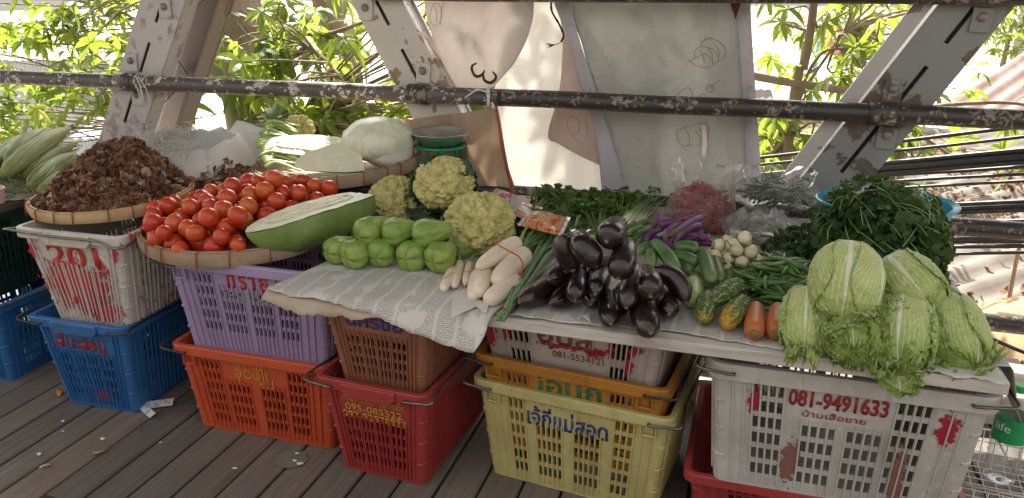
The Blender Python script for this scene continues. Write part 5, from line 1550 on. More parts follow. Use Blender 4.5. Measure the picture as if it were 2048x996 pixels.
# pink basket cup at the left edge
PINK = mat('pink_plastic', [(0.3, (0.62, 0.36, 0.44)), (0.7, (0.72, 0.48, 0.55))], rough=0.4)
p = onz(-10, 406, 0.712)
root = empty('pink_cup', p, 0, 'pink plastic cup standing at the left edge below the corn', 'cup')
b = MB(); b.ring([(0.001, 0.001), (0.034, 0.0), (0.040, 0.055), (0.037, 0.055), (0.032, 0.004), (0.001, 0.004)], 32); b.build('body', PINK, root, origin=(0, 0, 0), split=40)
b = MB(); b.ring([(0.039, 0.050), (0.043, 0.052), (0.043, 0.058), (0.038, 0.058)], 32, close=True); b.build('rim', PINK, root, origin=(0, 0, 0))

# ================================================================ MELONS
t = NT('gourd_skin')
v = t.coords()
c = t.ramp(t.noise(v, 7, 6, 0.6), [(0.25, (0.11, 0.19, 0.045)), (0.5, (0.20, 0.29, 0.085)), (0.75, (0.33, 0.40, 0.17))])
c = t.mix(t.ramp(t.noise(v, 60, 3, 0.6), [(0.66, 0.0), (0.72, 0.55)]), c, (0.42, 0.48, 0.25))
t.set(Base_Color=c, Roughness=0.5); t.bump(t.noise(v, 30, 4), 0.2, 0.004)
GSKIN = t.m
FLESH = mat('white_flesh', [(0.3, (0.60, 0.64, 0.47)), (0.7, (0.74, 0.76, 0.62))], scale=14, rough=0.45, bump=0.25, bscale=60, sss=0.1)
PULP = NT('seed_pulp')
v = PULP.coords('Object', (9, 1, 1))
n_ = PULP.noise(PULP.coords(), 42, 6, 0.7, 1.2)
PULP.set(Base_Color=PULP.ramp(n_, [(0.25, (0.40, 0.33, 0.16)), (0.5, (0.66, 0.62, 0.44)), (0.75, (0.78, 0.76, 0.62))]), Roughness=0.5)
PULP.bump(n_, 0.9, 0.006)
PULP = PULP.m
SEED = mat('pale_seed', [(0.3, (0.58, 0.50, 0.30)), (0.7, (0.70, 0.64, 0.44))], rough=0.5, island=0.2)
def half_gourd(name, A, B, r_, up, label, prof, belly=1.0, end_flat=False, pulp=True):
    """half a gourd from A to B, cut face turned to 'up'"""
    A, B = V(A), V(B)
    root = empty(name, A, 0, label, 'gourd')
    ax_ = (B - A); L = ax_.length; d = ax_.normalized()
    up = V(up); up = (up - d * up.dot(d)).normalized()
    s = d.cross(up).normalized()
    N, M = 34, 26
    b = MB()
    for i in range(N):
        tt = i / (N - 1)
        rr = r_ * interp(prof, tt)
        cen = d * (L * tt) + up * (0.010 * math.sin(math.pi * tt))
        for j in range(M):
            th = math.pi * j / (M - 1)
            w = rr * (1 + 0.02 * nz(tt * 4, th))
            b.v.append(cen + s * (math.cos(th) * w) - up * (math.sin(th) * w * belly))
    b.f = [(i * M + j, (i + 1) * M + j, (i + 1) * M + j + 1, i * M + j + 1) for i in range(N - 1) for j in range(M - 1)]
    b.f += [tuple(range(M)), tuple(reversed(range((N - 1) * M, N * M)))]
    b.build('skin', GSKIN, root, origin=(0, 0, 0))
    if end_flat:
        b = MB()
        rr = r_ * interp(prof, 1.0) * 0.97
        cen = d * (L + 0.0015)
        b.v = [cen + s * (math.cos(math.pi * j / 25) * rr) - up * (math.sin(math.pi * j / 25) * rr * belly) for j in range(26)]
        b.f = [tuple(reversed(range(26)))]
        b.build('cut_end', FLESH, root, smooth=False, origin=(0, 0, 0))
    # cut face with a rim of flesh and a hollow of pulp
    b = MB()
    K = 13
    for i in range(N):
        tt = i / (N - 1)
        rr = r_ * interp(prof, tt)
        cen = d * (L * tt) + up * (0.010 * math.sin(math.pi * tt))
        for j in range(K):
            q = -1 + 2 * j / (K - 1)
            b.v.append(cen + s * (q * rr * 0.985) + up * (0.0025 + 0.003 * nz(tt * 9, q * 3)))
    b.f = [(i * K + j, i * K + j + 1, (i + 1) * K + j + 1, (i + 1) * K + j) for i in range(N - 1) for j in range(K - 1)]
    b.build('flesh', FLESH, root, origin=(0, 0, 0))
    if pulp:
        b = MB()
        K2, N2 = 13, 40
        pf = lambda tt: interp(prof, tt) * 0.50
        for i in range(N2):
            tt = lerp(0.17, 0.90, i / (N2 - 1))
            e = math.sqrt(max(0.0, 1 - abs(2 * i / (N2 - 1) - 1) ** 5))
            w = r_ * pf(tt) * e + 0.001
            cen = d * (L * tt) + up * (0.010 * math.sin(math.pi * tt) + 0.007)
            for j in range(K2):
                q = -1 + 2 * j / (K2 - 1)
                b.v.append(cen + s * (q * w) + up * (-0.004 * (abs(q) > 0.95) + 0.004 * nz(tt * 40, q * 6) - 0.003 * (1 - q * q)))
        b.f = [(i * K2 + j, i * K2 + j + 1, (i + 1) * K2 + j + 1, (i + 1) * K2 + j) for i in range(N2 - 1) for j in range(K2 - 1)]
        b.build('pulp', PULP, root, origin=(0, 0, 0))
        b = MB()
        for k in range(0):
            tt = rnd.uniform(0.2, 0.87); q = rnd.uniform(-0.85, 0.85)
            p = d * (L * tt) + up * (0.010 * math.sin(math.pi * tt) + 0.0085) + s * (q * r_ * pf(tt))
            dd = (d * rnd.gauss(0.4, 0.6) + s * rnd.gauss(0, 1)).normalized()
            b.loft([p - dd * 0.006, p - dd * 0.003, p + dd * 0.003, p + dd * 0.006], [0.0005, 0.0028, 0.003, 0.0006], 6, up=up, flat=0.45)
    return root
A = onz(494, 466, 0.765); B = onz(724, 388, 0.800)
g = half_gourd('cut_gourd', A, B, 0.106, V((-0.14, -0.04, 1.0)), 'big green gourd cut lengthwise, resting on the tomatoes and newspaper', [(0, 0.10), (0.04, 0.34), (0.12, 0.62), (0.3, 0.90), (0.55, 1.0), (0.8, 0.95), (0.93, 0.82), (1, 0.68)], belly=1.30)
# ================================================================ REAR TRAY
rear = tray('dark bamboo tray behind the tomatoes carrying gourd pieces and greens', (-1.60, 2.83, 0.762), 0.345, 0.050, BAMBD, 22, tilt=(R(2), R(-3)))
g = half_gourd('gourd_piece', onz(526, 288, 0.875), onz(692, 300, 0.865), 0.070, V((0.05, -0.45, 0.88)), 'long white-fleshed gourd half lying on the rear bamboo tray', [(0, 0.25), (0.08, 0.6), (0.3, 0.85), (0.6, 1.0), (1, 1.0)], belly=1.0, end_flat=True)
g = half_gourd('gourd_piece', onz(590, 328, 0.830), onz(724, 312, 0.850), 0.066, V((-0.05, -0.88, 0.47)), 'short white gourd piece in front on the rear bamboo tray', [(0, 0.15), (0.15, 0.55), (0.5, 0.85), (0.75, 1.0), (1, 1.0)], belly=0.8, pulp=False, end_flat=True)
# big round melon under pale wrapping, behind
PALEM = NT('pale_melon')
v = PALEM.coords()
n_ = PALEM.noise(v, 9, 5, 0.6, 0.5)
PALEM.set(Base_Color=PALEM.ramp(n_, [(0.42, (0.72, 0.73, 0.64)), (0.52, (0.58, 0.64, 0.44)), (0.6, (0.73, 0.74, 0.66))]), Roughness=0.4)
PALEM = PALEM.m
c0 = onz(722, 288, 0.885) + V((0.05, 0.06, 0))
b = MB()
b.ring([(0.001, -0.075), (0.07, -0.07), (0.125, -0.04), (0.150, 0.0), (0.138, 0.045), (0.09, 0.085), (0.04, 0.098), (0.001, 0.10)], 48, c=c0, fn=lambda t_, th: 1 + 0.03 * math.cos(9 * th))
tag(b.build('round_melon', PALEM), 'big pale round melon sunlit from behind on the rear bamboo tray', 'melon')
# plastic bag with faint coloured print lying beside it
t = NT('printed_bag')
v = t.coords()
n_ = t.noise(v, 11, 4, 0.6)
c = t.mix(t.ramp(n_, [(0.62, 0.0), (0.66, 0.7)]), (0.68, 0.68, 0.66), (0.45, 0.52, 0.08))
n2 = t.noise(t.coords('Object', (1.5, 1, 1)), 19, 3)
c = t.mix(t.ramp(n2, [(0.68, 0.0), (0.70, 0.85)]), c, (0.10, 0.05, 0.05))
t.set(Base_Color=c, Roughness=0.3); t.bump(t.noise(v, 22, 5, 0.6, 0.8), 0.6, 0.012); t.translucent((0.75, 0.75, 0.7), 0.3)
PBAG = t.m
b = MB()
cb = onz(778, 300, 0.85) + V((0, -0.04, 0))
def P(u, v_):
    a = u * 6.2832
    q = math.sin(math.pi * v_)
    p = V((0.145 * q * math.cos(a), 0.085 * q * math.sin(a), 0.055 * -math.cos(math.pi * v_)))
    f = 1 + 0.35 * nz(p.x * 11, p.y * 11, p.z * 22)
    return cb + V((p.x * f, p.y * f, p.z * f + 0.25 * abs(p.x) * 0.2))
b.grid(P, 56, 28, wrap=True)
tag(b.build('printed_bag', PBAG), 'white plastic bag with coloured print slumped on the right of the rear tray', 'plastic bag')

# ================================================================ CAULIFLOWERS
def florets(base_cols):
    t = NT('cauliflower_curd')
    v = t.coords()
    vo = t.n('TexVoronoi'); vo.inputs['Scale'].default_value = 150; t.l(v, vo.inputs['Vector'])
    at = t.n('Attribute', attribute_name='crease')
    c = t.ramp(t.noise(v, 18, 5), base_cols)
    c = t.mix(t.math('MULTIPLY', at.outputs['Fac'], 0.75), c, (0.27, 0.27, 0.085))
    c = t.mix(t.ramp(t.noise(v, 50, 4), [(0.66, 0.0), (0.72, 0.5)]), c, (0.24, 0.17, 0.06))
    t.set(Base_Color=c, Roughness=0.8)
    t.bump(t.math('MULTIPLY', vo.outputs['Distance'], -1.0), 0.65, 0.004)
    return t.m
CURD = florets([(0.3, (0.50, 0.445, 0.16)), (0.7, (0.64, 0.575, 0.25))])
DLEAF = mat('dark_brassica_leaf', [(0.3, (0.025, 0.060, 0.028)), (0.6, (0.055, 0.11, 0.045)), (0.8, (0.11, 0.17, 0.08))], scale=12, rough=0.5, bump=0.4, bscale=30, transl=0.15)
PLEAF = mat('pale_stalk', [(0.3, (0.36, 0.45, 0.20)), (0.7, (0.52, 0.58, 0.34))], scale=10, rough=0.5)
def leaf_blade(b, base, tip, w, up, wave=0.1, ruffle=0.0, nu=9, nv=14, curl=0.0, shape=None, seed=0.0, attrs=None):
    base, tip = V(base), V(tip)
    d = tip - base; L = d.length; dn = d.normalized()
    up = V(up); up = (up - dn * up.dot(dn)).normalized()
    s = dn.cross(up)
    shape = shape or [(0, 0.12), (0.2, 0.55), (0.5, 1.0), (0.8, 0.85), (0.95, 0.45), (1, 0.15)]
    n0 = len(b.v)
    for j in range(nv):
        tt = j / (nv - 1)
        ww = w * interp(shape, tt)
        for i in range(nu):
            q = -1 + 2 * i / (nu - 1)
            e = abs(q) ** 2
            hgt = wave * L * math.sin(math.pi * tt) + ww * 0.35 * e + ruffle * e * (math.sin(tt * 38 + q * 4 + seed) * 0.6 + nz(tt * 11, q * 5, seed)) - curl * L * tt * tt
            b.v.append(base + dn * (L * tt) + s * (q * ww * (1 + 0.12 * nz(tt * 9, q, seed))) + up * hgt)
    b.f += [(n0 + j * nu + i, n0 + j * nu + i + 1, n0 + (j + 1) * nu + i + 1, n0 + (j + 1) * nu + i) for j in range(nv - 1) for i in range(nu - 1)]
def cauliflower(c, r_, label, seed, leaves=6, axis=(0, -0.5, 0.85), flat=0.82):
    c = V(c); root = empty('cauliflower', c - V((0, 0, r_ * 0.8)), rnd.uniform(0, 0.1), label, 'cauliflower')
    o0 = V((0, 0, r_ * 0.8))
    bm = bmesh.new()
    bmesh.ops.create_icosphere(bm, subdivisions=6, radius=1.0)
    cre = []
    q = V(axis).normalized().to_track_quat('Z', 'Y').to_matrix()
    for vv in bm.verts:
        p = vv.co.copy()
        w = p + V((nz(p.x * 2 + seed, p.y * 2, p.z * 2), nz(p.y * 2 + seed, p.z * 2, p.x * 2), nz(p.z * 2 + seed, p.x * 2, p.y * 2))) * 0.12
        d1 = noise.voronoi(w * 2.3 + V((seed, 0, 0)))[0]
        d2 = noise.voronoi(w * 5.6 + V((0, seed, 0)))[0]
        d3 = noise.voronoi(w * 12.0 + V((0, 0, seed)))[0]
        k1 = math.sqrt(max(0, 1 - (d1[0] / 0.78) ** 2)); k2 = math.sqrt(max(0, 1 - (d2[0] / 0.80) ** 2)); k3 = math.sqrt(max(0, 1 - (d3[0] / 0.85) ** 2))
        f = 0.66 + 0.20 * k1 + 0.13 * k2 + 0.06 * k3
        if p.z < -0.25: f *= lerp(1, 0.55, min(1, (-0.25 - p.z) / 0.75))
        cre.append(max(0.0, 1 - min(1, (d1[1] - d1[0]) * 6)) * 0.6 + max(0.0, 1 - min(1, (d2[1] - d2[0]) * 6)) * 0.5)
        vv.co = o0 + q @ V((p.x * f, p.y * f, p.z * f * flat)) * r_
    me = bpy.data.meshes.new('curd'); bm.to_mesh(me); bm.free()
    me.polygons.foreach_set('use_smooth', [True] * len(me.polygons))
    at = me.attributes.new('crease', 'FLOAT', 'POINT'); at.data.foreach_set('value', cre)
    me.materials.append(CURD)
    link(bpy.data.objects.new('curd', me), root)
    ax_ = V(axis).normalized(); a = ax_.orthogonal().normalized(); b_ = ax_.cross(a)
    for i in range(leaves):
        th = 6.283 * i / leaves + rnd.uniform(-0.3, 0.3) + seed
        dr = a * math.cos(th) + b_ * math.sin(th)
        b = MB()
        p0 = o0 - ax_ * (r_ * 0.72) + dr * (r_ * 0.35)
        p1 = o0 + dr * (r_ * rnd.uniform(1.0, 1.16)) + ax_ * (r_ * rnd.uniform(-0.25, 0.25))
        if p1.z + c.z - r_ * 0.8 < TZ: p1.z = TZ - c.z + r_ * 0.8 + 0.01
        leaf_blade(b, p0, p1, r_ * 0.5, dr * 1.0 - ax_ * 0.6, 0.12, 0.012, seed=th)
        o = b.build('leaf', DLEAF, root, origin=(0, 0, 0)); md = o.modifiers.new('t', 'SOLIDIFY'); md.thickness = 0.0012
    return root
cauliflower(onz(888, 368, 0.835), 0.110, 'topmost cauliflower on the pile in front of the scale', 1.3, 7)
cauliflower(onz(788, 402, 0.738), 0.106, 'left cauliflower beside the end of the big cut gourd', 4.1, 5)
cauliflower(onz(957, 450, 0.745), 0.128, 'largest front cauliflower behind the white radishes', 7.7, 6)
cauliflower(onz(596, 262, 0.865), 0.082, 'cauliflower standing at the back of the rear bamboo tray', 11.2, 5, axis=(0.1, -0.6, 0.6))
# loose dark outer leaves lying among the cauliflowers
for (x0, y0, z0_, x1, y1, z1, w, lab) in ((846, 452, 0.68, 835, 402, 0.74, 0.045, 'dark cauliflower leaf between the left and front cauliflowers'),
                                          (905, 425, 0.70, 850, 420, 0.72, 0.05, 'dark leaf in the gap under the topmost cauliflower'),
                                          (870, 325, 0.90, 832, 322, 0.905, 0.03, 'dark leaf curling over the left of the topmost cauliflower'),
                                          (900, 322, 0.91, 944, 352, 0.87, 0.03, 'dark leaf curling over the right of the topmost cauliflower')):
    b = MB(); leaf_blade(b, onz(x0, y0, z0_), onz(x1, y1, z1), w, (0, -0.5, 0.8), 0.12, 0.012, seed=x0)
    o = b.build('cauliflower_leaf', DLEAF); md = o.modifiers.new('t', 'SOLIDIFY'); md.thickness = 0.0012
    tag(o, lab, 'leaf')

# mustard greens lying on the rear tray, stalks towards the left
MST = mat('mustard_stalk', [(0.3, (0.22, 0.33, 0.08)), (0.6, (0.42, 0.50, 0.18)), (0.8, (0.58, 0.62, 0.32))], scale=9, rough=0.45, island=0.25)
rt = empty('mustard_greens', onz(560, 312, 0.80), 0, 'bundle of mustard greens with pale curved stalks on the left of the rear tray', 'greens')
b = MB()
for i in range(20):
    y0 = 238 + i * 4.4
    zz = 0.925 - i * 0.0055
    e0 = onz(515 + rnd.uniform(-6, 8) + 6 * abs(i - 9) * 0.3, y0 + 12, zz); e1 = onz(548 + rnd.uniform(-12, 10), y0 + rnd.uniform(-4, 6), zz + 0.012); e2 = onz(595 + rnd.uniform(-16, 22), y0 + 16 + rnd.uniform(-4, 6), zz - 0.01)
    b.loft([p - rt.location for p in path_pts([e0, e1, e2], 9)], [0.010, 0.0115, 0.0115, 0.011, 0.010, 0.009, 0.008, 0.006, 0.004], 8, flat=0.6)
b.build('stalk', MST, rt, origin=(0, 0, 0))
for (q0, q1, w) in (((560, 262), (556, 226), 0.03), ((548, 250), (575, 236), 0.03)):
    b = MB(); leaf_blade(b, onz(*q0, 0.89) - rt.location, onz(*q1, 0.90) - rt.location, w, (0, -0.6, 0.7), 0.15, 0.012, seed=q0[0])
    o = b.build('leaf', mat('mustard_leaf', [(0.3, (0.08, 0.17, 0.035)), (0.7, (0.18, 0.30, 0.07))], scale=14, rough=0.5, transl=0.3), rt, origin=(0, 0, 0)); md = o.modifiers.new('t', 'SOLIDIFY'); md.thickness = 0.001

# ================================================================ SCALE
SSTEEL = mat('polished_steel', [(0.3, (0.70, 0.69, 0.67)), (0.7, (0.80, 0.79, 0.77))], scale=8, metal=0.88, rough=0.30)
GRN = mat('green_enamel', [(0.3, (0.01, 0.22, 0.09)), (0.7, (0.02, 0.30, 0.13))], scale=10, rough=0.35)
sc0 = onz(880, 262, 0.925); sc0.z = TZ
scl = empty('weighing_scale', sc0, R(8), 'green weighing scale with a round steel pan behind the cauliflowers', 'scale')
b = MB(); b.ring([(0.001, 0.222), (0.06, 0.223), (0.100, 0.235), (0.122, 0.268), (0.131, 0.272), (0.131, 0.275), (0.120, 0.272), (0.098, 0.240), (0.058, 0.228), (0.001, 0.226)], 64); b.build('pan', SSTEEL, scl, origin=(0, 0, 0), split=40)
b = MB(); b.ring([(0.085, 0.212), (0.112, 0.212), (0.112, 0.220), (0.085, 0.220)], 40, close=True)
for k in range(4):
    a = k * 1.5708 + 0.5
    b.tube([(0.09 * math.cos(a), 0.09 * math.sin(a), 0.216), (0.02 * math.cos(a), 0.02 * math.sin(a), 0.205)], 0.006, 8)
b.tube([(0.0, 0, 0.15), (0, 0, 0.212)], 0.016, 14)
b.tube([(0.062, 0, 0.16), (0.07, 0, 0.216)], 0.008, 10)
b.build('pan_support', GRN, scl, origin=(0, 0, 0))
b = MB(); b.loft([(0, 0, 0.0), (0, 0, 0.02), (0, 0, 0.10), (0, 0, 0.16), (0, 0, 0.165)], [0.115, 0.112, 0.095, 0.072, 0.05], 4, up=(1, 1, 0)); o = b.build('body', GRN, scl, smooth=False, origin=(0, 0, 0)); bv = o.modifiers.new('b', 'BEVEL'); bv.width = 0.012; bv.segments = 3
b = MB(); b.tube([(0, -0.068, 0.085), (0, -0.086, 0.082)], [0.058, 0.058], 36); b.build('dial', WHITEW, scl, origin=(0, 0, 0), split=40)

# green basin behind the cauliflowers
GB = mat('green_basin_plastic', [(0.3, (0.01, 0.26, 0.10)), (0.7, (0.02, 0.33, 0.14))], scale=6, rough=0.3)
gb0 = onz(785, 362, 0.745); gb0.z = TZ + 0.004
gb = empty('green_basin', gb0, 0, 'round green plastic basin behind the left cauliflower', 'basin')
b = MB(); b.ring([(0.001, 0.0), (0.085, 0.0), (0.105, 0.02), (0.120, 0.088), (0.116, 0.088), (0.101, 0.022), (0.083, 0.004), (0.001, 0.004)], 48); b.build('body', GB, gb, origin=(0, 0, 0), split=45)
b = MB(); b.ring([(0.117, 0.086), (0.130, 0.088), (0.132, 0.094), (0.118, 0.094)], 48, close=True); b.build('rim', mat('pale_green_rim', [(0.3, (0.30, 0.55, 0.36)), (0.7, (0.42, 0.62, 0.46))], rough=0.3), gb, origin=(0, 0, 0), split=45)
CHI = mat('green_chilli', [(0.3, (0.07, 0.15, 0.03)), (0.7, (0.16, 0.27, 0.06))], scale=20, rough=0.25, rand=0.25)
def pod_shape(b, pts, r_, n=10, prof=None, k=14):
    P_ = path_pts(pts, k)
    prof = prof or [(0, 0.35), (0.08, 0.8), (0.3, 1.0), (0.7, 0.85), (0.9, 0.5), (1, 0.12)]
    b.loft(P_, [r_ * interp(prof, i / (k - 1)) for i in range(k)], n)
for i, (q0, q1, r_) in enumerate((((760, 352), (788, 345), 0.018), ((800, 350), (828, 358), 0.017), ((790, 366), (760, 368), 0.015), ((838, 352), (820, 368), 0.016))):
    b = MB(); A = onz(*q0, 0.752); B = onz(*q1, 0.758); pod_shape(b, [A, (A + B) / 2 + V((0, 0, 0.012)), B], r_)
    o = b.build('green_pepper', CHI); b = MB(); b.tube(path_pts([A - o.location, A - o.location + V((-0.012, 0, 0.012)), A - o.location + V((-0.016, 0, 0.034))], 6), [0.004, 0.003, 0.003, 0.0025, 0.002, 0.002], 6)
    b.build('stalk', mat('pepper_stalk', [(0.3, (0.10, 0.12, 0.05)), (0.7, (0.18, 0.2, 0.08))]), o, origin=(0, 0, 0))
    tag(o, 'plump green pepper lying in the round green basin', 'pepper', 'peppers in the green basin')

# ================================================================ CHAYOTES
t = NT('chayote_skin')
v = t.coords()
oi = t.n('ObjectInfo').outputs['Random']
c = t.ramp(t.noise(v, 14, 5), [(0.25, (0.16, 0.25, 0.045)), (0.55, (0.275, 0.365, 0.085)), (0.8, (0.38, 0.46, 0.15))])
c = t.mix(t.math('MULTIPLY', oi, 0.35), c, (0.12, 0.27, 0.045))
c = t.mix(t.ramp(t.noise(v, 90, 3), [(0.66, 0.0), (0.72, 0.35)]), c, (0.40, 0.48, 0.22))
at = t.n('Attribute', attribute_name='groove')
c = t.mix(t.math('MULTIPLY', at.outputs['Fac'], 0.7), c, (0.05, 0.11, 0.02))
t.set(Base_Color=c, Roughness=0.36); t.bump(t.noise(v, 26, 5, 0.6), 0.42, 0.006)
CHAY = t.m
def chayote(c, L, r_, d, roll, label, seed, deep=1.0):
    """pear-shaped; blossom end with its folds faces -d"""
    c, d = V(c), V(d).normalized()
    b = MB(); gr = []
    N, M = 34, 48
    a = V((0, 0, 1)); a = (a - d * a.dot(d)).normalized(); s = d.cross(a)
    for i in range(N):
        tt = i / (N - 1)
        x = math.sin(math.pi * 0.5 * min(1, tt / 0.12)) if tt < 0.12 else 1
        rr = (1 + 0.06 * math.sin(seed * 5)) * interp([(0, 0.0), (0.015, 0.26), (0.04, 0.48), (0.08, 0.68), (0.14, 0.86), (0.22, 0.97), (0.32, 1.0), (0.45, 0.96), (0.6, 0.80), (0.75, 0.62), (0.86, 0.49), (0.93, 0.38), (0.98, 0.20), (1.0, 0.0)], tt)
        for j in range(M):
            th = 6.2832 * j / M + roll
            lob = 0
            g_ = 0
            for k, (a0, dep, wd) in enumerate(((1.57 + 0.2 * math.sin(seed), 1.1, 0.17), (-1.57 + 0.2 * math.cos(seed), 1.0, 0.17), (0.3 + 0.4 * math.sin(seed * 3), 0.55, 0.2), (2.9, 0.4, 0.2))):
                da = (th - a0 + math.pi) % 6.2832 - math.pi
                k_ = math.exp(-(da / wd) ** 2) * dep
                g_ += k_
            fall = math.exp(-max(0, tt - 0.05) * 6.5)
            g2 = g_ * fall
            m = 1 - 0.24 * deep * g2 + 0.075 * nz(math.cos(th) * 1.8, math.sin(th) * 1.8, tt * 3 + seed * 5) + 0.035 * math.sin(9 * th + seed) * min(1, tt * 1.5) + 0.05 * nz(math.cos(th) * 4, math.sin(th) * 4, tt * 8 + seed)
            inset = 0.10 * L * deep * math.exp(-(rr / 0.35) ** 2) * (0.4 + 0.6 * min(1, g_)) if tt < 0.15 else 0
            p = c + d * (L * (tt - 0.42) + inset) + (a * math.cos(th) + s * math.sin(th)) * (r_ * rr * m)
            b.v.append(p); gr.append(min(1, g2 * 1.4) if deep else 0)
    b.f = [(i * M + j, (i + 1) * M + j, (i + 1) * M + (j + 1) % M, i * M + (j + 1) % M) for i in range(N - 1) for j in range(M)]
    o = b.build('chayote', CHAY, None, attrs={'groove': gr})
    tag(o, label, 'chayote')
T = TZ + 0.008
for i, (px_, py_, r_, L, d, roll, lab, z_) in enumerate((
    (657, 506, 0.046, 0.132, (0.42, 0.9, 0.05), 0.2, 'leftmost front chayote, long and ridged towards the back', 0),
    (694, 516, 0.046, 0.115, (0.30, 0.9, 0.10), 1.3, 'second chayote from the left in the front row', 0),
    (752, 515, 0.044, 0.110, (0.05, 0.9, 0.15), 0.1, 'chayote with wrinkled folds in the middle of the front row', 0),
    (812, 518, 0.048, 0.115, (0.15, 0.9, -0.05), 2.0, 'smooth round-ended chayote, fourth in the front row', 0),
    (868, 526, 0.048, 0.112, (0.25, 0.9, 0.25), 0.9, 'dark shiny chayote at the right end of the front row', 0),
    (738, 462, 0.046, 0.135, (0.55, 0.8, 0.20), 0.4, 'ridged chayote lying on top at the left of the upper row', 1),
    (790, 464, 0.047, 0.130, (0.85, 0.5, 0.12), 2.6, 'pear-shaped chayote on top in the middle of the upper row', 1),
    (853, 468, 0.050, 0.135, (0.92, 0.35, 0.22), 1.1, 'large pale chayote on top at the right of the upper row', 1),
    (900, 497, 0.042, 0.120, (0.8, 0.6, -0.05), 1.9, 'half-hidden chayote behind the right end of the front row', 0),
    (708, 470, 0.040, 0.110, (0.5, 0.8, 0.05), 1.9, 'half-hidden chayote between the big cut gourd and the upper row', 0),
    (770, 485, 0.042, 0.115, (0.3, 0.9, 0.0), 1.9, 'chayote hidden behind the front row, under the upper row', 2),
    (830, 490, 0.042, 0.115, (0.3, 0.9, 0.0), 2.9, 'chayote tucked under the right of the upper row', 2))):
    zc = T + r_ * 0.92 + (0.062 if z_ == 1 else 0)
    p = onz(px_, py_, zc)
    p += V(d).normalized() * (0.42 * L if z_ != 1 else 0.01) * 0.8
    if z_ == 2: p.y += 0.01
    chayote(p, L, r_, d, roll, lab, i * 1.37)

# ================================================================ WHITE RADISHES
t = NT('radish_skin')
uvn = t.n('UVMap').outputs[0]
mp = t.n('Mapping'); mp.inputs['Scale'].default_value = (4, 34, 1); t.l(uvn, mp.inputs[0])
ln = t.noise(mp.outputs[0], 1.0, 4, 0.7)
c = t.ramp(t.noise(t.coords(), 9, 5), [(0.3, (0.66, 0.55, 0.42)), (0.7, (0.78, 0.69, 0.57))])
c = t.mix(t.ramp(ln, [(0.62, 0.0), (0.70, 0.6)]), c, (0.42, 0.28, 0.16))
t.set(Base_Color=c, Roughness=0.42); t.bump(ln, 0.25, 0.003)
t.b.inputs['Subsurface Weight'].default_value = 0.1; t.b.inputs['Subsurface Scale'].default_value = 0.01
RAD = t.m
RUBBER = mat('red_rubber_band', [(0.3, (0.42, 0.04, 0.02)), (0.7, (0.52, 0.07, 0.03))], rough=0.5)
RUBBER2 = mat('tan_rubber_band', [(0.3, (0.48, 0.28, 0.10)), (0.7, (0.58, 0.36, 0.15))], rough=0.5)
def root_veg(name, tip, tail, r_, m, label, cat, prof, bow=0.0, k=30, n=24, group=None):
    tip, tail = V(tip), V(tail)
    b = MB()
    P_ = path_pts([tip, (tip + tail) / 2 + V((0, 0, bow)), tail], k)
    b.loft(P_, [r_ * interp(prof, i / (k - 1)) for i in range(k)], n, fn=lambda t_, th: 1 + 0.03 * nz(t_ * 6, math.cos(th), tip.x * 50 + math.sin(th)) + 0.008 * nz(t_ * 40, th))
    uv = [((j % n) / n, (j // n) / (k - 1)) for j in range(len(b.v))]
    o = b.build(name, m, uv=uv)
    return tag(o, label, cat, group)
RP = [(0, 0.10), (0.03, 0.34), (0.08, 0.55), (0.2, 0.80), (0.45, 0.97), (0.7, 1.0), (0.88, 0.95), (0.96, 0.78), (0.99, 0.5), (1, 0.2)]
RPT = [(0, 0.3), (0.02, 0.5), (0.06, 0.72), (0.15, 0.88), (0.4, 1.0), (0.8, 1.0), (0.94, 0.85), (0.99, 0.5), (1, 0.2)]
for (a_, za, b_, zb, r_, pr, lab) in (((953, 536), 0.732, (1037, 483), 0.752, 0.0275, RP, 'topmost big white radish tapering to the left'),
                                    ((992, 566), 0.706, (1050, 506), 0.722, 0.034, RPT, 'thick white radish at the right of the big bundle'),
                                    ((957, 588), 0.688, (975, 530), 0.70, 0.0275, RPT, 'short white radish pointing forward at the left of the big bundle'),
                                    ((974, 603), 0.680, (1036, 560), 0.69, 0.029, RPT, 'lowest white radish at the front right of the big bundle'),
                                    ((946, 596), 0.676, (958, 545), 0.68, 0.024, RPT, 'white radish half hidden at the left bottom of the big bundle')):
    root_veg('white_radish', onz(*a_, za), onz(*b_, zb), r_, RAD, lab, 'radish', pr)
for (a_, b_, r_, lab) in (((886, 580), (906, 538), 0.0165, 'small white radish at the left of the little bundle'), ((908, 574), (920, 524), 0.0155, 'small white radish in the middle of the little bundle'), ((929, 572), (940, 524), 0.0135, 'thin white radish with a long root at the right of the little bundle')):
    root_veg('white_radish', onz(*a_, T + 0.014), onz(*b_, T + 0.018), r_, RAD, lab, 'radish', [(0, 0.08), (0.06, 0.2), (0.12, 0.65), (0.25, 0.9), (0.6, 1.0), (0.9, 0.9), (1, 0.4)] if 'thin' in lab else RPT)
b = MB(); b.tube(path_pts([onz(985, 480, 0.775), onz(1000, 492, 0.788), onz(1018, 502, 0.785), onz(1036, 512, 0.765), onz(1045, 528, 0.745), onz(1042, 552, 0.715), onz(1030, 572, 0.69)], 24), 0.0022, 6)
tag(b.build('rubber_band', RUBBER), 'red rubber band round the bundle of big white radishes', 'rubber band')
b = MB(); b.tube(path_pts([onz(888, 556, 0.69), onz(905, 546, 0.697), onz(922, 544, 0.697), onz(940, 543, 0.69)], 14), 0.0016, 6)
tag(b.build('rubber_band', RUBBER2), 'tan rubber band round the little radishes', 'rubber band')
SGREEN = mat('leafy_stalk', [(0.3, (0.12, 0.22, 0.05)), (0.7, (0.28, 0.40, 0.13))], scale=10, rough=0.4, island=0.3)
b = MB()
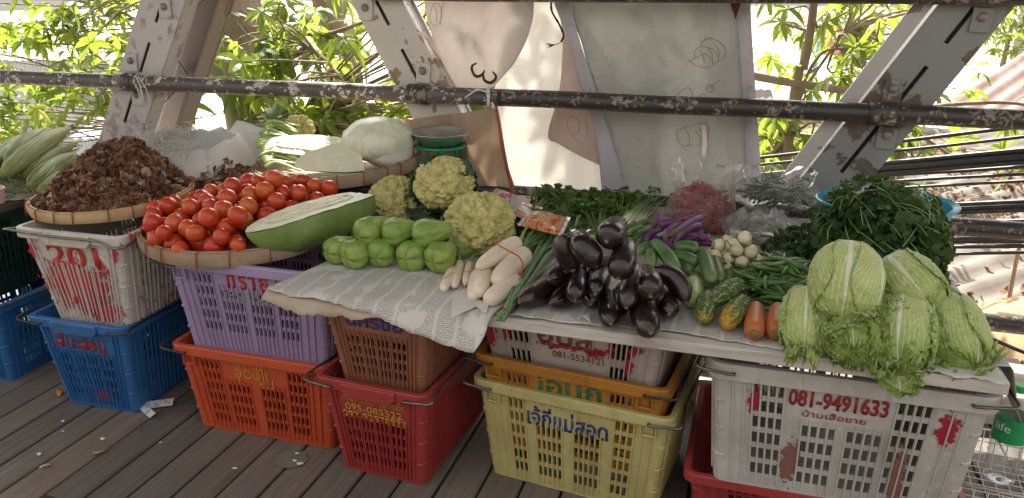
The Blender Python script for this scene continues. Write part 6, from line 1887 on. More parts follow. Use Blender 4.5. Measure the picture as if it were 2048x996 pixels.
for (x0, y0, z0_, x1, y1, z1) in ((1042, 480, 0.75, 1056, 452, 0.76), (1048, 492, 0.74, 1066, 462, 0.75), (1044, 500, 0.73, 1070, 470, 0.74), (905, 536, 0.68, 912, 508, 0.70), (921, 522, 0.68, 918, 500, 0.70), (940, 522, 0.675, 952, 506, 0.68)):
    b.tube(path_pts([onz(x0, y0, z0_), onz((x0 + x1) / 2 - 2, (y0 + y1) / 2, (z0_ + z1) / 2 + 0.006), onz(x1, y1, z1)], 7), [0.006, 0.006, 0.005, 0.005, 0.004, 0.004, 0.003], 7)
tag(b.build('radish_stalks', SGREEN), 'cut pale green stalks at the crowns of the radishes', 'stalks', None, 'stuff')

# ================================================================ LONG BEANS
LB = mat('long_bean_skin', [(0.3, (0.065, 0.14, 0.06)), (0.6, (0.13, 0.23, 0.11)), (0.8, (0.20, 0.31, 0.16))], scale=14, rough=0.4, rand=0.3)
for i in range(34):
    w = rnd.gauss(0, 1)
    lay = rnd.random()
    zz = T + 0.006 + 0.036 * lay
    e0 = onz(1004 + rnd.uniform(-10, 6), 634 + rnd.uniform(-6, 8), T + 0.010 + 0.012 * lay)
    band = onz(1012 + rnd.uniform(-6, 6), 622 + rnd.uniform(-3, 3), T + 0.010 + 0.012 * lay)
    m1 = onz(1044 + w * 10, 560 + rnd.uniform(-8, 8), zz)
    m2 = onz(1078 + w * 15, 505 + rnd.uniform(-10, 10), zz + 0.012)
    e1 = onz(1110 + w * 18, 462 + rnd.uniform(-16, 30), zz + 0.012)
    b = MB(); P_ = path_pts([e0, band, m1, m2, e1], 26)
    b.loft(P_, [0.0056 * (0.6 if k in (0, 25) else 1) for k in range(26)], 7, fn=lambda t_, th: 1 + 0.10 * math.sin(t_ * 75))
    tag(b.build('long_bean', LB), 'long dark green bean in the banded bundle left of the eggplants', 'long bean', 'long beans in the banded bundle')
b = MB(); c_ = onz(1010, 627, T + 0.014); b.ring([(0.016, -0.003), (0.018, 0.0), (0.016, 0.003)], 20)
o = b.build('rubber_band', RUBBER); o.location = c_; o.rotation_euler = (R(80), 0, R(-35)); tag(o, 'red rubber band near the cut ends of the long beans', 'rubber band')

# ================================================================ EGGPLANTS
t = NT('eggplant_skin')
v = t.coords()
at = t.n('Attribute', attribute_name='tip')
oi = t.n('ObjectInfo').outputs['Random']
c = t.ramp(oi, [(0.0, (0.008, 0.003, 0.006)), (0.6, (0.013, 0.004, 0.008)), (1.0, (0.026, 0.011, 0.010))])
brn = t.math('MULTIPLY', t.ramp(t.noise(v, 9, 5), [(0.42, 0.0), (0.75, 0.7)]), t.math('ADD', t.math('MULTIPLY', at.outputs['Fac'], 0.7), 0.12))
c = t.mix(brn, c, (0.13, 0.062, 0.04))
c = t.mix(t.ramp(at.outputs['Fac'], [(0.955, 0.0), (0.985, 0.8)]), c, (0.20, 0.12, 0.055))
c = t.mix(t.math('MULTIPLY', t.ramp(t.noise(v, 70, 5, 0.7), [(0.62, 0.0), (0.70, 0.5)]), at.outputs['Fac']), c, (0.26, 0.17, 0.08))
t.set(Base_Color=c, Roughness=t.ramp(t.noise(v, 12, 4), [(0.3, 0.22), (0.8, 0.42)]))
t.b.inputs['Coat Weight'].default_value = 0.35; t.b.inputs['Coat Roughness'].default_value = 0.08
t.bump(t.noise(v, 26, 4), 0.06, 0.004)
EGG = t.m
CALYX = mat('calyx', [(0.3, (0.09, 0.10, 0.045)), (0.7, (0.17, 0.17, 0.08))], scale=20, rough=0.7)
EP = [(0, 0.0), (0.008, 0.22), (0.03, 0.46), (0.07, 0.67), (0.13, 0.84), (0.22, 0.96), (0.35, 1.0), (0.55, 0.96), (0.75, 0.84), (0.9, 0.66), (0.97, 0.52), (1, 0.44)]
def eggplant(keys, r_, label, k=36, n=28):
    keys = [V(p) for p in keys]
    root = empty('eggplant', keys[0], 0, label, 'eggplant')
    b = MB()
    P_ = path_pts([p - keys[0] for p in keys], k)
    b.loft(P_, [r_ * 0.99 * interp(EP, (i / (k - 1)) ** 1.35) for i in range(k)], n, fn=lambda t_, th: 1 + 0.03 * nz(t_ * 3, math.cos(th), keys[0].x * 31 + math.sin(th)))
    tipv = [max(0.0, 1 - (j // n) / (k - 1) * 1.9) for j in range(len(b.v))]
    b.build('body', EGG, root, origin=(0, 0, 0), attrs={'tip': tipv})
    d = (P_[-1] - P_[-3]).normalized()
    b = MB()
    b.loft([P_[-5], P_[-3], P_[-1], P_[-1] + d * 0.008, P_[-1] + d * 0.016, P_[-1] + d * 0.022], [r_ * 0.72, r_ * 0.58, r_ * 0.42, 0.007, 0.0055, 0.005], 20, fn=lambda t_, th: 1 + (0.12 * math.cos(5 * th) if t_ < 0.3 else 0))
    b.build('calyx', CALYX, root, origin=(0, 0, 0))
    return root
for (keys, r_, lab) in (
    ([((1036, 606), T + 0.032), ((1082, 582), T + 0.036), ((1140, 550), T + 0.045)], 0.033, 'long glossy eggplant lying at the left front of the pile'),
    ([((1098, 608), T + 0.026), ((1135, 590), T + 0.03), ((1172, 570), T + 0.036)], 0.029, 'brownish-tipped eggplant lying low beside the long left one'),
    ([((1096, 560), T + 0.092), ((1128, 544), T + 0.090), ((1176, 528), T + 0.085)], 0.031, 'eggplant pointing left in the second layer of the pile'),
    ([((1120, 470), T + 0.215), ((1132, 502), T + 0.165), ((1148, 545), T + 0.105)], 0.034, 'dull dark eggplant standing up at the upper left of the pile'),
    ([((1194, 535), T + 0.155), ((1182, 512), T + 0.178), ((1164, 490), T + 0.200), ((1160, 470), T + 0.205)], 0.035, 'stout eggplant in the middle of the upper layer'),
    ([((1212, 484), T + 0.225), ((1222, 468), T + 0.232), ((1236, 450), T + 0.222)], 0.0385, 'topmost round-ended eggplant facing forward on the pile'),
    ([((1236, 558), T + 0.142), ((1244, 525), T + 0.170), ((1256, 485), T + 0.195)], 0.036, 'long shiny eggplant slanting down at the upper right of the pile'),
    ([((1252, 618), T + 0.066), ((1260, 580), T + 0.092), ((1270, 530), T + 0.120)], 0.030, 'narrow eggplant hanging below the upper right one'),
    ([((1150, 602), T + 0.066), ((1153, 578), T + 0.082), ((1160, 545), T + 0.095)], 0.028, 'narrow shiny eggplant pointing down in the middle of the pile'),
    ([((1190, 590), T + 0.078), ((1196, 568), T + 0.088), ((1210, 540), T + 0.098)], 0.030, 'reddish-brown eggplant pointing forward in the middle of the pile'),
    ([((1180, 610), T + 0.032), ((1188, 596), T + 0.038), ((1205, 575), T + 0.045)], 0.028, 'dark eggplant tucked in shade under the middle of the pile'),
    ([((1222, 650), T + 0.029), ((1218, 624), T + 0.034), ((1214, 585), T + 0.045)], 0.030, 'eggplant pointing forward at the front of the pile'),
    ([((1302, 668), T + 0.034), ((1290, 638), T + 0.038), ((1274, 592), T + 0.044)], 0.036, 'brownish eggplant jutting over the board at the front of the pile'),
    ([((1301, 594), T + 0.098), ((1298, 572), T + 0.110), ((1292, 540), T + 0.118)], 0.037, 'scarred round-ended eggplant at the right of the pile'),
    ([((1372, 606), T + 0.052), ((1362, 576), T + 0.080), ((1342, 553), T + 0.104), ((1304, 540), T + 0.118)], 0.031, 'curved shiny eggplant at the right end of the pile'),
    ([((1338, 630), T + 0.033), ((1334, 612), T + 0.038), ((1322, 585), T + 0.045)], 0.031, 'very dark eggplant low under the curved one'),
    ([((1262, 600), T + 0.04), ((1266, 575), T + 0.045), ((1275, 550), T + 0.05)], 0.03, 'eggplant wedged deep under the right of the pile'),
    ([((1232, 632), T + 0.034), ((1240, 600), T + 0.04), ((1250, 570), T + 0.05)], 0.031, 'eggplant in the shade between the two pointing forward at the front'),
    ([((1180, 560), T + 0.09), ((1200, 540), T + 0.10), ((1230, 525), T + 0.105)], 0.033, 'eggplant buried in the core of the pile')):
    eggplant([onz(*q, z_) for q, z_ in keys], r_, lab)
# ================================================================ CUCUMBERS, GOURDS, CARROTS
t = NT('cucumber_skin')
uvn = t.n('UVMap').outputs[0]
oi = t.n('ObjectInfo').outputs['Random']
mp = t.n('Mapping'); mp.inputs['Scale'].default_value = (11, 1.6, 1); t.l(uvn, mp.inputs[0])
st = t.noise(mp.outputs[0], 1.4, 3, 0.6)
sp = t.n('SeparateXYZ'); t.l(uvn, sp.inputs[0])
c = t.ramp(st, [(0.35, (0.030, 0.085, 0.024)), (0.52, (0.065, 0.15, 0.040)), (0.68, (0.17, 0.27, 0.085))])
c = t.mix(t.math('MULTIPLY', oi, 0.6), c, (0.028, 0.075, 0.026))
c = t.mix(t.ramp(sp.outputs[1], [(0.0, 0.75), (0.35, 0.0)]), c, (0.22, 0.33, 0.12))
t.set(Base_Color=c, Roughness=0.4); t.bump(t.noise(t.coords(), 95, 3), 0.45, 0.002)
CUC = t.m
CP = [(0, 0.06), (0.02, 0.40), (0.06, 0.68), (0.14, 0.90), (0.3, 1.0), (0.7, 0.97), (0.88, 0.82), (0.96, 0.55), (0.99, 0.3), (1, 0.08)]
for (a_, za, b_, zb, r_, bow, lab) in (
    ((1356, 543), 0.715, (1306, 482), 0.745, 0.0225, 0.006, 'light-streaked cucumber slanting behind the curved eggplant'),
    ((1398, 500), 0.735, (1345, 498), 0.735, 0.021, 0.008, 'dark cucumber lying crosswise at the back of the cucumbers'),
    ((1398, 528), 0.712, (1340, 512), 0.718, 0.022, 0.006, 'very dark cucumber across the middle of the cucumbers'),
    ((1386, 544), 0.692, (1340, 520), 0.700, 0.020, 0.004, 'green cucumber below the very dark one'),
    ((1425, 564), 0.715, (1404, 502), 0.730, 0.0225, 0.004, 'pale-tipped cucumber lying forward on the right of the cucumbers'),
    ((1440, 562), 0.695, (1424, 508), 0.705, 0.022, 0.004, 'dark bluish cucumber rightmost of the cucumbers'),
    ((1414, 572), 0.685, (1378, 552), 0.685, 0.020, 0.003, 'small dark cucumber lowest in front of the cucumbers'),
    ((1302, 532), 0.72, (1302, 500), 0.725, 0.0185, 0.003, 'pale short cucumber standing between the stems behind the eggplants'),
    ((1274, 506), 0.715, (1312, 492), 0.728, 0.017, 0.008, 'green cucumber at the left, behind the topmost eggplants'),
    ((1456, 560), 0.680, (1470, 520), 0.685, 0.019, 0.003, 'bluish cucumber half covered by the white eggplants')):
    root_veg('cucumber', onz(*a_, za), onz(*b_, zb), r_, CUC, lab, 'cucumber', CP, bow)
PGM = mat('pale_green_skin', [(0.3, (0.30, 0.40, 0.16)), (0.7, (0.42, 0.50, 0.24))], scale=12, rough=0.35)
root_veg('pale_gourd', onz(1385, 606, 0.682), onz(1388, 560, 0.69), 0.029, PGM, 'small pale green gourd showing behind the curved eggplant', 'gourd', CP)
# warty bitter gourds
t = NT('bitter_gourd_skin')
v = t.coords()
at = t.n('Attribute', attribute_name='ripe'); bm_ = t.n('Attribute', attribute_name='wart')
c = t.ramp(bm_.outputs['Fac'], [(0.1, (0.050, 0.095, 0.022)), (0.55, (0.16, 0.22, 0.065)), (1.0, (0.46, 0.49, 0.28))])
c = t.mix(at.outputs['Fac'], c, t.ramp(bm_.outputs['Fac'], [(0.1, (0.40, 0.20, 0.015)), (0.7, (0.60, 0.40, 0.05))]))
t.set(Base_Color=c, Roughness=0.5); t.bump(t.noise(v, 90, 3), 0.3, 0.002)
BG = t.m
def bitter(tip, tail, r_, ripe, label, seed):
    tip, tail = V(tip), V(tail)
    b = MB(); k, n = 60, 64
    P_ = path_pts([tip, (tip + tail) / 2 + V((0, 0, 0.004)), tail], k)
    warts, rip = [], []
    L = (tail - tip).length
    def fn(t_, th):
        x = V((math.cos(th) * 2.6, math.sin(th) * 2.6, t_ * L / r_ * 2.1 + seed))
        d = noise.voronoi(x * 1.55)[0][0]
        w = max(0, 1 - (d / 0.55) ** 2)
        rg = 0.5 + 0.5 * math.cos(8 * th + 1.2 * nz(t_ * 5, seed))
        warts.append(min(1, 0.62 * w + 0.4 * rg * (0.5 + w)))
        rip.append(max(0.0, min(1.0, (ripe - t_ + 0.35 * nz(math.cos(th), math.sin(th), seed + t_ * 3)) * 3)) if ripe else 0.0)
        return 1 + 0.10 * w + 0.05 * rg
    b.loft(P_, [r_ * 0.90 * interp([(0, 0.16), (0.03, 0.42), (0.1, 0.7), (0.25, 0.94), (0.5, 1.0), (0.8, 0.92), (0.93, 0.66), (1, 0.25)], i / (k - 1)) for i in range(k)], n, fn=fn)
    o = b.build('bitter_gourd', BG, attrs={'wart': warts, 'ripe': rip})
    tag(o, label, 'bitter gourd')
bitter(onz(1425, 604, 0.705), onz(1482, 566, 0.715), 0.029, 0, 'warty whitish-green gourd lying on top of the other two', 1.0)
bitter(onz(1408, 640, 0.684), onz(1416, 590, 0.686), 0.030, 0.16, 'warty green gourd with a faint yellow end at the left', 5.0)
bitter(onz(1450, 652, 0.686), onz(1490, 600, 0.688), 0.030, 0.42, 'warty gourd with a yellow-orange ripe end next to the carrots', 9.0)
# carrots
t = NT('carrot_skin')
uvn = t.n('UVMap').outputs[0]
mp = t.n('Mapping'); mp.inputs['Scale'].default_value = (3, 40, 1); t.l(uvn, mp.inputs[0])
ln = t.noise(mp.outputs[0], 1.0, 4, 0.7)
c = t.ramp(t.noise(t.coords(), 9, 4), [(0.3, (0.42, 0.105, 0.028)), (0.7, (0.53, 0.165, 0.05))])
c = t.mix(t.ramp(ln, [(0.58, 0.0), (0.7, 0.5)]), c, (0.23, 0.055, 0.02))
sp = t.n('SeparateXYZ'); t.l(uvn, sp.inputs[0])
c = t.mix(t.ramp(sp.outputs[1], [(0.0, 0.85), (0.06, 0.0)]), c, (0.28, 0.13, 0.04))
t.set(Base_Color=c, Roughness=0.42); t.bump(ln, 0.35, 0.003)
CAR = t.m
CRP = [(0, 0.16), (0.012, 0.42), (0.03, 0.60), (0.06, 0.80), (0.13, 0.97), (0.3, 1.0), (0.7, 0.90), (0.9, 0.74), (0.97, 0.5), (1, 0.15)]
CROWN = mat('carrot_crown', [(0.3, (0.20, 0.10, 0.03)), (0.7, (0.38, 0.24, 0.08))], scale=60, rough=0.8)
for (a_, b_, lab) in (((1508, 668), (1512, 610), 'left carrot of the two, crown end forward, beside the warty gourds'), ((1551, 668), (1556, 612), 'right carrot of the two, crown end forward, beside the napa cabbages')):
    A, B = onz(*a_, T + 0.024), onz(*b_, T + 0.028)
    o = root_veg('carrot', A, B, 0.0265, CAR, lab, 'carrot', CRP, n=32, k=40)
    d = (A - B).normalized()
    b = MB(); b.tube([A - o.location + d * -0.001, A - o.location + d * 0.002], [0.011, 0.008], 12); b.build('crown', CROWN, o, origin=(0, 0, 0))

# ================================================================ WHITE EGGPLANTS
WE = mat('ivory_skin', [(0.3, (0.55, 0.50, 0.30)), (0.7, (0.68, 0.64, 0.45))], scale=14, rough=0.3, rand=0.10)
BRST = mat('brown_stalk', [(0.3, (0.10, 0.075, 0.03)), (0.7, (0.20, 0.15, 0.07))], scale=30, rough=0.8)
r0 = 0.0205
b = MB()
b.ring([(0.0005, -r0), (r0 * 0.5, -r0 * 0.87), (r0 * 0.87, -r0 * 0.5), (r0, 0), (r0 * 0.9, r0 * 0.45), (r0 * 0.6, r0 * 0.85), (r0 * 0.25, r0 * 1.03), (0.0005, r0 * 1.05)], 24)
wroot = b.build('white_eggplant', WE, None, origin=(0, 0, 0))
b = MB()
for k in range(5):
    a = k * 1.2566
    pts = [V((0, 0, r0 * 1.06)), V((r0 * 0.22 * math.cos(a), r0 * 0.22 * math.sin(a), r0 * 1.06)), V((r0 * 0.45 * math.cos(a), r0 * 0.45 * math.sin(a), r0 * 0.99))]
    b.loft(pts, [0.003, 0.0035, 0.0008], 6, flat=0.4, up=(0, 0, 1))
b.tube(path_pts([(0, 0, r0), (0.002, 0.001, r0 * 1.5), (0.007, 0.002, r0 * 2.1)], 6), [0.0022, 0.002, 0.0018, 0.0018, 0.002, 0.0022], 7)
b.build('calyx', BRST, wroot, origin=(0, 0, 0))
ctr = onz(1474, 520, 0.70)
lst = heap(30, ctr.x, ctr.y, 0.100, T, lambda: rnd.uniform(0.0185, 0.0225), 0, 0.02, 0.45)
for i, (x, y, z, r_) in enumerate(lst):
    o = wroot if i == 0 else copy_tree(wroot)
    o.location = (x, y, z); s = r_ / r0; o.scale = (s, s, s)
    o.rotation_euler = (rnd.gauss(0.2, 0.9), rnd.gauss(0, 0.9), rnd.uniform(0, 6.28))
    tag(o, 'small round ivory eggplant with a brown stalk in the little white heap', 'eggplant', 'small round white eggplants')

# ================================================================ PURPLE EGGPLANTS
PU = mat('purple_skin', [(0.3, (0.085, 0.022, 0.085)), (0.6, (0.15, 0.042, 0.145)), (0.8, (0.26, 0.11, 0.24))], scale=16, rough=0.3, rand=0.2)
PUC = mat('purple_calyx', [(0.3, (0.08, 0.06, 0.035)), (0.7, (0.13, 0.12, 0.05))], scale=30, rough=0.6)
def purple(keys, r_, label):
    keys = [onz(*q, z_) for q, z_ in keys]
    root = empty('purple_eggplant', keys[0], 0, label, 'eggplant', 'long purple eggplants')
    P_ = path_pts([p - keys[0] for p in keys], 20)
    b = MB(); b.loft(P_, [r_ * interp([(0, 0.2), (0.03, 0.6), (0.1, 0.9), (0.25, 1.0), (0.6, 0.92), (0.9, 0.72), (1, 0.6)], i / 19) for i in range(20)], 16)
    b.build('body', PU, root, origin=(0, 0, 0))
    d = (P_[-1] - P_[-3]).normalized(); b = MB()
    b.loft([P_[-4], P_[-2], P_[-1], P_[-1] + d * 0.008, P_[-1] + d * 0.03], [r_ * 0.84, r_ * 0.78, r_ * 0.66, 0.004, 0.0032], 12)
    b.build('calyx', PUC, root, origin=(0, 0, 0))
for keys, r_, lab in (
    ([((1404, 433), 0.775), ((1378, 446), 0.772), ((1340, 470), 0.765)], 0.0135, 'purple eggplant highest on the right of the purple heap'),
    ([((1402, 450), 0.760), ((1384, 456), 0.762), ((1352, 474), 0.755)], 0.0135, 'short plump purple eggplant just under the highest one'),
    ([((1342, 496), 0.735), ((1333, 474), 0.752), ((1346, 454), 0.768), ((1362, 450), 0.768)], 0.0125, 'curved purple eggplant hooking down at the front of the purple heap'),
    ([((1348, 486), 0.745), ((1358, 466), 0.758), ((1376, 452), 0.765)], 0.0125, 'purple eggplant crossing behind the curved one'),
    ([((1292, 482), 0.715), ((1305, 466), 0.728), ((1326, 456), 0.742)], 0.0125, 'purple eggplant at the left end of the purple heap'),
    ([((1304, 488), 0.710), ((1324, 478), 0.720), ((1345, 468), 0.73)], 0.0125, 'purple eggplant low on the left of the purple heap'),
    ([((1318, 450), 0.755), ((1340, 446), 0.76), ((1360, 446), 0.758)], 0.0145, 'thick pale purple eggplant lying crosswise on the heap'),
    ([((1314, 432), 0.760), ((1318, 440), 0.758), ((1306, 452), 0.75)], 0.0135, 'purple eggplant end sticking up at the upper left of the heap'),
    ([((1366, 434), 0.770), ((1380, 438), 0.766), ((1402, 444), 0.758)], 0.0135, 'purple eggplant at the back of the heap against the red chillies'),
    ([((1412, 478), 0.735), ((1394, 471), 0.74), ((1366, 468), 0.745)], 0.0125, 'purple eggplant pointing right out of the heap'),
    ([((1432, 488), 0.715), ((1408, 486), 0.715), ((1382, 484), 0.72)], 0.0105, 'thin purple eggplant lying apart at the right of the heap'),
    ([((1350, 494), 0.715), ((1368, 482), 0.73), ((1396, 468), 0.74)], 0.0125, 'purple eggplant slanting low at the front of the heap'),
    ([((1404, 464), 0.745), ((1386, 474), 0.735), ((1360, 486), 0.725)], 0.0125, 'purple eggplant slanting on the right side of the heap'),
    ([((1296, 470), 0.72), ((1312, 478), 0.712), ((1335, 490), 0.705)], 0.0120, 'purple eggplant at the lower left of the heap'),
    ([((1416, 470), 0.72), ((1410, 482), 0.71), ((1390, 492), 0.70)], 0.0120, 'dark purple eggplant in the shade at the right of the heap'),
    ([((1330, 440), 0.735), ((1350, 456), 0.735), ((1380, 466), 0.73)], 0.0140, 'purple eggplant buried in the middle of the heap')):
    purple(keys, r_, lab)

# ================================================================ GREEN BEANS
GBM = mat('green_bean_skin', [(0.3, (0.050, 0.115, 0.030)), (0.55, (0.095, 0.185, 0.05)), (0.8, (0.16, 0.26, 0.085))], scale=16, rough=0.38, rand=0.3)
bprotos = []
for k in range(7):
    L = rnd.uniform(0.10, 0.135); bend = rnd.uniform(0.003, 0.018)
    root = None
    b = MB(); P_ = path_pts([(-L / 2, 0, 0), (-L * 0.2, bend, 0.001), (L * 0.2, bend, 0), (L / 2, rnd.uniform(-0.006, 0.006), 0)], 18)
    b.loft(P_, [0.0062 * interp([(0, 0.3), (0.08, 0.8), (0.3, 1), (0.8, 0.95), (0.94, 0.5), (1, 0.12)], i / 17) for i in range(18)], 8, fn=lambda t_, th: 1 + 0.07 * math.sin(t_ * 40))
    root = b.build('green_bean', GBM, None, origin=(0, 0, 0))
    b = MB(); b.tube([V(P_[0]) + V((0.001, 0, 0)), V(P_[0]) - V((0.008, -0.001, 0))], [0.0022, 0.0012], 6); b.build('stem_end', CHI, root, origin=(0, 0, 0))
    bprotos.append(root)
used = set()
gc = onz(1555, 560, 0.70)
NB = 230
for i in range(NB):
    k = rnd.randrange(7)
    o = bprotos[k] if k not in used else copy_tree(bprotos[k]); used.add(k)
    while True:
        x, y = rnd.gauss(0, 0.5), rnd.gauss(0, 0.5)
        q = math.hypot(x, y)
        if q < 1: break
    hz_ = 0.085 * (1 - q ** 1.4) * (1 if y > -0.2 else 0.9)
    lay = (i / NB) ** 0.5
    o.location = (gc.x + x * 0.115, gc.y + 0.035 + y * 0.20, T + 0.006 + hz_ * lay)
    sl = Matrix.Rotation(math.atan2(-0.085 * 1.2 * y * q, 0.20), 3, 'X')
    o.rotation_euler = (rnd.uniform(0, 6.28), rnd.gauss(0, 0.14) + 0.35 * x * lay * math.cos(0.4), rnd.gauss(0.15, 0.75) + (math.pi if rnd.random() < 0.5 else 0))
    tag(o, 'slim green bean in the loose heap between the warty gourds and the dark leafy greens', 'green bean', 'green beans in the loose heap')

# ================================================================ NAPA CABBAGES
t = NT('napa_leaf')
v = t.coords()
va = t.n('Attribute', attribute_name='vein'); ga = t.n('Attribute', attribute_name='green')
vo = t.n('TexVoronoi', feature='DISTANCE_TO_EDGE'); vo.inputs['Scale'].default_value = 62
wv = t.n('TexNoise'); wv.inputs['Scale'].default_value = 25; t.l(v, wv.inputs['Vector'])
ad = t.n('Mix', data_type='RGBA'); ad.inputs[0].default_value = 0.03; t.l(v, ad.inputs[6]); t.l(wv.outputs['Color'], ad.inputs[7])
t.l(ad.outputs[2], vo.inputs['Vector'])
net = t.ramp(vo.outputs['Distance'], [(0.0, 1.0), (0.10, 0.0)])
gcol = t.ramp(t.noise(v, 12, 4), [(0.3, (0.17, 0.31, 0.03)), (0.7, (0.31, 0.45, 0.07))])
pcol = t.ramp(t.noise(v, 12, 4), [(0.3, (0.40, 0.50, 0.12)), (0.7, (0.52, 0.60, 0.22))])
c = t.mix(ga.outputs['Fac'], pcol, gcol)
c = t.mix(t.math('MULTIPLY', net, 0.26), c, (0.64, 0.70, 0.40))
c = t.mix(t.ramp(va.outputs['Fac'], [(0.0, 0.0), (0.7, 0.85)]), c, (0.80, 0.83, 0.70))
t.set(Base_Color=c, Roughness=0.42)
t.bump(t.math('ADD', t.math('MULTIPLY', vo.outputs['Distance'], 1.2), t.math('MULTIPLY', va.outputs['Fac'], 0.5)), 0.35, 0.006)
t.translucent(t.mix(0.5, c, (0.45, 0.55, 0.12)), 0.18)
NAPA = t.m
def vein_of(t_, a, seed, fan=1.0):
    """t_ from the base of the leaf to its tip, a across it (-1..1): white midrib with side veins running off it"""
    mid = max(0.0, 1 - abs(a) / (0.12 * (1 - t_) ** 1.3 + 0.012))
    q = a / (0.22 + 0.85 * t_ ** 0.8)
    s = q / 0.17 + 0.8 * nz(t_ * 2.0, a * 2, seed) + 0.15 * nz(t_ * 7, a * 5, seed)
    k = round(s)
    w = 0.17 * (1 - 0.6 * t_) * (0.6 + 0.8 * abs(nz(k * 1.7, seed, 0.5)) + 0.2)
    main = max(0.0, 1 - abs(s - k) / w) * (1.0 - 0.45 * t_)
    s2 = (t_ * 1.0 - abs(q - k * 0.17) * 1.1) * 15 + 1.6 * nz(t_ * 6, a * 6, seed + 4) + 0.5 * (k % 2)
    sub = max(0.0, 1 - abs(s2 - round(s2)) / 0.2) * 0.16 * min(1, max(0, t_ - 0.12) * 3)
    return min(1.0, max(min(1, mid * 1.6), main, sub))
def napa(c, axis, up, L, r_, label, seed, lean=0.0, green=0.5, frill=0.6, nleaf=4, fat=1.0):
    """head lying or standing along axis (base -> leafy tip), 'up' = the side that faces out"""
    c, ax_ = V(c), V(axis).normalized()
    up = V(up); up = (up - ax_ * up.dot(ax_)).normalized(); s = ax_.cross(up)
    root = empty('napa_cabbage', c, 0, label, 'cabbage', 'napa cabbages stacked at the right')
    prof = [(0, 0.30), (0.05, 0.58), (0.15, 0.82), (0.35, 0.99), (0.55, 1.0), (0.75, 0.92), (0.88, 0.74), (0.96, 0.46), (1.0, 0.12)]
    rsm = lambda tt: interp(prof, tt) * 0.6 + 0.2 * interp(prof, max(0, tt - 0.03)) + 0.2 * interp(prof, min(1, tt + 0.03))
    # inner head
    b = MB(); ve, gr = [], []
    N, M = 80, 108
    for i in range(N):
        tt = i / (N - 1)
        for j in range(M):
            th = 6.2832 * j / M
            k = 3
            a = ((th / 6.2832 * k) % 1) * 2 - 1
            vv_ = vein_of(tt, a, seed + int(th / 6.2832 * k))
            ru = 0.05 * nz(math.cos(th) * 3, math.sin(th) * 3, tt * 6 + seed) + 0.022 * nz(math.cos(th) * 9, math.sin(th) * 9, tt * 16 + seed) + 0.02 * vv_
            rr = r_ * (rsm(tt) * (1 + ru))
            b.v.append(ax_ * (L * (tt - 0.5)) + (up * math.cos(th) * fat + s * math.sin(th)) * rr)
            ve.append(vv_ * (1 - 0.5 * tt)); gr.append(min(1, max(0, (tt - 0.35) * 1.4 * green * 2 + 0.3 * nz(th * 2, tt * 5, seed))))
    b.f = [(i * M + j, i * M + (j + 1) % M, (i + 1) * M + (j + 1) % M, (i + 1) * M + j) for i in range(N - 1) for j in range(M)]
    b.f += [tuple(reversed(range(M))), tuple(range((N - 1) * M, N * M))]
    b.build('head', NAPA, root, origin=(0, 0, 0), attrs={'vein': ve, 'green': gr})
    # wrapping outer leaves with crinkled edges
    for l in range(nleaf):
        th0 = (l / nleaf) * 6.2832 + (0.0 if l == 0 else rnd.uniform(-0.3, 0.3))
        if l == 0: th0 = lean
        b = MB(); ve, gr = [], []
        N, M = 100, 75
        top_ = rnd.uniform(0.86, 0.98) if l else 0.97
        wid = 1.25 if l == 0 else rnd.uniform(0.9, 1.15)
        for i in range(N):
            tt = i / (N - 1)
            for j in range(M):
                a = -1 + 2 * j / (M - 1)
                edge = min(1, max(0, (abs(a) - 0.72) / 0.28)) + min(1, max(0, (tt - 0.88) / 0.12))
                t2 = tt * top_ * (1 - 0.10 * a * a * tt)
                w = wid * (0.42 + 0.58 * math.sin(math.pi * min(1, 0.12 + tt * 0.75)))
                th = th0 + a * w
                vv_ = vein_of(tt, a, seed + l * 3.1)
                ru = 0.025 * nz(a * 4, tt * 5, seed + l) + 0.02 * nz(a * 11, tt * 14, seed + l) + 0.018 * vv_
                fr = frill * 0.12 * edge * (math.sin(tt * 34 + a * 19 + l) * 0.5 + nz(tt * 16, a * 12, l + seed))
                rr = r_ * (rsm(t2) * (1.035 + 0.018 * l + ru) + fr + 0.05 * edge * edge)
                p = ax_ * (L * (t2 - 0.5) + frill * 0.02 * edge * nz(tt * 9, a * 15, seed)) + (up * math.cos(th) * fat + s * math.sin(th)) * rr
                b.v.append(p)
                ve.append(vv_ * (1 - 0.15 * tt)); gr.append(min(1, max(0, (tt - 0.30) * 1.3 * green * 2 + 0.45 * (abs(a) - 0.35) * green * 2 + 0.25 * nz(a * 3, tt * 5, seed))))
        b.f = [(i * M + j, i * M + j + 1, (i + 1) * M + j + 1, (i + 1) * M + j) for i in range(N - 1) for j in range(M - 1)]
        o = b.build('leaf', NAPA, root, origin=(0, 0, 0), attrs={'vein': ve, 'green': gr})
        md = o.modifiers.new('t', 'SOLIDIFY'); md.thickness = 0.0016; md.offset = 0
    return root
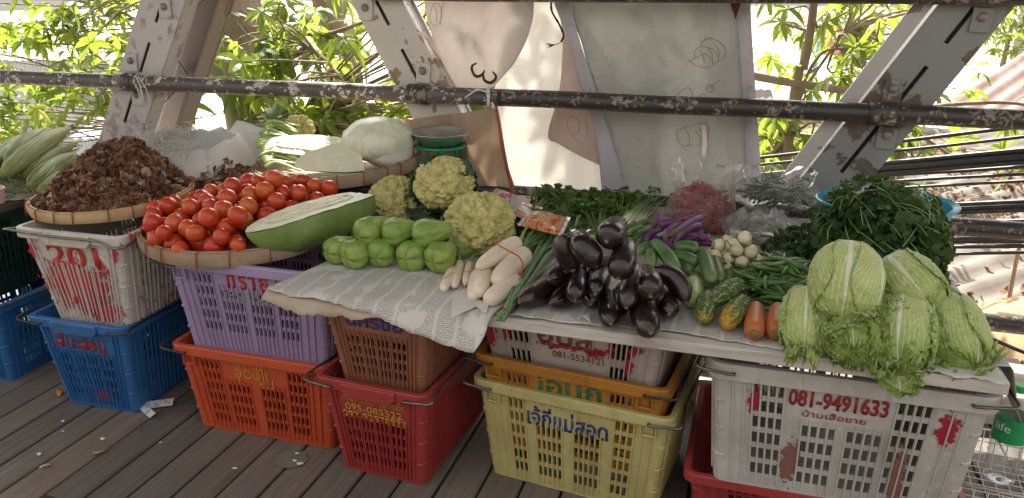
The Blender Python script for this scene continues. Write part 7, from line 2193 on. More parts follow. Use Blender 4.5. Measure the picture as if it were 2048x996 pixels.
def frill_leaf(base, tip, w, up, label, seed, green=1.0, parent=None, drop=0.0):
    base, tip = V(base), V(tip)
    d = tip - base; L = d.length; dn = d.normalized(); up = V(up); up = (up - dn * up.dot(dn)).normalized(); s = dn.cross(up)
    b = MB(); ve, gr = [], []
    N, M = 46, 41
    for i in range(N):
        tt = i / (N - 1)
        for j in range(M):
            a = -1 + 2 * j / (M - 1)
            e = min(1, max(0, (abs(a) - 0.45) / 0.55)) + 0.8 * min(1, max(0, (tt - 0.75) / 0.25))
            ww = w * interp([(0, 0.28), (0.2, 0.62), (0.5, 1.0), (0.8, 1.0), (0.93, 0.78), (1, 0.5)], tt)
            h_ = 0.017 * e * (math.sin(tt * 30 + a * 6 + seed) + 1.6 * nz(tt * 13, a * 9, seed)) + 0.006 * nz(tt * 22, a * 20, seed) + 0.02 * a * a - drop * tt * tt
            p = base + dn * (L * tt * (1 - 0.16 * a * a)) + s * (a * ww * (1 + 0.12 * nz(tt * 8, a * 2, seed))) + up * h_
            b.v.append(p); ve.append(vein_of(tt, a, seed) * 0.8); gr.append(min(1, max(0, green * (0.25 + tt * 0.8 + 0.2 * nz(a * 3, tt * 4, seed)))))
    b.f = [(i * M + j, i * M + j + 1, (i + 1) * M + j + 1, (i + 1) * M + j) for i in range(N - 1) for j in range(M - 1)]
    if parent is not None: b.v = [p - parent.location for p in b.v]
    o = b.build('outer_leaf' if parent is not None else 'loose_cabbage_leaf', NAPA, parent, attrs={'vein': ve, 'green': gr}, origin=(0, 0, 0) if parent is not None else None)
    md = o.modifiers.new('t', 'SOLIDIFY'); md.thickness = 0.0015; md.offset = 0
    if label: tag(o, label, 'cabbage leaf')
    return o
CAMD = V((-0.1, -0.85, 0.5))
n1 = napa(onz(1690, 566, 0.825), (-0.05, -0.42, -0.80), CAMD + V((-0.15, 0, 0.3)), 0.198, 0.078, 'largest napa cabbage, topmost of the stack, white-ribbed', 1.0, lean=-0.15, green=0.30, frill=0.30)
n2 = napa(onz(1818, 574, 0.800), (0.45, -0.62, -0.36), CAMD + V((0, 0, 0.4)), 0.178, 0.071, 'napa cabbage lying on its side at the upper right of the stack', 2.0, lean=0.2, green=0.42, frill=0.5)
n3 = napa(onz(1614, 645, 0.715), (-0.02, -0.55, -0.55), CAMD + V((-0.2, 0, 0.3)), 0.178, 0.063, 'yellowish napa cabbage at the left of the stack beside the carrots', 3.0, lean=-0.1, green=0.3, frill=0.75)
n4 = napa(onz(1706, 668, 0.705), (-0.02, -0.75, -0.25), CAMD, 0.170, 0.062, 'napa cabbage with torn bright leaves under the largest one', 4.0, lean=0.1, green=0.75, frill=1.2)
n5 = napa(onz(1806, 668, 0.715), (-0.05, -0.55, -0.60), CAMD + V((0.1, 0, 0.2)), 0.200, 0.068, 'napa cabbage with loose white ribs in the middle of the lower row', 5.0, lean=0.35, green=0.65, frill=1.2)
n6 = napa(onz(1906, 664, 0.715), (0.20, -0.52, -0.50), CAMD + V((0.1, 0, 0.3)), 0.195, 0.068, 'napa cabbage with fanned white ribs at the right end of the boards', 6.0, lean=-0.35, green=0.5, frill=0.9)
for (nr, q0, z0_, q1, z1, w, up, sd) in (
    (n4, (1700, 650), 0.735, (1672, 722), 0.665, 0.045, (-0.2, -0.8, 0.5), 1.3), (n4, (1718, 640), 0.745, (1728, 725), 0.668, 0.050, (0.1, -0.8, 0.5), 2.9), (n4, (1690, 600), 0.745, (1660, 668), 0.70, 0.040, (-0.4, -0.7, 0.5), 3.7), (n4, (1740, 600), 0.76, (1772, 640), 0.74, 0.035, (0.4, -0.7, 0.5), 7.7),
    (n5, (1815, 640), 0.735, (1830, 770), 0.615, 0.042, (0.1, -0.95, 0.3), 4.1), (n5, (1790, 650), 0.73, (1775, 735), 0.668, 0.045, (-0.3, -0.8, 0.5), 5.3), (n5, (1795, 700), 0.69, (1800, 795), 0.585, 0.040, (0, -1, 0.25), 15.3), (n5, (1835, 610), 0.75, (1842, 690), 0.70, 0.040, (0.2, -0.9, 0.4), 12.1),
    (n6, (1900, 690), 0.685, (1885, 765), 0.628, 0.060, (-0.1, -0.85, 0.5), 6.9), (n6, (1925, 680), 0.69, (1955, 745), 0.645, 0.050, (0.3, -0.8, 0.5), 8.8), (n6, (1915, 690), 0.685, (1925, 772), 0.62, 0.045, (0.1, -0.9, 0.4), 9.4),
    (n2, (1800, 585), 0.80, (1830, 625), 0.765, 0.045, (0.1, -0.8, 0.5), 10.2), (n3, (1610, 690), 0.70, (1604, 715), 0.66, 0.030, (-0.1, -0.8, 0.4), 11.4), (n1, (1690, 622), 0.785, (1700, 655), 0.745, 0.050, (0, -0.9, 0.4), 13.4), (n1, (1750, 600), 0.79, (1760, 632), 0.76, 0.035, (0.5, -0.8, 0.3), 14.4)):
    frill_leaf(onz(*q0, z0_), onz(*q1, z1), w * 1.22, up, None, sd, 0.85, parent=nr)
frill_leaf(onz(1752, 690, 0.665), onz(1768, 752, 0.645), 0.05, (0, -0.6, 0.8), 'loose dark green cabbage leaf on the paper at the front edge', 17.0, 1.0)
# a green stub of cucumber shape behind the upper right cabbage
root_veg('cucumber', onz(1828, 528, 0.80), onz(1868, 560, 0.77), 0.028, CUC, 'dark cucumber lying behind the upper right napa cabbage', 'cucumber', CP)
root_veg('cucumber', onz(1872, 576, 0.72), onz(1900, 610, 0.70), 0.026, CUC, 'dark cucumber lying at the right behind the lowest right cabbage', 'cucumber', CP)
# ================================================================ LEAFY GREENS
def leafy(name, c1, c2, c3, tr=0.25, rough=0.45):
    t = NT(name)
    isl = t.n('NewGeometry').outputs['Random Per Island']
    c = t.ramp(isl, [(0.0, c1), (0.6, c2), (1.0, c3)])
    c = t.mix(t.ramp(t.noise(t.coords(), 40, 3), [(0.4, 0.0), (0.8, 0.3)]), c, c3)
    t.set(Base_Color=c, Roughness=rough)
    t.bump(t.noise(t.coords(), 90, 3), 0.3, 0.002)
    t.translucent(t.mix(0.4, c, (0.25, 0.38, 0.04)), tr)
    return t.m
GREENS = leafy('dark_leaf_green', (0.015, 0.048, 0.013), (0.032, 0.080, 0.020), (0.075, 0.14, 0.038))
SPIN = leafy('spinach_green', (0.020, 0.060, 0.020), (0.045, 0.105, 0.032), (0.10, 0.17, 0.055))
BASIL = leafy('broad_leaf_green', (0.03, 0.075, 0.018), (0.07, 0.13, 0.03), (0.16, 0.23, 0.07))
CORI = leafy('coriander_green', (0.03, 0.085, 0.015), (0.075, 0.16, 0.03), (0.20, 0.30, 0.08), 0.35)
STEMG = mat('green_stem', [(0.3, (0.09, 0.16, 0.04)), (0.7, (0.22, 0.32, 0.10))], scale=10, rough=0.4, island=0.3)
def round_leaf(b, p, nrm, rot, s, cup=0.25, notch=True):
    q = V(nrm).normalized().to_track_quat('Z', 'Y').to_matrix() @ Matrix.Rotation(rot, 3, 'Z')
    n = 11
    vs = [V((0, 0, 0))]
    for r_, hh in ((0.55, 0.10), (1.0, 0.0)):
        for j in range(n):
            th = 0.35 + (6.2832 - 0.70) * j / (n - 1)
            rr = s * r_ * (1 + 0.10 * math.cos(5 * th) + rnd.uniform(-0.05, 0.05))
            vs.append(V((rr * math.cos(th) + s * 0.15, rr * math.sin(th), s * cup * (r_ * r_) * (0.6 + 0.7 * math.sin(2 * th + rot)) - hh * s)))
    fs = [(0, 1 + j, 2 + j) for j in range(n - 1)] + [(1 + j, 1 + n + j, 2 + n + j, 2 + j) for j in range(n - 1)]
    b.add([p + q @ k for k in vs], fs)
def pointed(b, p, d, nrm, L, W, droop=0.3):
    leaflet(b, p, V(d), V(nrm), L, W, droop, 0)
# the great mound of round dark leaves at the right, in front of the blue basin
hc = onz(1748, 512, 0.70); hc.z = T
mound = empty('leafy_greens', hc, 0, 'large dark green mound of round leafy greens in front of the blue basin', 'greens')
hx, hy, hh = 0.208, 0.25, 0.262
def mound_pt(a, e, k=1.0):
    r_ = k * (1 + 0.09 * nz(math.cos(a) * 1.6, math.sin(a) * 1.6, e * 2))
    w = math.cos(e) ** 0.75
    return V((hx * r_ * w * math.cos(a), hy * r_ * w * math.sin(a), hh * r_ * math.sin(e)))
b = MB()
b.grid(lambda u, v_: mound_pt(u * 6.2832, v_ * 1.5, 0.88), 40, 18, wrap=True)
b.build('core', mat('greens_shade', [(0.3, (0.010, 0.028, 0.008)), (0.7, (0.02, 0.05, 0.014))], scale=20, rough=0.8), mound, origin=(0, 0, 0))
b = MB()
for i in range(1050):
    a = rnd.uniform(0, 6.2832); e = math.asin(rnd.random() ** 0.8)
    k = rnd.uniform(0.84, 1.05)
    p = mound_pt(a, e, k)
    n_ = V((math.cos(a) * math.cos(e) / hx, math.sin(a) * math.cos(e) / hy, math.sin(e) / hh)).normalized()
    n_ = (n_ + V((rnd.gauss(0, 0.55), rnd.gauss(0, 0.55), rnd.gauss(0.15, 0.5)))).normalized()
    round_leaf(b, p, n_, rnd.uniform(0, 6.28), rnd.uniform(0.013, 0.027), rnd.uniform(0.0, 0.6))
o = b.build('foliage', GREENS, mound, smooth=True, origin=(0, 0, 0)); o['kind'] = 'stuff'
b = MB()
for i in range(90):
    a = rnd.uniform(0, 6.28); e = rnd.uniform(0.5, 1.45)
    p = mound_pt(a, e, 1.02); d = V((rnd.gauss(0.4, 0.6), rnd.gauss(-0.2, 0.6), rnd.gauss(0, 0.25)))
    q = p + d * rnd.uniform(0.05, 0.12)
    lim = mound_pt(math.atan2(q.y / hy, q.x / hx), min(1.4, max(0.1, e - 0.25)), 1.05)
    q = V((lim.x, lim.y, lim.z)) if (q - p).length > 0.02 else q
    b.tube(path_pts([p, (p + q) / 2 + (p + q).normalized() * 0.012, q], 8), 0.0016, 5, cap=False)
o = b.build('stems', STEMG, mound, origin=(0, 0, 0)); o['kind'] = 'stuff'
# a smaller tail of the same greens spilling to the left
b = MB()
tc = onz(1622, 482, 0.70); tc.z = T
for i in range(240):
    a = rnd.uniform(0, 6.28); q = math.sqrt(rnd.random())
    p = tc + V((0.14 * q * math.cos(a), 0.10 * q * math.sin(a), 0.075 * (1 - q * q) + rnd.uniform(0, 0.015)))
    n_ = V((rnd.gauss(0, 0.5), rnd.gauss(-0.3, 0.5), 1))
    round_leaf(b, p, n_, rnd.uniform(0, 6.28), rnd.uniform(0.010, 0.020), rnd.uniform(0, 0.5))
for i in range(26):
    p = tc + V((rnd.uniform(-0.16, 0.1), rnd.uniform(-0.09, 0.09), rnd.uniform(0.02, 0.07)))
    q = p + V((rnd.gauss(0, 0.06), rnd.gauss(0, 0.03), rnd.uniform(-0.01, 0.02)))
    b.tube(path_pts([p, (p + q) / 2 + V((0, 0, 0.008)), q], 6), 0.0015, 5, cap=False)
tag(b.build('leafy_greens', GREENS), 'low straggle of dark leafy greens between the green beans and the knotted bag', 'greens', None, 'stuff')

def bundle(name, label, cat, base, tipdir, leaf, nst, L, leaf_fn, spread=0.35, sr=0.0028, stem_m=STEMG, lie=0.0):
    base = V(base)
    root = empty(name, base, 0, label, cat)
    d = V(tipdir).normalized()
    s = d.cross(V((0, 0, 1))).normalized(); u = s.cross(d)
    sb, lb = MB(), MB()
    for i in range(nst):
        x, y = rnd.gauss(0, 0.5), abs(rnd.gauss(0, 0.5))
        p0 = s * (x * 0.022) + u * (y * 0.022)
        LL = L * rnd.uniform(0.75, 1.08)
        dd = (d + s * (x * spread) + u * (y * spread * 0.4 + rnd.uniform(-0.05, 0.08))).normalized()
        p1 = p0 + dd * (LL * 0.55) + u * 0.012
        p2 = p0 + dd * LL - V((0, 0, lie * LL)) + s * (x * 0.03)
        for q in (p1, p2):
            if q.z + base.z < T: q.z = T - base.z + rnd.uniform(0, 0.012)
        P_ = path_pts([p0, p1, p2], 9)
        sb.loft(P_, [sr * (1 - 0.05 * k) for k in range(9)], 6)
        leaf_fn(lb, P_, s, u, dd)
    sb.build('stems', stem_m, root, origin=(0, 0, 0))['kind'] = 'stuff'
    if lb.v: lb.build('foliage', leaf, root, origin=(0, 0, 0))['kind'] = 'stuff'
    return root
def spin_leaf(lb, P_, s, u, dd):
    for k in (4, 5, 6, 7, 8, 8):
        e = (dd + s * rnd.gauss(0, 0.6) + u * rnd.gauss(0.2, 0.5)).normalized()
        pointed(lb, P_[k], e, u + s * rnd.gauss(0, 0.6), rnd.uniform(0.035, 0.06), rnd.uniform(0.010, 0.017), rnd.uniform(0.1, 0.5))
def cori_leaf(lb, P_, s, u, dd):
    for k in (5, 6, 7, 8, 8, 8):
        for m in range(3):
            n_ = (u + V((rnd.gauss(0, 0.5), rnd.gauss(0, 0.5), rnd.gauss(0.3, 0.4))))
            round_leaf(lb, P_[k] + V((rnd.gauss(0, 0.012), rnd.gauss(0, 0.012), rnd.gauss(0.004, 0.008))), n_, rnd.uniform(0, 6.28), rnd.uniform(0.006, 0.011), 0.4)
def broad_leaf(lb, P_, s, u, dd):
    for k in (3, 4, 6, 7, 8, 8):
        e = (dd + s * rnd.gauss(0, 0.7) + u * rnd.gauss(0.1, 0.5)).normalized()
        pointed(lb, P_[k], e, u + s * rnd.gauss(0, 0.7), rnd.uniform(0.035, 0.062), rnd.uniform(0.012, 0.020), rnd.uniform(0.1, 0.6))
def no_leaf(lb, P_, s, u, dd): pass
bundle('spinach_bunch', 'dark spinach-like bunch fanning behind the big white radishes', 'greens', onz(1062, 498, T + 0.02), (0.10, 0.75, 0.22), SPIN, 26, 0.15, spin_leaf, 0.5, 0.0032)
bundle('spinach_bunch', 'dark leafy bunch between the front cauliflower and the noodle packets', 'greens', onz(1052, 476, T + 0.03), (-0.35, 0.75, 0.25), SPIN, 18, 0.075, spin_leaf, 0.5, 0.0032)
bundle('spinach_bunch', 'dark leafy bunch lying behind the tall dull eggplant', 'greens', onz(1120, 480, T + 0.02), (-0.5, 0.75, 0.10), SPIN, 20, 0.11, spin_leaf, 0.6, 0.003)
bundle('broad_leaf_bunch', 'bunch of broad green leaves at the back of the boards right of the noodle packets', 'greens', onz(1150, 440, T + 0.01), (-0.35, 0.9, 0.04), BASIL, 34, 0.24, broad_leaf, 0.35, 0.003)
bundle('broad_leaf_bunch', 'loose broad-leaved bunch at the far back beside the printed packet', 'greens', onz(1075, 425, T + 0.01), (0.1, 0.9, 0.05), BASIL, 22, 0.20, broad_leaf, 0.35, 0.003)
bundle('coriander_bunch', 'bright coriander bunch catching a patch of sun behind the eggplants', 'greens', onz(1195, 462, T + 0.02), (-0.25, 0.8, 0.10), CORI, 46, 0.16, cori_leaf, 0.40, 0.0016)
bundle('coriander_bunch', 'thin-stemmed herb bunch between the coriander and the spring onions', 'greens', onz(1242, 442, T + 0.02), (-0.05, 0.95, 0.04), CORI, 40, 0.20, cori_leaf, 0.28, 0.0016)
# spring onions: white ends forward
ONW = NT('spring_onion')
sp = ONW.n('SeparateXYZ'); ONW.l(ONW.n('UVMap').outputs[0], sp.inputs[0])
ONW.set(Base_Color=ONW.ramp(sp.outputs[1], [(0.0, (0.70, 0.66, 0.55)), (0.16, (0.62, 0.64, 0.42)), (0.34, (0.16, 0.28, 0.07)), (1.0, (0.045, 0.12, 0.035))]), Roughness=0.35)
ONW = ONW.m
rt = empty('spring_onions', onz(1260, 432, T), 0, 'bunch of spring onions with white root ends forward beside the red chilli bag', 'greens')
b = MB(); uv = []
for i in range(62):
    x = rnd.gauss(0, 0.45); zz = T + 0.008 + 0.045 * rnd.random() * (1 - min(1, abs(x)))
    x = max(-1, min(1, x))
    A = onz(1250 + x * 36 + rnd.uniform(-6, 6), 440 + rnd.uniform(-7, 9), zz); B = onz(1272 + x * 40, 415, zz + 0.02); C_ = onz(1288 + x * 44 + rnd.uniform(-10, 10), 394 + rnd.uniform(-6, 6), zz + 0.02)
    n0 = len(b.v)
    b.loft([p - rt.location for p in path_pts([A, B, C_], 12)], [0.0055, 0.006, 0.0052, 0.0046, 0.0044, 0.0042, 0.004, 0.0038, 0.0035, 0.003, 0.0025, 0.0012], 7)
    uv += [(i / 62, k // 7 / 11) for k in range(12 * 7)]
b.build('stalks', ONW, rt, origin=(0, 0, 0), uv=uv)
# flat green pods (okra and wing beans) lying behind the eggplants
OK_ = mat('flat_green_pod', [(0.3, (0.07, 0.14, 0.035)), (0.7, (0.16, 0.26, 0.075))], scale=14, rough=0.45, rand=0.3)
for i in range(30):
    x0, y0 = rnd.uniform(1128, 1300), rnd.uniform(452, 500)
    ang = rnd.gauss(-0.5, 0.5); L = rnd.uniform(28, 60)
    zz = T + rnd.uniform(0.012, 0.075)
    A, B = onz(x0, y0, zz), onz(x0 + L * math.cos(ang), y0 + L * 0.55 * math.sin(ang), zz + rnd.uniform(-0.006, 0.02))
    b = MB(); pod_shape(b, [A, (A + B) / 2 + V((0, 0, 0.006)), B], rnd.uniform(0.006, 0.011), 5 + (i % 2))
    tag(b.build('green_pod', OK_), 'ridged green pod among those strewn behind the eggplant pile', 'pod', 'ridged green pods behind the eggplants')

# ================================================================ NOODLE PACKETS
t = NT('packet_print')
v = t.coords('Object', (1, 1, 1))
n_ = t.noise(v, 34, 3, 0.5)
w_ = t.n('TexWave'); w_.inputs['Scale'].default_value = 9; w_.inputs['Distortion'].default_value = 3; t.l(v, w_.inputs[0])
c = t.ramp(n_, [(0.42, (0.50, 0.045, 0.03)), (0.47, (0.50, 0.30, 0.16)), (0.54, (0.62, 0.22, 0.12)), (0.60, (0.46, 0.05, 0.04))])
c = t.mix(t.ramp(w_.outputs[1], [(0.80, 0.0), (0.86, 0.8)]), c, (0.40, 0.33, 0.06))
t.set(Base_Color=c, Roughness=0.18); t.bump(t.noise(v, 26, 4, 0.6, 1.0), 0.7, 0.006)
PKT = t.m
PKT2 = NT('striped_packet')
v = PKT2.coords()
w_ = PKT2.n('TexWave', bands_direction='DIAGONAL'); w_.inputs['Scale'].default_value = 7; w_.inputs['Distortion'].default_value = 1.5; PKT2.l(v, w_.inputs[0])
PKT2.set(Base_Color=PKT2.ramp(w_.outputs[1], [(0.55, (0.66, 0.65, 0.64)), (0.62, (0.52, 0.05, 0.05)), (0.85, (0.55, 0.30, 0.10))]), Roughness=0.2)
PKT2.bump(PKT2.noise(v, 26, 4, 0.6, 1.0), 0.7, 0.006)
PKT2 = PKT2.m
PKT3 = NT('floral_packet')
v = PKT3.coords()
PKT3.set(Base_Color=PKT3.ramp(PKT3.noise(v, 24, 3), [(0.50, (0.62, 0.56, 0.54)), (0.54, (0.50, 0.04, 0.08)), (0.62, (0.60, 0.18, 0.22))]), Roughness=0.3)
PKT3 = PKT3.m
SEAL = mat('clear_seal', [(0.3, (0.55, 0.54, 0.53)), (0.7, (0.68, 0.67, 0.66))], rough=0.15)
def packet(q4, z4, th_, m, label, seed):
    P4 = [onz(*q, z_) for q, z_ in zip(q4, z4)]
    cen = sum(P4, V()) / 4
    root = empty('food_packet', cen, 0, label, 'packet')
    b = MB()
    nrm = (P4[1] - P4[0]).cross(P4[3] - P4[0]).normalized()
    if nrm.z < 0: nrm = -nrm
    for sgn in (1, -1):
        def P(u, v_):
            p = lerp(lerp(P4[0], P4[1], u), lerp(P4[3], P4[2], u), v_) - cen
            e = (max(0, 16 * u * (1 - u) * v_ * (1 - v_))) ** 0.45
            return p + nrm * (sgn * th_ * e * 0.5 + 0.004 * e * nz(u * 7, v_ * 7, seed))
        b.grid(P, 22, 18)
    b.build('body', m, root, origin=(0, 0, 0))
    for (i, j) in ((0, 3), (1, 2)):
        d = (P4[i] - P4[1 - i if i < 2 else 0]).normalized()
        b = MB(); b.grid(lambda u, v_: lerp(P4[i], P4[j], u) - cen + d * (0.016 * v_ + 0.001) + nrm * 0.002 * math.sin(u * 20), 16, 3)
        o = b.build('seal', SEAL, root, origin=(0, 0, 0)); md = o.modifiers.new('t', 'SOLIDIFY'); md.thickness = 0.0008
packet(((1042, 452), (1115, 470), (1132, 434), (1066, 422)), (T + 0.095, T + 0.09, T + 0.105, T + 0.11), 0.035, PKT, 'shiny red printed packet lying on top of the dark greens', 1.0)
packet(((1026, 428), (1058, 444), (1082, 414), (1042, 404)), (T + 0.095, T + 0.10, T + 0.105, T + 0.10), 0.02, PKT2, 'white and red striped packet behind the shiny red one', 2.0)
packet(((984, 394), (1018, 408), (1024, 388), (996, 378)), (T + 0.05, T + 0.05, T + 0.07, T + 0.07), 0.03, PKT3, 'packet with red floral print at the back of the boards', 3.0)

# ================================================================ CLEAR PLASTIC BAGS
def film(name, haze, tint=(0.9, 0.9, 0.9)):
    t = NT(name)
    v = t.coords()
    n_ = t.noise(v, 16, 6, 0.6, 1.4)
    tr = t.n('BsdfTransparent'); tr.inputs[0].default_value = (0.97, 0.97, 0.97, 1)
    df = t.n('BsdfTranslucent'); df.inputs[0].default_value = (*tint, 1)
    d2 = t.n('BsdfDiffuse'); d2.inputs[0].default_value = (*[k * 0.85 for k in tint], 1)
    gl = t.n('BsdfGlossy'); gl.inputs['Roughness'].default_value = 0.12
    lw = t.n('LayerWeight'); lw.inputs['Blend'].default_value = 0.35
    bp = t.n('Bump'); bp.inputs['Strength'].default_value = 0.55; bp.inputs['Distance'].default_value = 0.012
    t.l(n_, bp.inputs['Height'])
    for k in (gl, d2, lw): t.l(bp.outputs[0], k.inputs['Normal'])
    m0 = t.n('MixShader'); m0.inputs[0].default_value = 0.5; t.l(d2.outputs[0], m0.inputs[1]); t.l(df.outputs[0], m0.inputs[2])
    m1 = t.n('MixShader'); f = t.math('ADD', t.ramp(n_, [(0.35, haze * 0.35), (0.60, haze), (0.72, min(0.9, haze * 2.4))]), t.math('MULTIPLY', lw.outputs['Facing'], 0.22))
    t.l(f, m1.inputs[0]); t.l(tr.outputs[0], m1.inputs[1]); t.l(m0.outputs[0], m1.inputs[2])
    m2 = t.n('MixShader'); t.l(t.math('MULTIPLY', lw.outputs['Fresnel'], 0.55), m2.inputs[0]); t.l(m1.outputs[0], m2.inputs[1]); t.l(gl.outputs[0], m2.inputs[2])
    t.l(m2.outputs[0], t.out.inputs[0])
    return t.m
FILM, FILM2 = film('clear_film', 0.15, (0.97, 0.97, 0.97)), film('milky_film', 0.50, (0.97, 0.97, 0.97))
def bag(c, rx, ry, h, label, m, seed, collar=0.35, fl=1.0, droop=0.0):
    """thin crumpled bag: pot-shaped body and a flared, crumpled mouth"""
    b = MB()
    c = V(c)
    def P(u, v_):
        a = u * 6.2832
        if v_ < 0.62:
            t_ = v_ / 0.62
            r_ = interp([(0, 0.55), (0.1, 0.85), (0.35, 1.0), (0.7, 0.98), (1.0, 0.82)], t_); z = h * (0.02 + 0.70 * t_)
        else:
            t_ = (v_ - 0.62) / 0.38
            r_ = lerp(0.82, 0.82 + collar, t_); z = h * (0.72 + 0.34 * t_ * (1 - droop * t_))
        f = 1 + (0.10 + 0.20 * v_ * fl) * nz(math.cos(a) * 1.8, math.sin(a) * 1.8, v_ * 3 + seed) + 0.05 * nz(math.cos(a) * 6, math.sin(a) * 6, v_ * 7 + seed) + 0.05 * v_ * math.sin(9 * a + 5 * v_ + seed)
        return c + V((rx * r_ * f * math.cos(a), ry * r_ * f * math.sin(a), max(0.002, z * (1 + 0.26 * v_ * nz(math.cos(a) * 2.2, math.sin(a) * 2.2, seed + 9) + 0.08 * v_ * nz(math.cos(a) * 8, math.sin(a) * 8, seed)))))
    b.grid(P, 96, 40, wrap=True)
    return tag(b.build('plastic_bag', m), label, 'plastic bag')
RC = mat('red_chilli', [(0.3, (0.30, 0.012, 0.012)), (0.7, (0.45, 0.025, 0.02))], scale=18, rough=0.25, island=0.35)
GC = mat('dark_green_chilli', [(0.3, (0.018, 0.055, 0.012)), (0.7, (0.05, 0.11, 0.022))], scale=18, rough=0.25, island=0.4)
def chillies(name, c, rx, ry, h, n, m, label, L=(0.05, 0.075)):
    b = MB(); c = V(c)
    for i in range(n):
        a = rnd.uniform(0, 6.28); q = rnd.random() ** 0.4; e = math.asin(rnd.random())
        p = c + V((rx * q * math.cos(a) * math.cos(e) ** 0.6, ry * q * math.sin(a) * math.cos(e) ** 0.6, 0.008 + h * math.sin(e) * rnd.uniform(0.75, 1)))
        d = V((rnd.gauss(0, 1), rnd.gauss(0, 1), rnd.gauss(0, 0.35))).normalized() * rnd.uniform(*L)
        r_ = rnd.uniform(0.0032, 0.0048)
        P_ = path_pts([p - d / 2, p + V((rnd.gauss(0, .004), rnd.gauss(0, .004), 0.004)), p + d / 2], 8)
        for k in P_: k.z = max(k.z, c.z + 0.006)
        b.loft(P_, [r_ * k for k in (0.5, 0.95, 1, 0.95, 0.85, 0.7, 0.45, 0.1)], 7)
    return tag(b.build(name, m), label, 'chillies', None, 'stuff')
rc = onz(1398, 458, T); rc.z = T
bag(rc, 0.118, 0.105, 0.215, 'clear plastic bag full of red chillies standing on the boards', FILM, 2.0, 0.20, 1.0)
chillies('red_chillies', rc + V((0, 0, 0.004)), 0.104, 0.092, 0.150, 520, RC, 'mass of red chillies inside the clear bag')
chillies('red_chillies', rc + V((0.0, 0.01, 0.130)), 0.035, 0.04, 0.02, 16, RC, 'few red chillies on top at the mouth of the bag')
gc_ = onz(1548, 432, T + 0.0); gc_.z = T
bag(gc_ + V((0, 0, 0.03)), 0.150, 0.110, 0.150, 'open clear plastic bag of green chillies in front of the right truss', FILM, 5.0, 0.10, 0.8, 0.3)
chillies('green_chillies', gc_ + V((0, 0, 0.06)), 0.115, 0.085, 0.068, 210, GC, 'dark green chillies heaped in the open clear bag', (0.07, 0.10))
wc = onz(1516, 476, T); wc.z = T
bag(wc, 0.135, 0.085, 0.098, 'milky knotted plastic bag lying in front of the green chilli bag', FILM2, 8.0, -0.35, 1.2)
chillies('green_chillies', wc + V((0.0, 0, 0.015)), 0.085, 0.05, 0.045, 60, GC, 'some green chillies showing through the milky bag')
# blue basin with a paler tub inside, behind the mound of greens
BB = mat('sky_blue_plastic', [(0.3, (0.035, 0.36, 0.58)), (0.7, (0.06, 0.44, 0.66))], scale=5, rough=0.28, transl=0.15)
bc = onz(1757, 432, 0.72); bc = V((bc.x - 0.03, 2.62, T + 0.045))
bb = empty('blue_basin', bc, R(4), 'sky blue oval plastic basin behind the mound of leafy greens', 'basin')
b = MB()
def oval(r_, z, k=1.0): return (r_, z)
prof = [(0.001, 0.0), (0.135, 0.0), (0.155, 0.012), (0.185, 0.125), (0.200, 0.132), (0.203, 0.140), (0.198, 0.143), (0.181, 0.136), (0.150, 0.016), (0.132, 0.005), (0.001, 0.005)]
b.ring([(r_ * 0.94, z) for r_, z in prof], 72, fn=lambda t_, th: 1 + 0.10 * math.cos(2 * th) + 0.02 * math.cos(4 * th))
b.build('body', BB, bb, origin=(0, 0, 0), split=40)
b = MB(); b.ring([(0.001, 0.06), (0.055, 0.06), (0.066, 0.13), (0.062, 0.13), (0.052, 0.066), (0.001, 0.066)], 40, c=(-0.095, -0.03, 0.0)); tub = b.build('white_tub', mat('pale_tub', [(0.3, (0.50, 0.62, 0.52)), (0.7, (0.62, 0.72, 0.64))], rough=0.3), split=40)
tub.location += bc; tag(tub, 'small pale tub standing inside the sky blue basin', 'tub')
b = MB(); b.box((0, 0, 0), (0.22, 0.18, 0.036)); o = b.build('wooden_block', WOODD, smooth=False, origin=(0, 0, -0.018)); o.location = (bc.x, bc.y, T); tag(o, 'wooden block lifting the sky blue basin off the boards', 'block')

# ================================================================ RIGHT EDGE, BELOW THE BOARDS
# wire basket on the deck and a water bottle in it
WIREW = mat('white_wire', [(0.3, (0.62, 0.62, 0.62)), (0.7, (0.74, 0.74, 0.74))], rough=0.4)
wb0 = V((0.905, 2.34, 0.0))
wb = empty('wire_basket', wb0, R(-6), 'white wire-grid basket on the deck to the right of the big white crate', 'basket')
b = MB()
W_, D_, H_ = 0.36, 0.36, 0.13
for k in range(11):
    x = lerp(-W_ / 2, W_ / 2, k / 10)
    b.tube([(x, -D_ / 2, H_), (x, -D_ / 2 + 0.01, 0.006), (x, D_ / 2 - 0.01, 0.006), (x, D_ / 2, H_)], 0.002, 6)
for k in range(11):
    y = lerp(-D_ / 2, D_ / 2, k / 10)
    b.tube([(-W_ / 2, y, H_), (-W_ / 2 + 0.01, y, 0.0085), (W_ / 2 - 0.01, y, 0.0085), (W_ / 2, y, H_)], 0.002, 6)
for zz in (0.045, 0.085):
    b.tube([(-W_ / 2, -D_ / 2, zz), (W_ / 2, -D_ / 2, zz), (W_ / 2, D_ / 2, zz), (-W_ / 2, D_ / 2, zz), (-W_ / 2, -D_ / 2, zz)], 0.002, 6)
b.build('grid', WIREW, wb, origin=(0, 0, 0))
b = MB(); b.tube([(-W_ / 2, -D_ / 2, H_), (W_ / 2, -D_ / 2, H_), (W_ / 2, D_ / 2, H_), (-W_ / 2, D_ / 2, H_), (-W_ / 2, -D_ / 2, H_)], 0.004, 8); b.build('rim', WIREW, wb, origin=(0, 0, 0))
bt0 = V((ony(2010, 900, 2.16).x, 2.16, 0.178))
bt = empty('water_bottle', bt0, R(-12), 'clear plastic water bottle with a green cap and green label at the right edge', 'bottle')
t = NT('clear_pet')
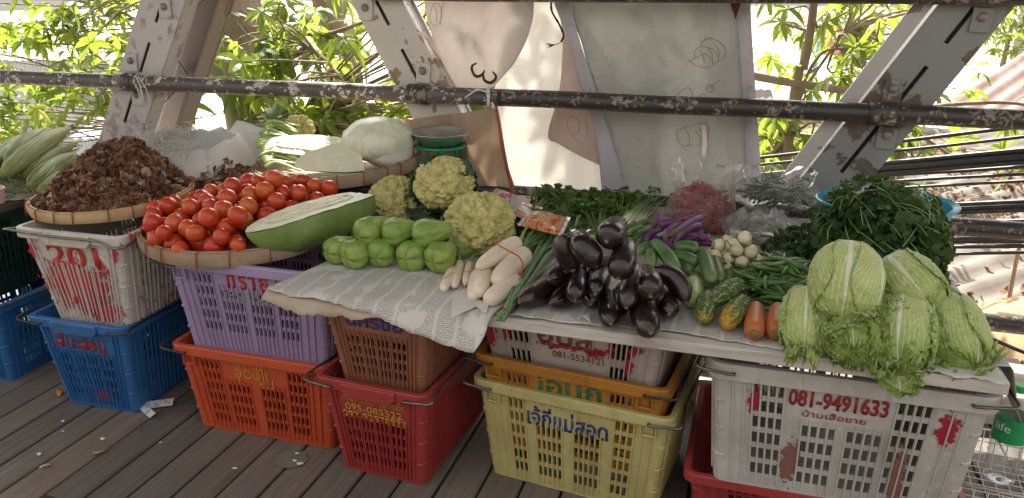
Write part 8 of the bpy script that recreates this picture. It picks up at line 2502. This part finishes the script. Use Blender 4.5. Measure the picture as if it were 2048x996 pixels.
tr = t.n('BsdfTransparent'); tr.inputs[0].default_value = (0.94, 0.96, 0.96, 1)
gl = t.n('BsdfGlossy'); gl.inputs['Roughness'].default_value = 0.06
df = t.n('BsdfTranslucent'); df.inputs[0].default_value = (0.8, 0.84, 0.86, 1)
lw = t.n('LayerWeight'); lw.inputs['Blend'].default_value = 0.4
m1 = t.n('MixShader'); m1.inputs[0].default_value = 0.10; t.l(tr.outputs[0], m1.inputs[1]); t.l(df.outputs[0], m1.inputs[2])
m2 = t.n('MixShader'); t.l(t.math('MULTIPLY', lw.outputs['Facing'], 0.65), m2.inputs[0]); t.l(m1.outputs[0], m2.inputs[1]); t.l(gl.outputs[0], m2.inputs[2])
t.l(m2.outputs[0], t.out.inputs[0])
PET = t.m
b = MB()
rb = 0.042
prof = [(0.001, 0.006), (0.025, 0.0), (rb - 0.004, 0.004), (rb, 0.014)]
for k in range(6): prof += [(rb - 0.0025, 0.024 + k * 0.018), (rb, 0.033 + k * 0.018)]
prof += [(rb, 0.205), (rb - 0.002, 0.222), (rb * 0.78, 0.246), (0.022, 0.264), (0.0135, 0.276), (0.0135, 0.292)]
b.ring(prof, 48); b.build('body', PET, bt, origin=(0, 0, 0))
LBL = mat('green_label', [(0.3, (0.015, 0.30, 0.10)), (0.7, (0.025, 0.38, 0.14))], scale=14, rough=0.35)
b = MB(); b.ring([(rb + 0.0008, 0.135), (rb + 0.0008, 0.208)], 64); b.build('label', LBL, bt, origin=(0, 0, 0))
b = MB(); b.tube([(0, 0, 0.280), (0, 0, 0.300)], 0.0158, 28, fn=lambda t_, th: 1 + 0.02 * math.cos(28 * th)); b.build('cap', mat('green_cap', [(0.3, (0.02, 0.36, 0.08)), (0.7, (0.03, 0.42, 0.11))], rough=0.35), bt, origin=(0, 0, 0), split=40)
WHT = mat('white_print', [(0.3, (0.75, 0.75, 0.75)), (0.7, (0.82, 0.82, 0.82))], rough=0.4)
def wrap_text(body, w, h, ang, zc):
    o = text_mesh('lettering', body, WHT, w, h, bt, extr=0.0003)
    for v_ in o.data.vertices:
        a = ang + v_.co.x / (rb + 0.0012)
        v_.co = V(((rb + 0.0012) * math.sin(a), -(rb + 0.0012) * math.cos(a), zc + v_.co.y))
wrap_text('life', 0.040, 0.024, -0.55, 0.182)
for k in range(4): wrap_text('ııııı ııı ıııı'[: 12 - k], 0.020, 0.003, 0.42, 0.186 - k * 0.008) if False else None
# pale stone ledge at the right edge of the deck
b = MB(); b.box((1.25, 2.95, 0.06), (0.9, 0.30, 0.12)); o = b.build('ledge', mat('pale_timber', [(0.3, (0.40, 0.36, 0.31)), (0.7, (0.55, 0.50, 0.44))], scale=4, stretch=(1, 8, 8), rough=0.8), smooth=False); bv = o.modifiers.new('e', 'BEVEL'); bv.width = 0.006
tag(o, 'pale weathered timber beam on the deck edge at the right', 'beam')
# bundle of striped fertiliser-bag stuff and a tin drum seen between the yellow and big white crates
t = NT('blue_stripe_bag')
v = t.coords()
w_ = t.n('TexWave', bands_direction='Z'); w_.inputs['Scale'].default_value = 20; w_.inputs['Distortion'].default_value = 2.5; t.l(v, w_.inputs[0])
n_ = t.noise(v, 16, 3)
c = t.mix(t.ramp(w_.outputs[1], [(0.4, 0.0), (0.6, 1.0)]), (0.58, 0.62, 0.68), (0.06, 0.24, 0.55))
c = t.mix(t.ramp(n_, [(0.60, 0.0), (0.64, 0.8)]), c, (0.50, 0.06, 0.08))
t.set(Base_Color=c, Roughness=0.3); t.bump(t.noise(v, 30, 4), 0.6, 0.006); t.translucent(c, 0.35)
STRIPE = t.m
p = ony(1400, 800, 2.75)
b = MB()
b.grid(lambda u, v_: V((p.x + 0.11 * math.cos(u * 6.2832) * (1 - 0.3 * v_ * v_) * (1 + 0.1 * nz(math.cos(u * 6.28) * 2, v_ * 4, 1)), 2.80 + 0.09 * math.sin(u * 6.2832), 0.10 + 0.40 * v_)), 40, 16, wrap=True)
tag(b.build('striped_sack', STRIPE), 'blue and white printed plastic sack seen between the yellow and big white crates', 'sack')
b = MB(); b.ring([(0.001, 0), (0.135, 0), (0.135, 0.015), (0.15, 0.10), (0.145, 0.10), (0.13, 0.018), (0.001, 0.018)], 40, c=(p.x, 2.80, 0.0)); tag(b.build('cream_tub', mat('cream_plastic', [(0.3, (0.52, 0.48, 0.36)), (0.7, (0.62, 0.58, 0.46))], rough=0.4), split=40), 'shallow cream tub on the deck under the printed sack', 'tub')

# ================================================================ LITTER AND PAINTED SUN FLECKS ON THE DECK
FOLD = NT('folded_packet')
v = FOLD.coords('Object', (1, 1, 1))
br = FOLD.n('TexBrick'); br.inputs['Scale'].default_value = 60; FOLD.l(v, br.inputs[0])
FOLD.set(Base_Color=FOLD.mix(FOLD.ramp(FOLD.noise(v, 90, 2), [(0.5, 0.0), (0.56, 0.75)]), (0.58, 0.58, 0.57), (0.20, 0.25, 0.36)), Roughness=0.7)
FOLD = FOLD.m
b = MB()
A, B, C_ = onz(283, 814, 0.006), onz(347, 806, 0.010), onz(306, 834, 0.006)
for (p, q, w) in ((A, B, 0.017), (A, C_, 0.012)):
    d = (q - p).normalized(); s = V((-d.y, d.x, 0)) * w
    b.add([p - s, q - s, q + s + V((0, 0, 0.012)), p + s + V((0, 0, 0.012)), p - s + V((0, 0, 0.002)), q - s + V((0, 0, 0.002))], [(0, 1, 2, 3), (4, 5, 2, 3)])
o = b.build('paper_strip', FOLD, smooth=False); md = o.modifiers.new('t', 'SOLIDIFY'); md.thickness = 0.0012
tag(o, 'folded printed paper strip lying on the deck beside the blue crate', 'paper strip')
DRYS = mat('dry_shred', [(0.3, (0.22, 0.12, 0.07)), (0.7, (0.38, 0.26, 0.17))], scale=20, rough=0.8)
def shred(pts, r_, m, label, cat='litter', name='husk_shred'):
    P_ = path_pts([onz(*q, 0.006 + 0.004 * (i % 2)) for i, q in enumerate(pts)], 10)
    b = MB(); b.loft(P_, [r_ * k for k in (0.3, 0.8, 1, 0.9, 1, 0.8, 1, 0.9, 0.6, 0.2)], 6, flat=0.4)
    tag(b.build(name, m), label, cat)
shred([(184, 906), (200, 903), (218, 896)], 0.009, DRYS, 'brown dry husk shred on the deck in front of the blue crate')
shred([(78, 936), (90, 930), (104, 928)], 0.007, mat('pale_shred', [(0.3, (0.36, 0.30, 0.24)), (0.7, (0.48, 0.42, 0.35))], rough=0.8), 'pale husk shred on the deck at the lower left')
shred([(276, 850), (279, 857), (277, 862)], 0.004, mat('red_shred', [(0.3, (0.20, 0.03, 0.02)), (0.7, (0.3, 0.05, 0.03))], rough=0.6), 'tiny dark red chilli scrap on the deck')
WL = mat('white_litter_fleck', [(0.3, (0.55, 0.57, 0.60)), (0.7, (0.68, 0.70, 0.72))], rough=0.5)
for (x, y, w, lab) in ((79, 909, 0.008, 'crumpled white scrap at the lower left of the deck'), (205, 878, 0.0075, 'bluish white scrap in the middle of the left deck'), (126, 843, 0.005, 'small white scrap below the blue crate'), (320, 886, 0.005, 'white speck on the deck left of the orange crate'), (126, 864, 0.004, 'tiny white speck on the left deck'), (594, 908, 0.006, 'white bit standing in for a sun fleck on the stained plank'), (590, 922, 0.0055, 'second white bit standing in for a sun fleck on the stained plank'), (600, 928, 0.008, 'largest white bit standing in for a sun fleck on the stained plank'), (470, 938, 0.006, 'pale chip on the deck before the orange crate')):
    p = onz(x, y, 0.004)  # the three on the stained plank are sun flecks made as white bits
    b = MB()
    k = 9
    ring = [p + V((w * (1 + rnd.uniform(-.4, .4)) * math.cos(6.283 * j / k) * 1.3, w * (1 + rnd.uniform(-.4, .4)) * math.sin(6.283 * j / k), rnd.uniform(0, 0.006))) for j in range(k)]
    b.add([p + V((0, 0, 0.006))] + ring, [(0, j + 1, (j + 1) % k + 1) for j in range(k)])
    o = b.build('scrap_or_fleck', WL, smooth=False); md = o.modifiers.new('t', 'SOLIDIFY'); md.thickness = 0.0008
    tag(o, lab, 'scrap')
b = MB(); p = onz(582, 918, 0.0012)
ring = [p + V((0.055 * math.cos(j * 0.2618) * (1 + 0.25 * nz(j * 0.7)), 0.05 * math.sin(j * 0.2618) * (1 + 0.25 * nz(j * 0.9, 3)), 0)) for j in range(24)]
b.add([p] + ring, [(0, j + 1, (j + 1) % 24 + 1) for j in range(24)])
tag(b.build('stain', mat('mossy_stain', [(0.3, (0.13, 0.14, 0.115)), (0.7, (0.18, 0.185, 0.155))], scale=24, rough=0.55)), kind='structure')
OR = mat('orange_peel', [(0.3, (0.50, 0.16, 0.02)), (0.7, (0.60, 0.24, 0.04))], rough=0.5)
shred([(116, 780), (119, 786), (118, 792)], 0.010, OR, 'orange peel scrap beside the blue crate on the deck', 'peel', 'orange_peel')
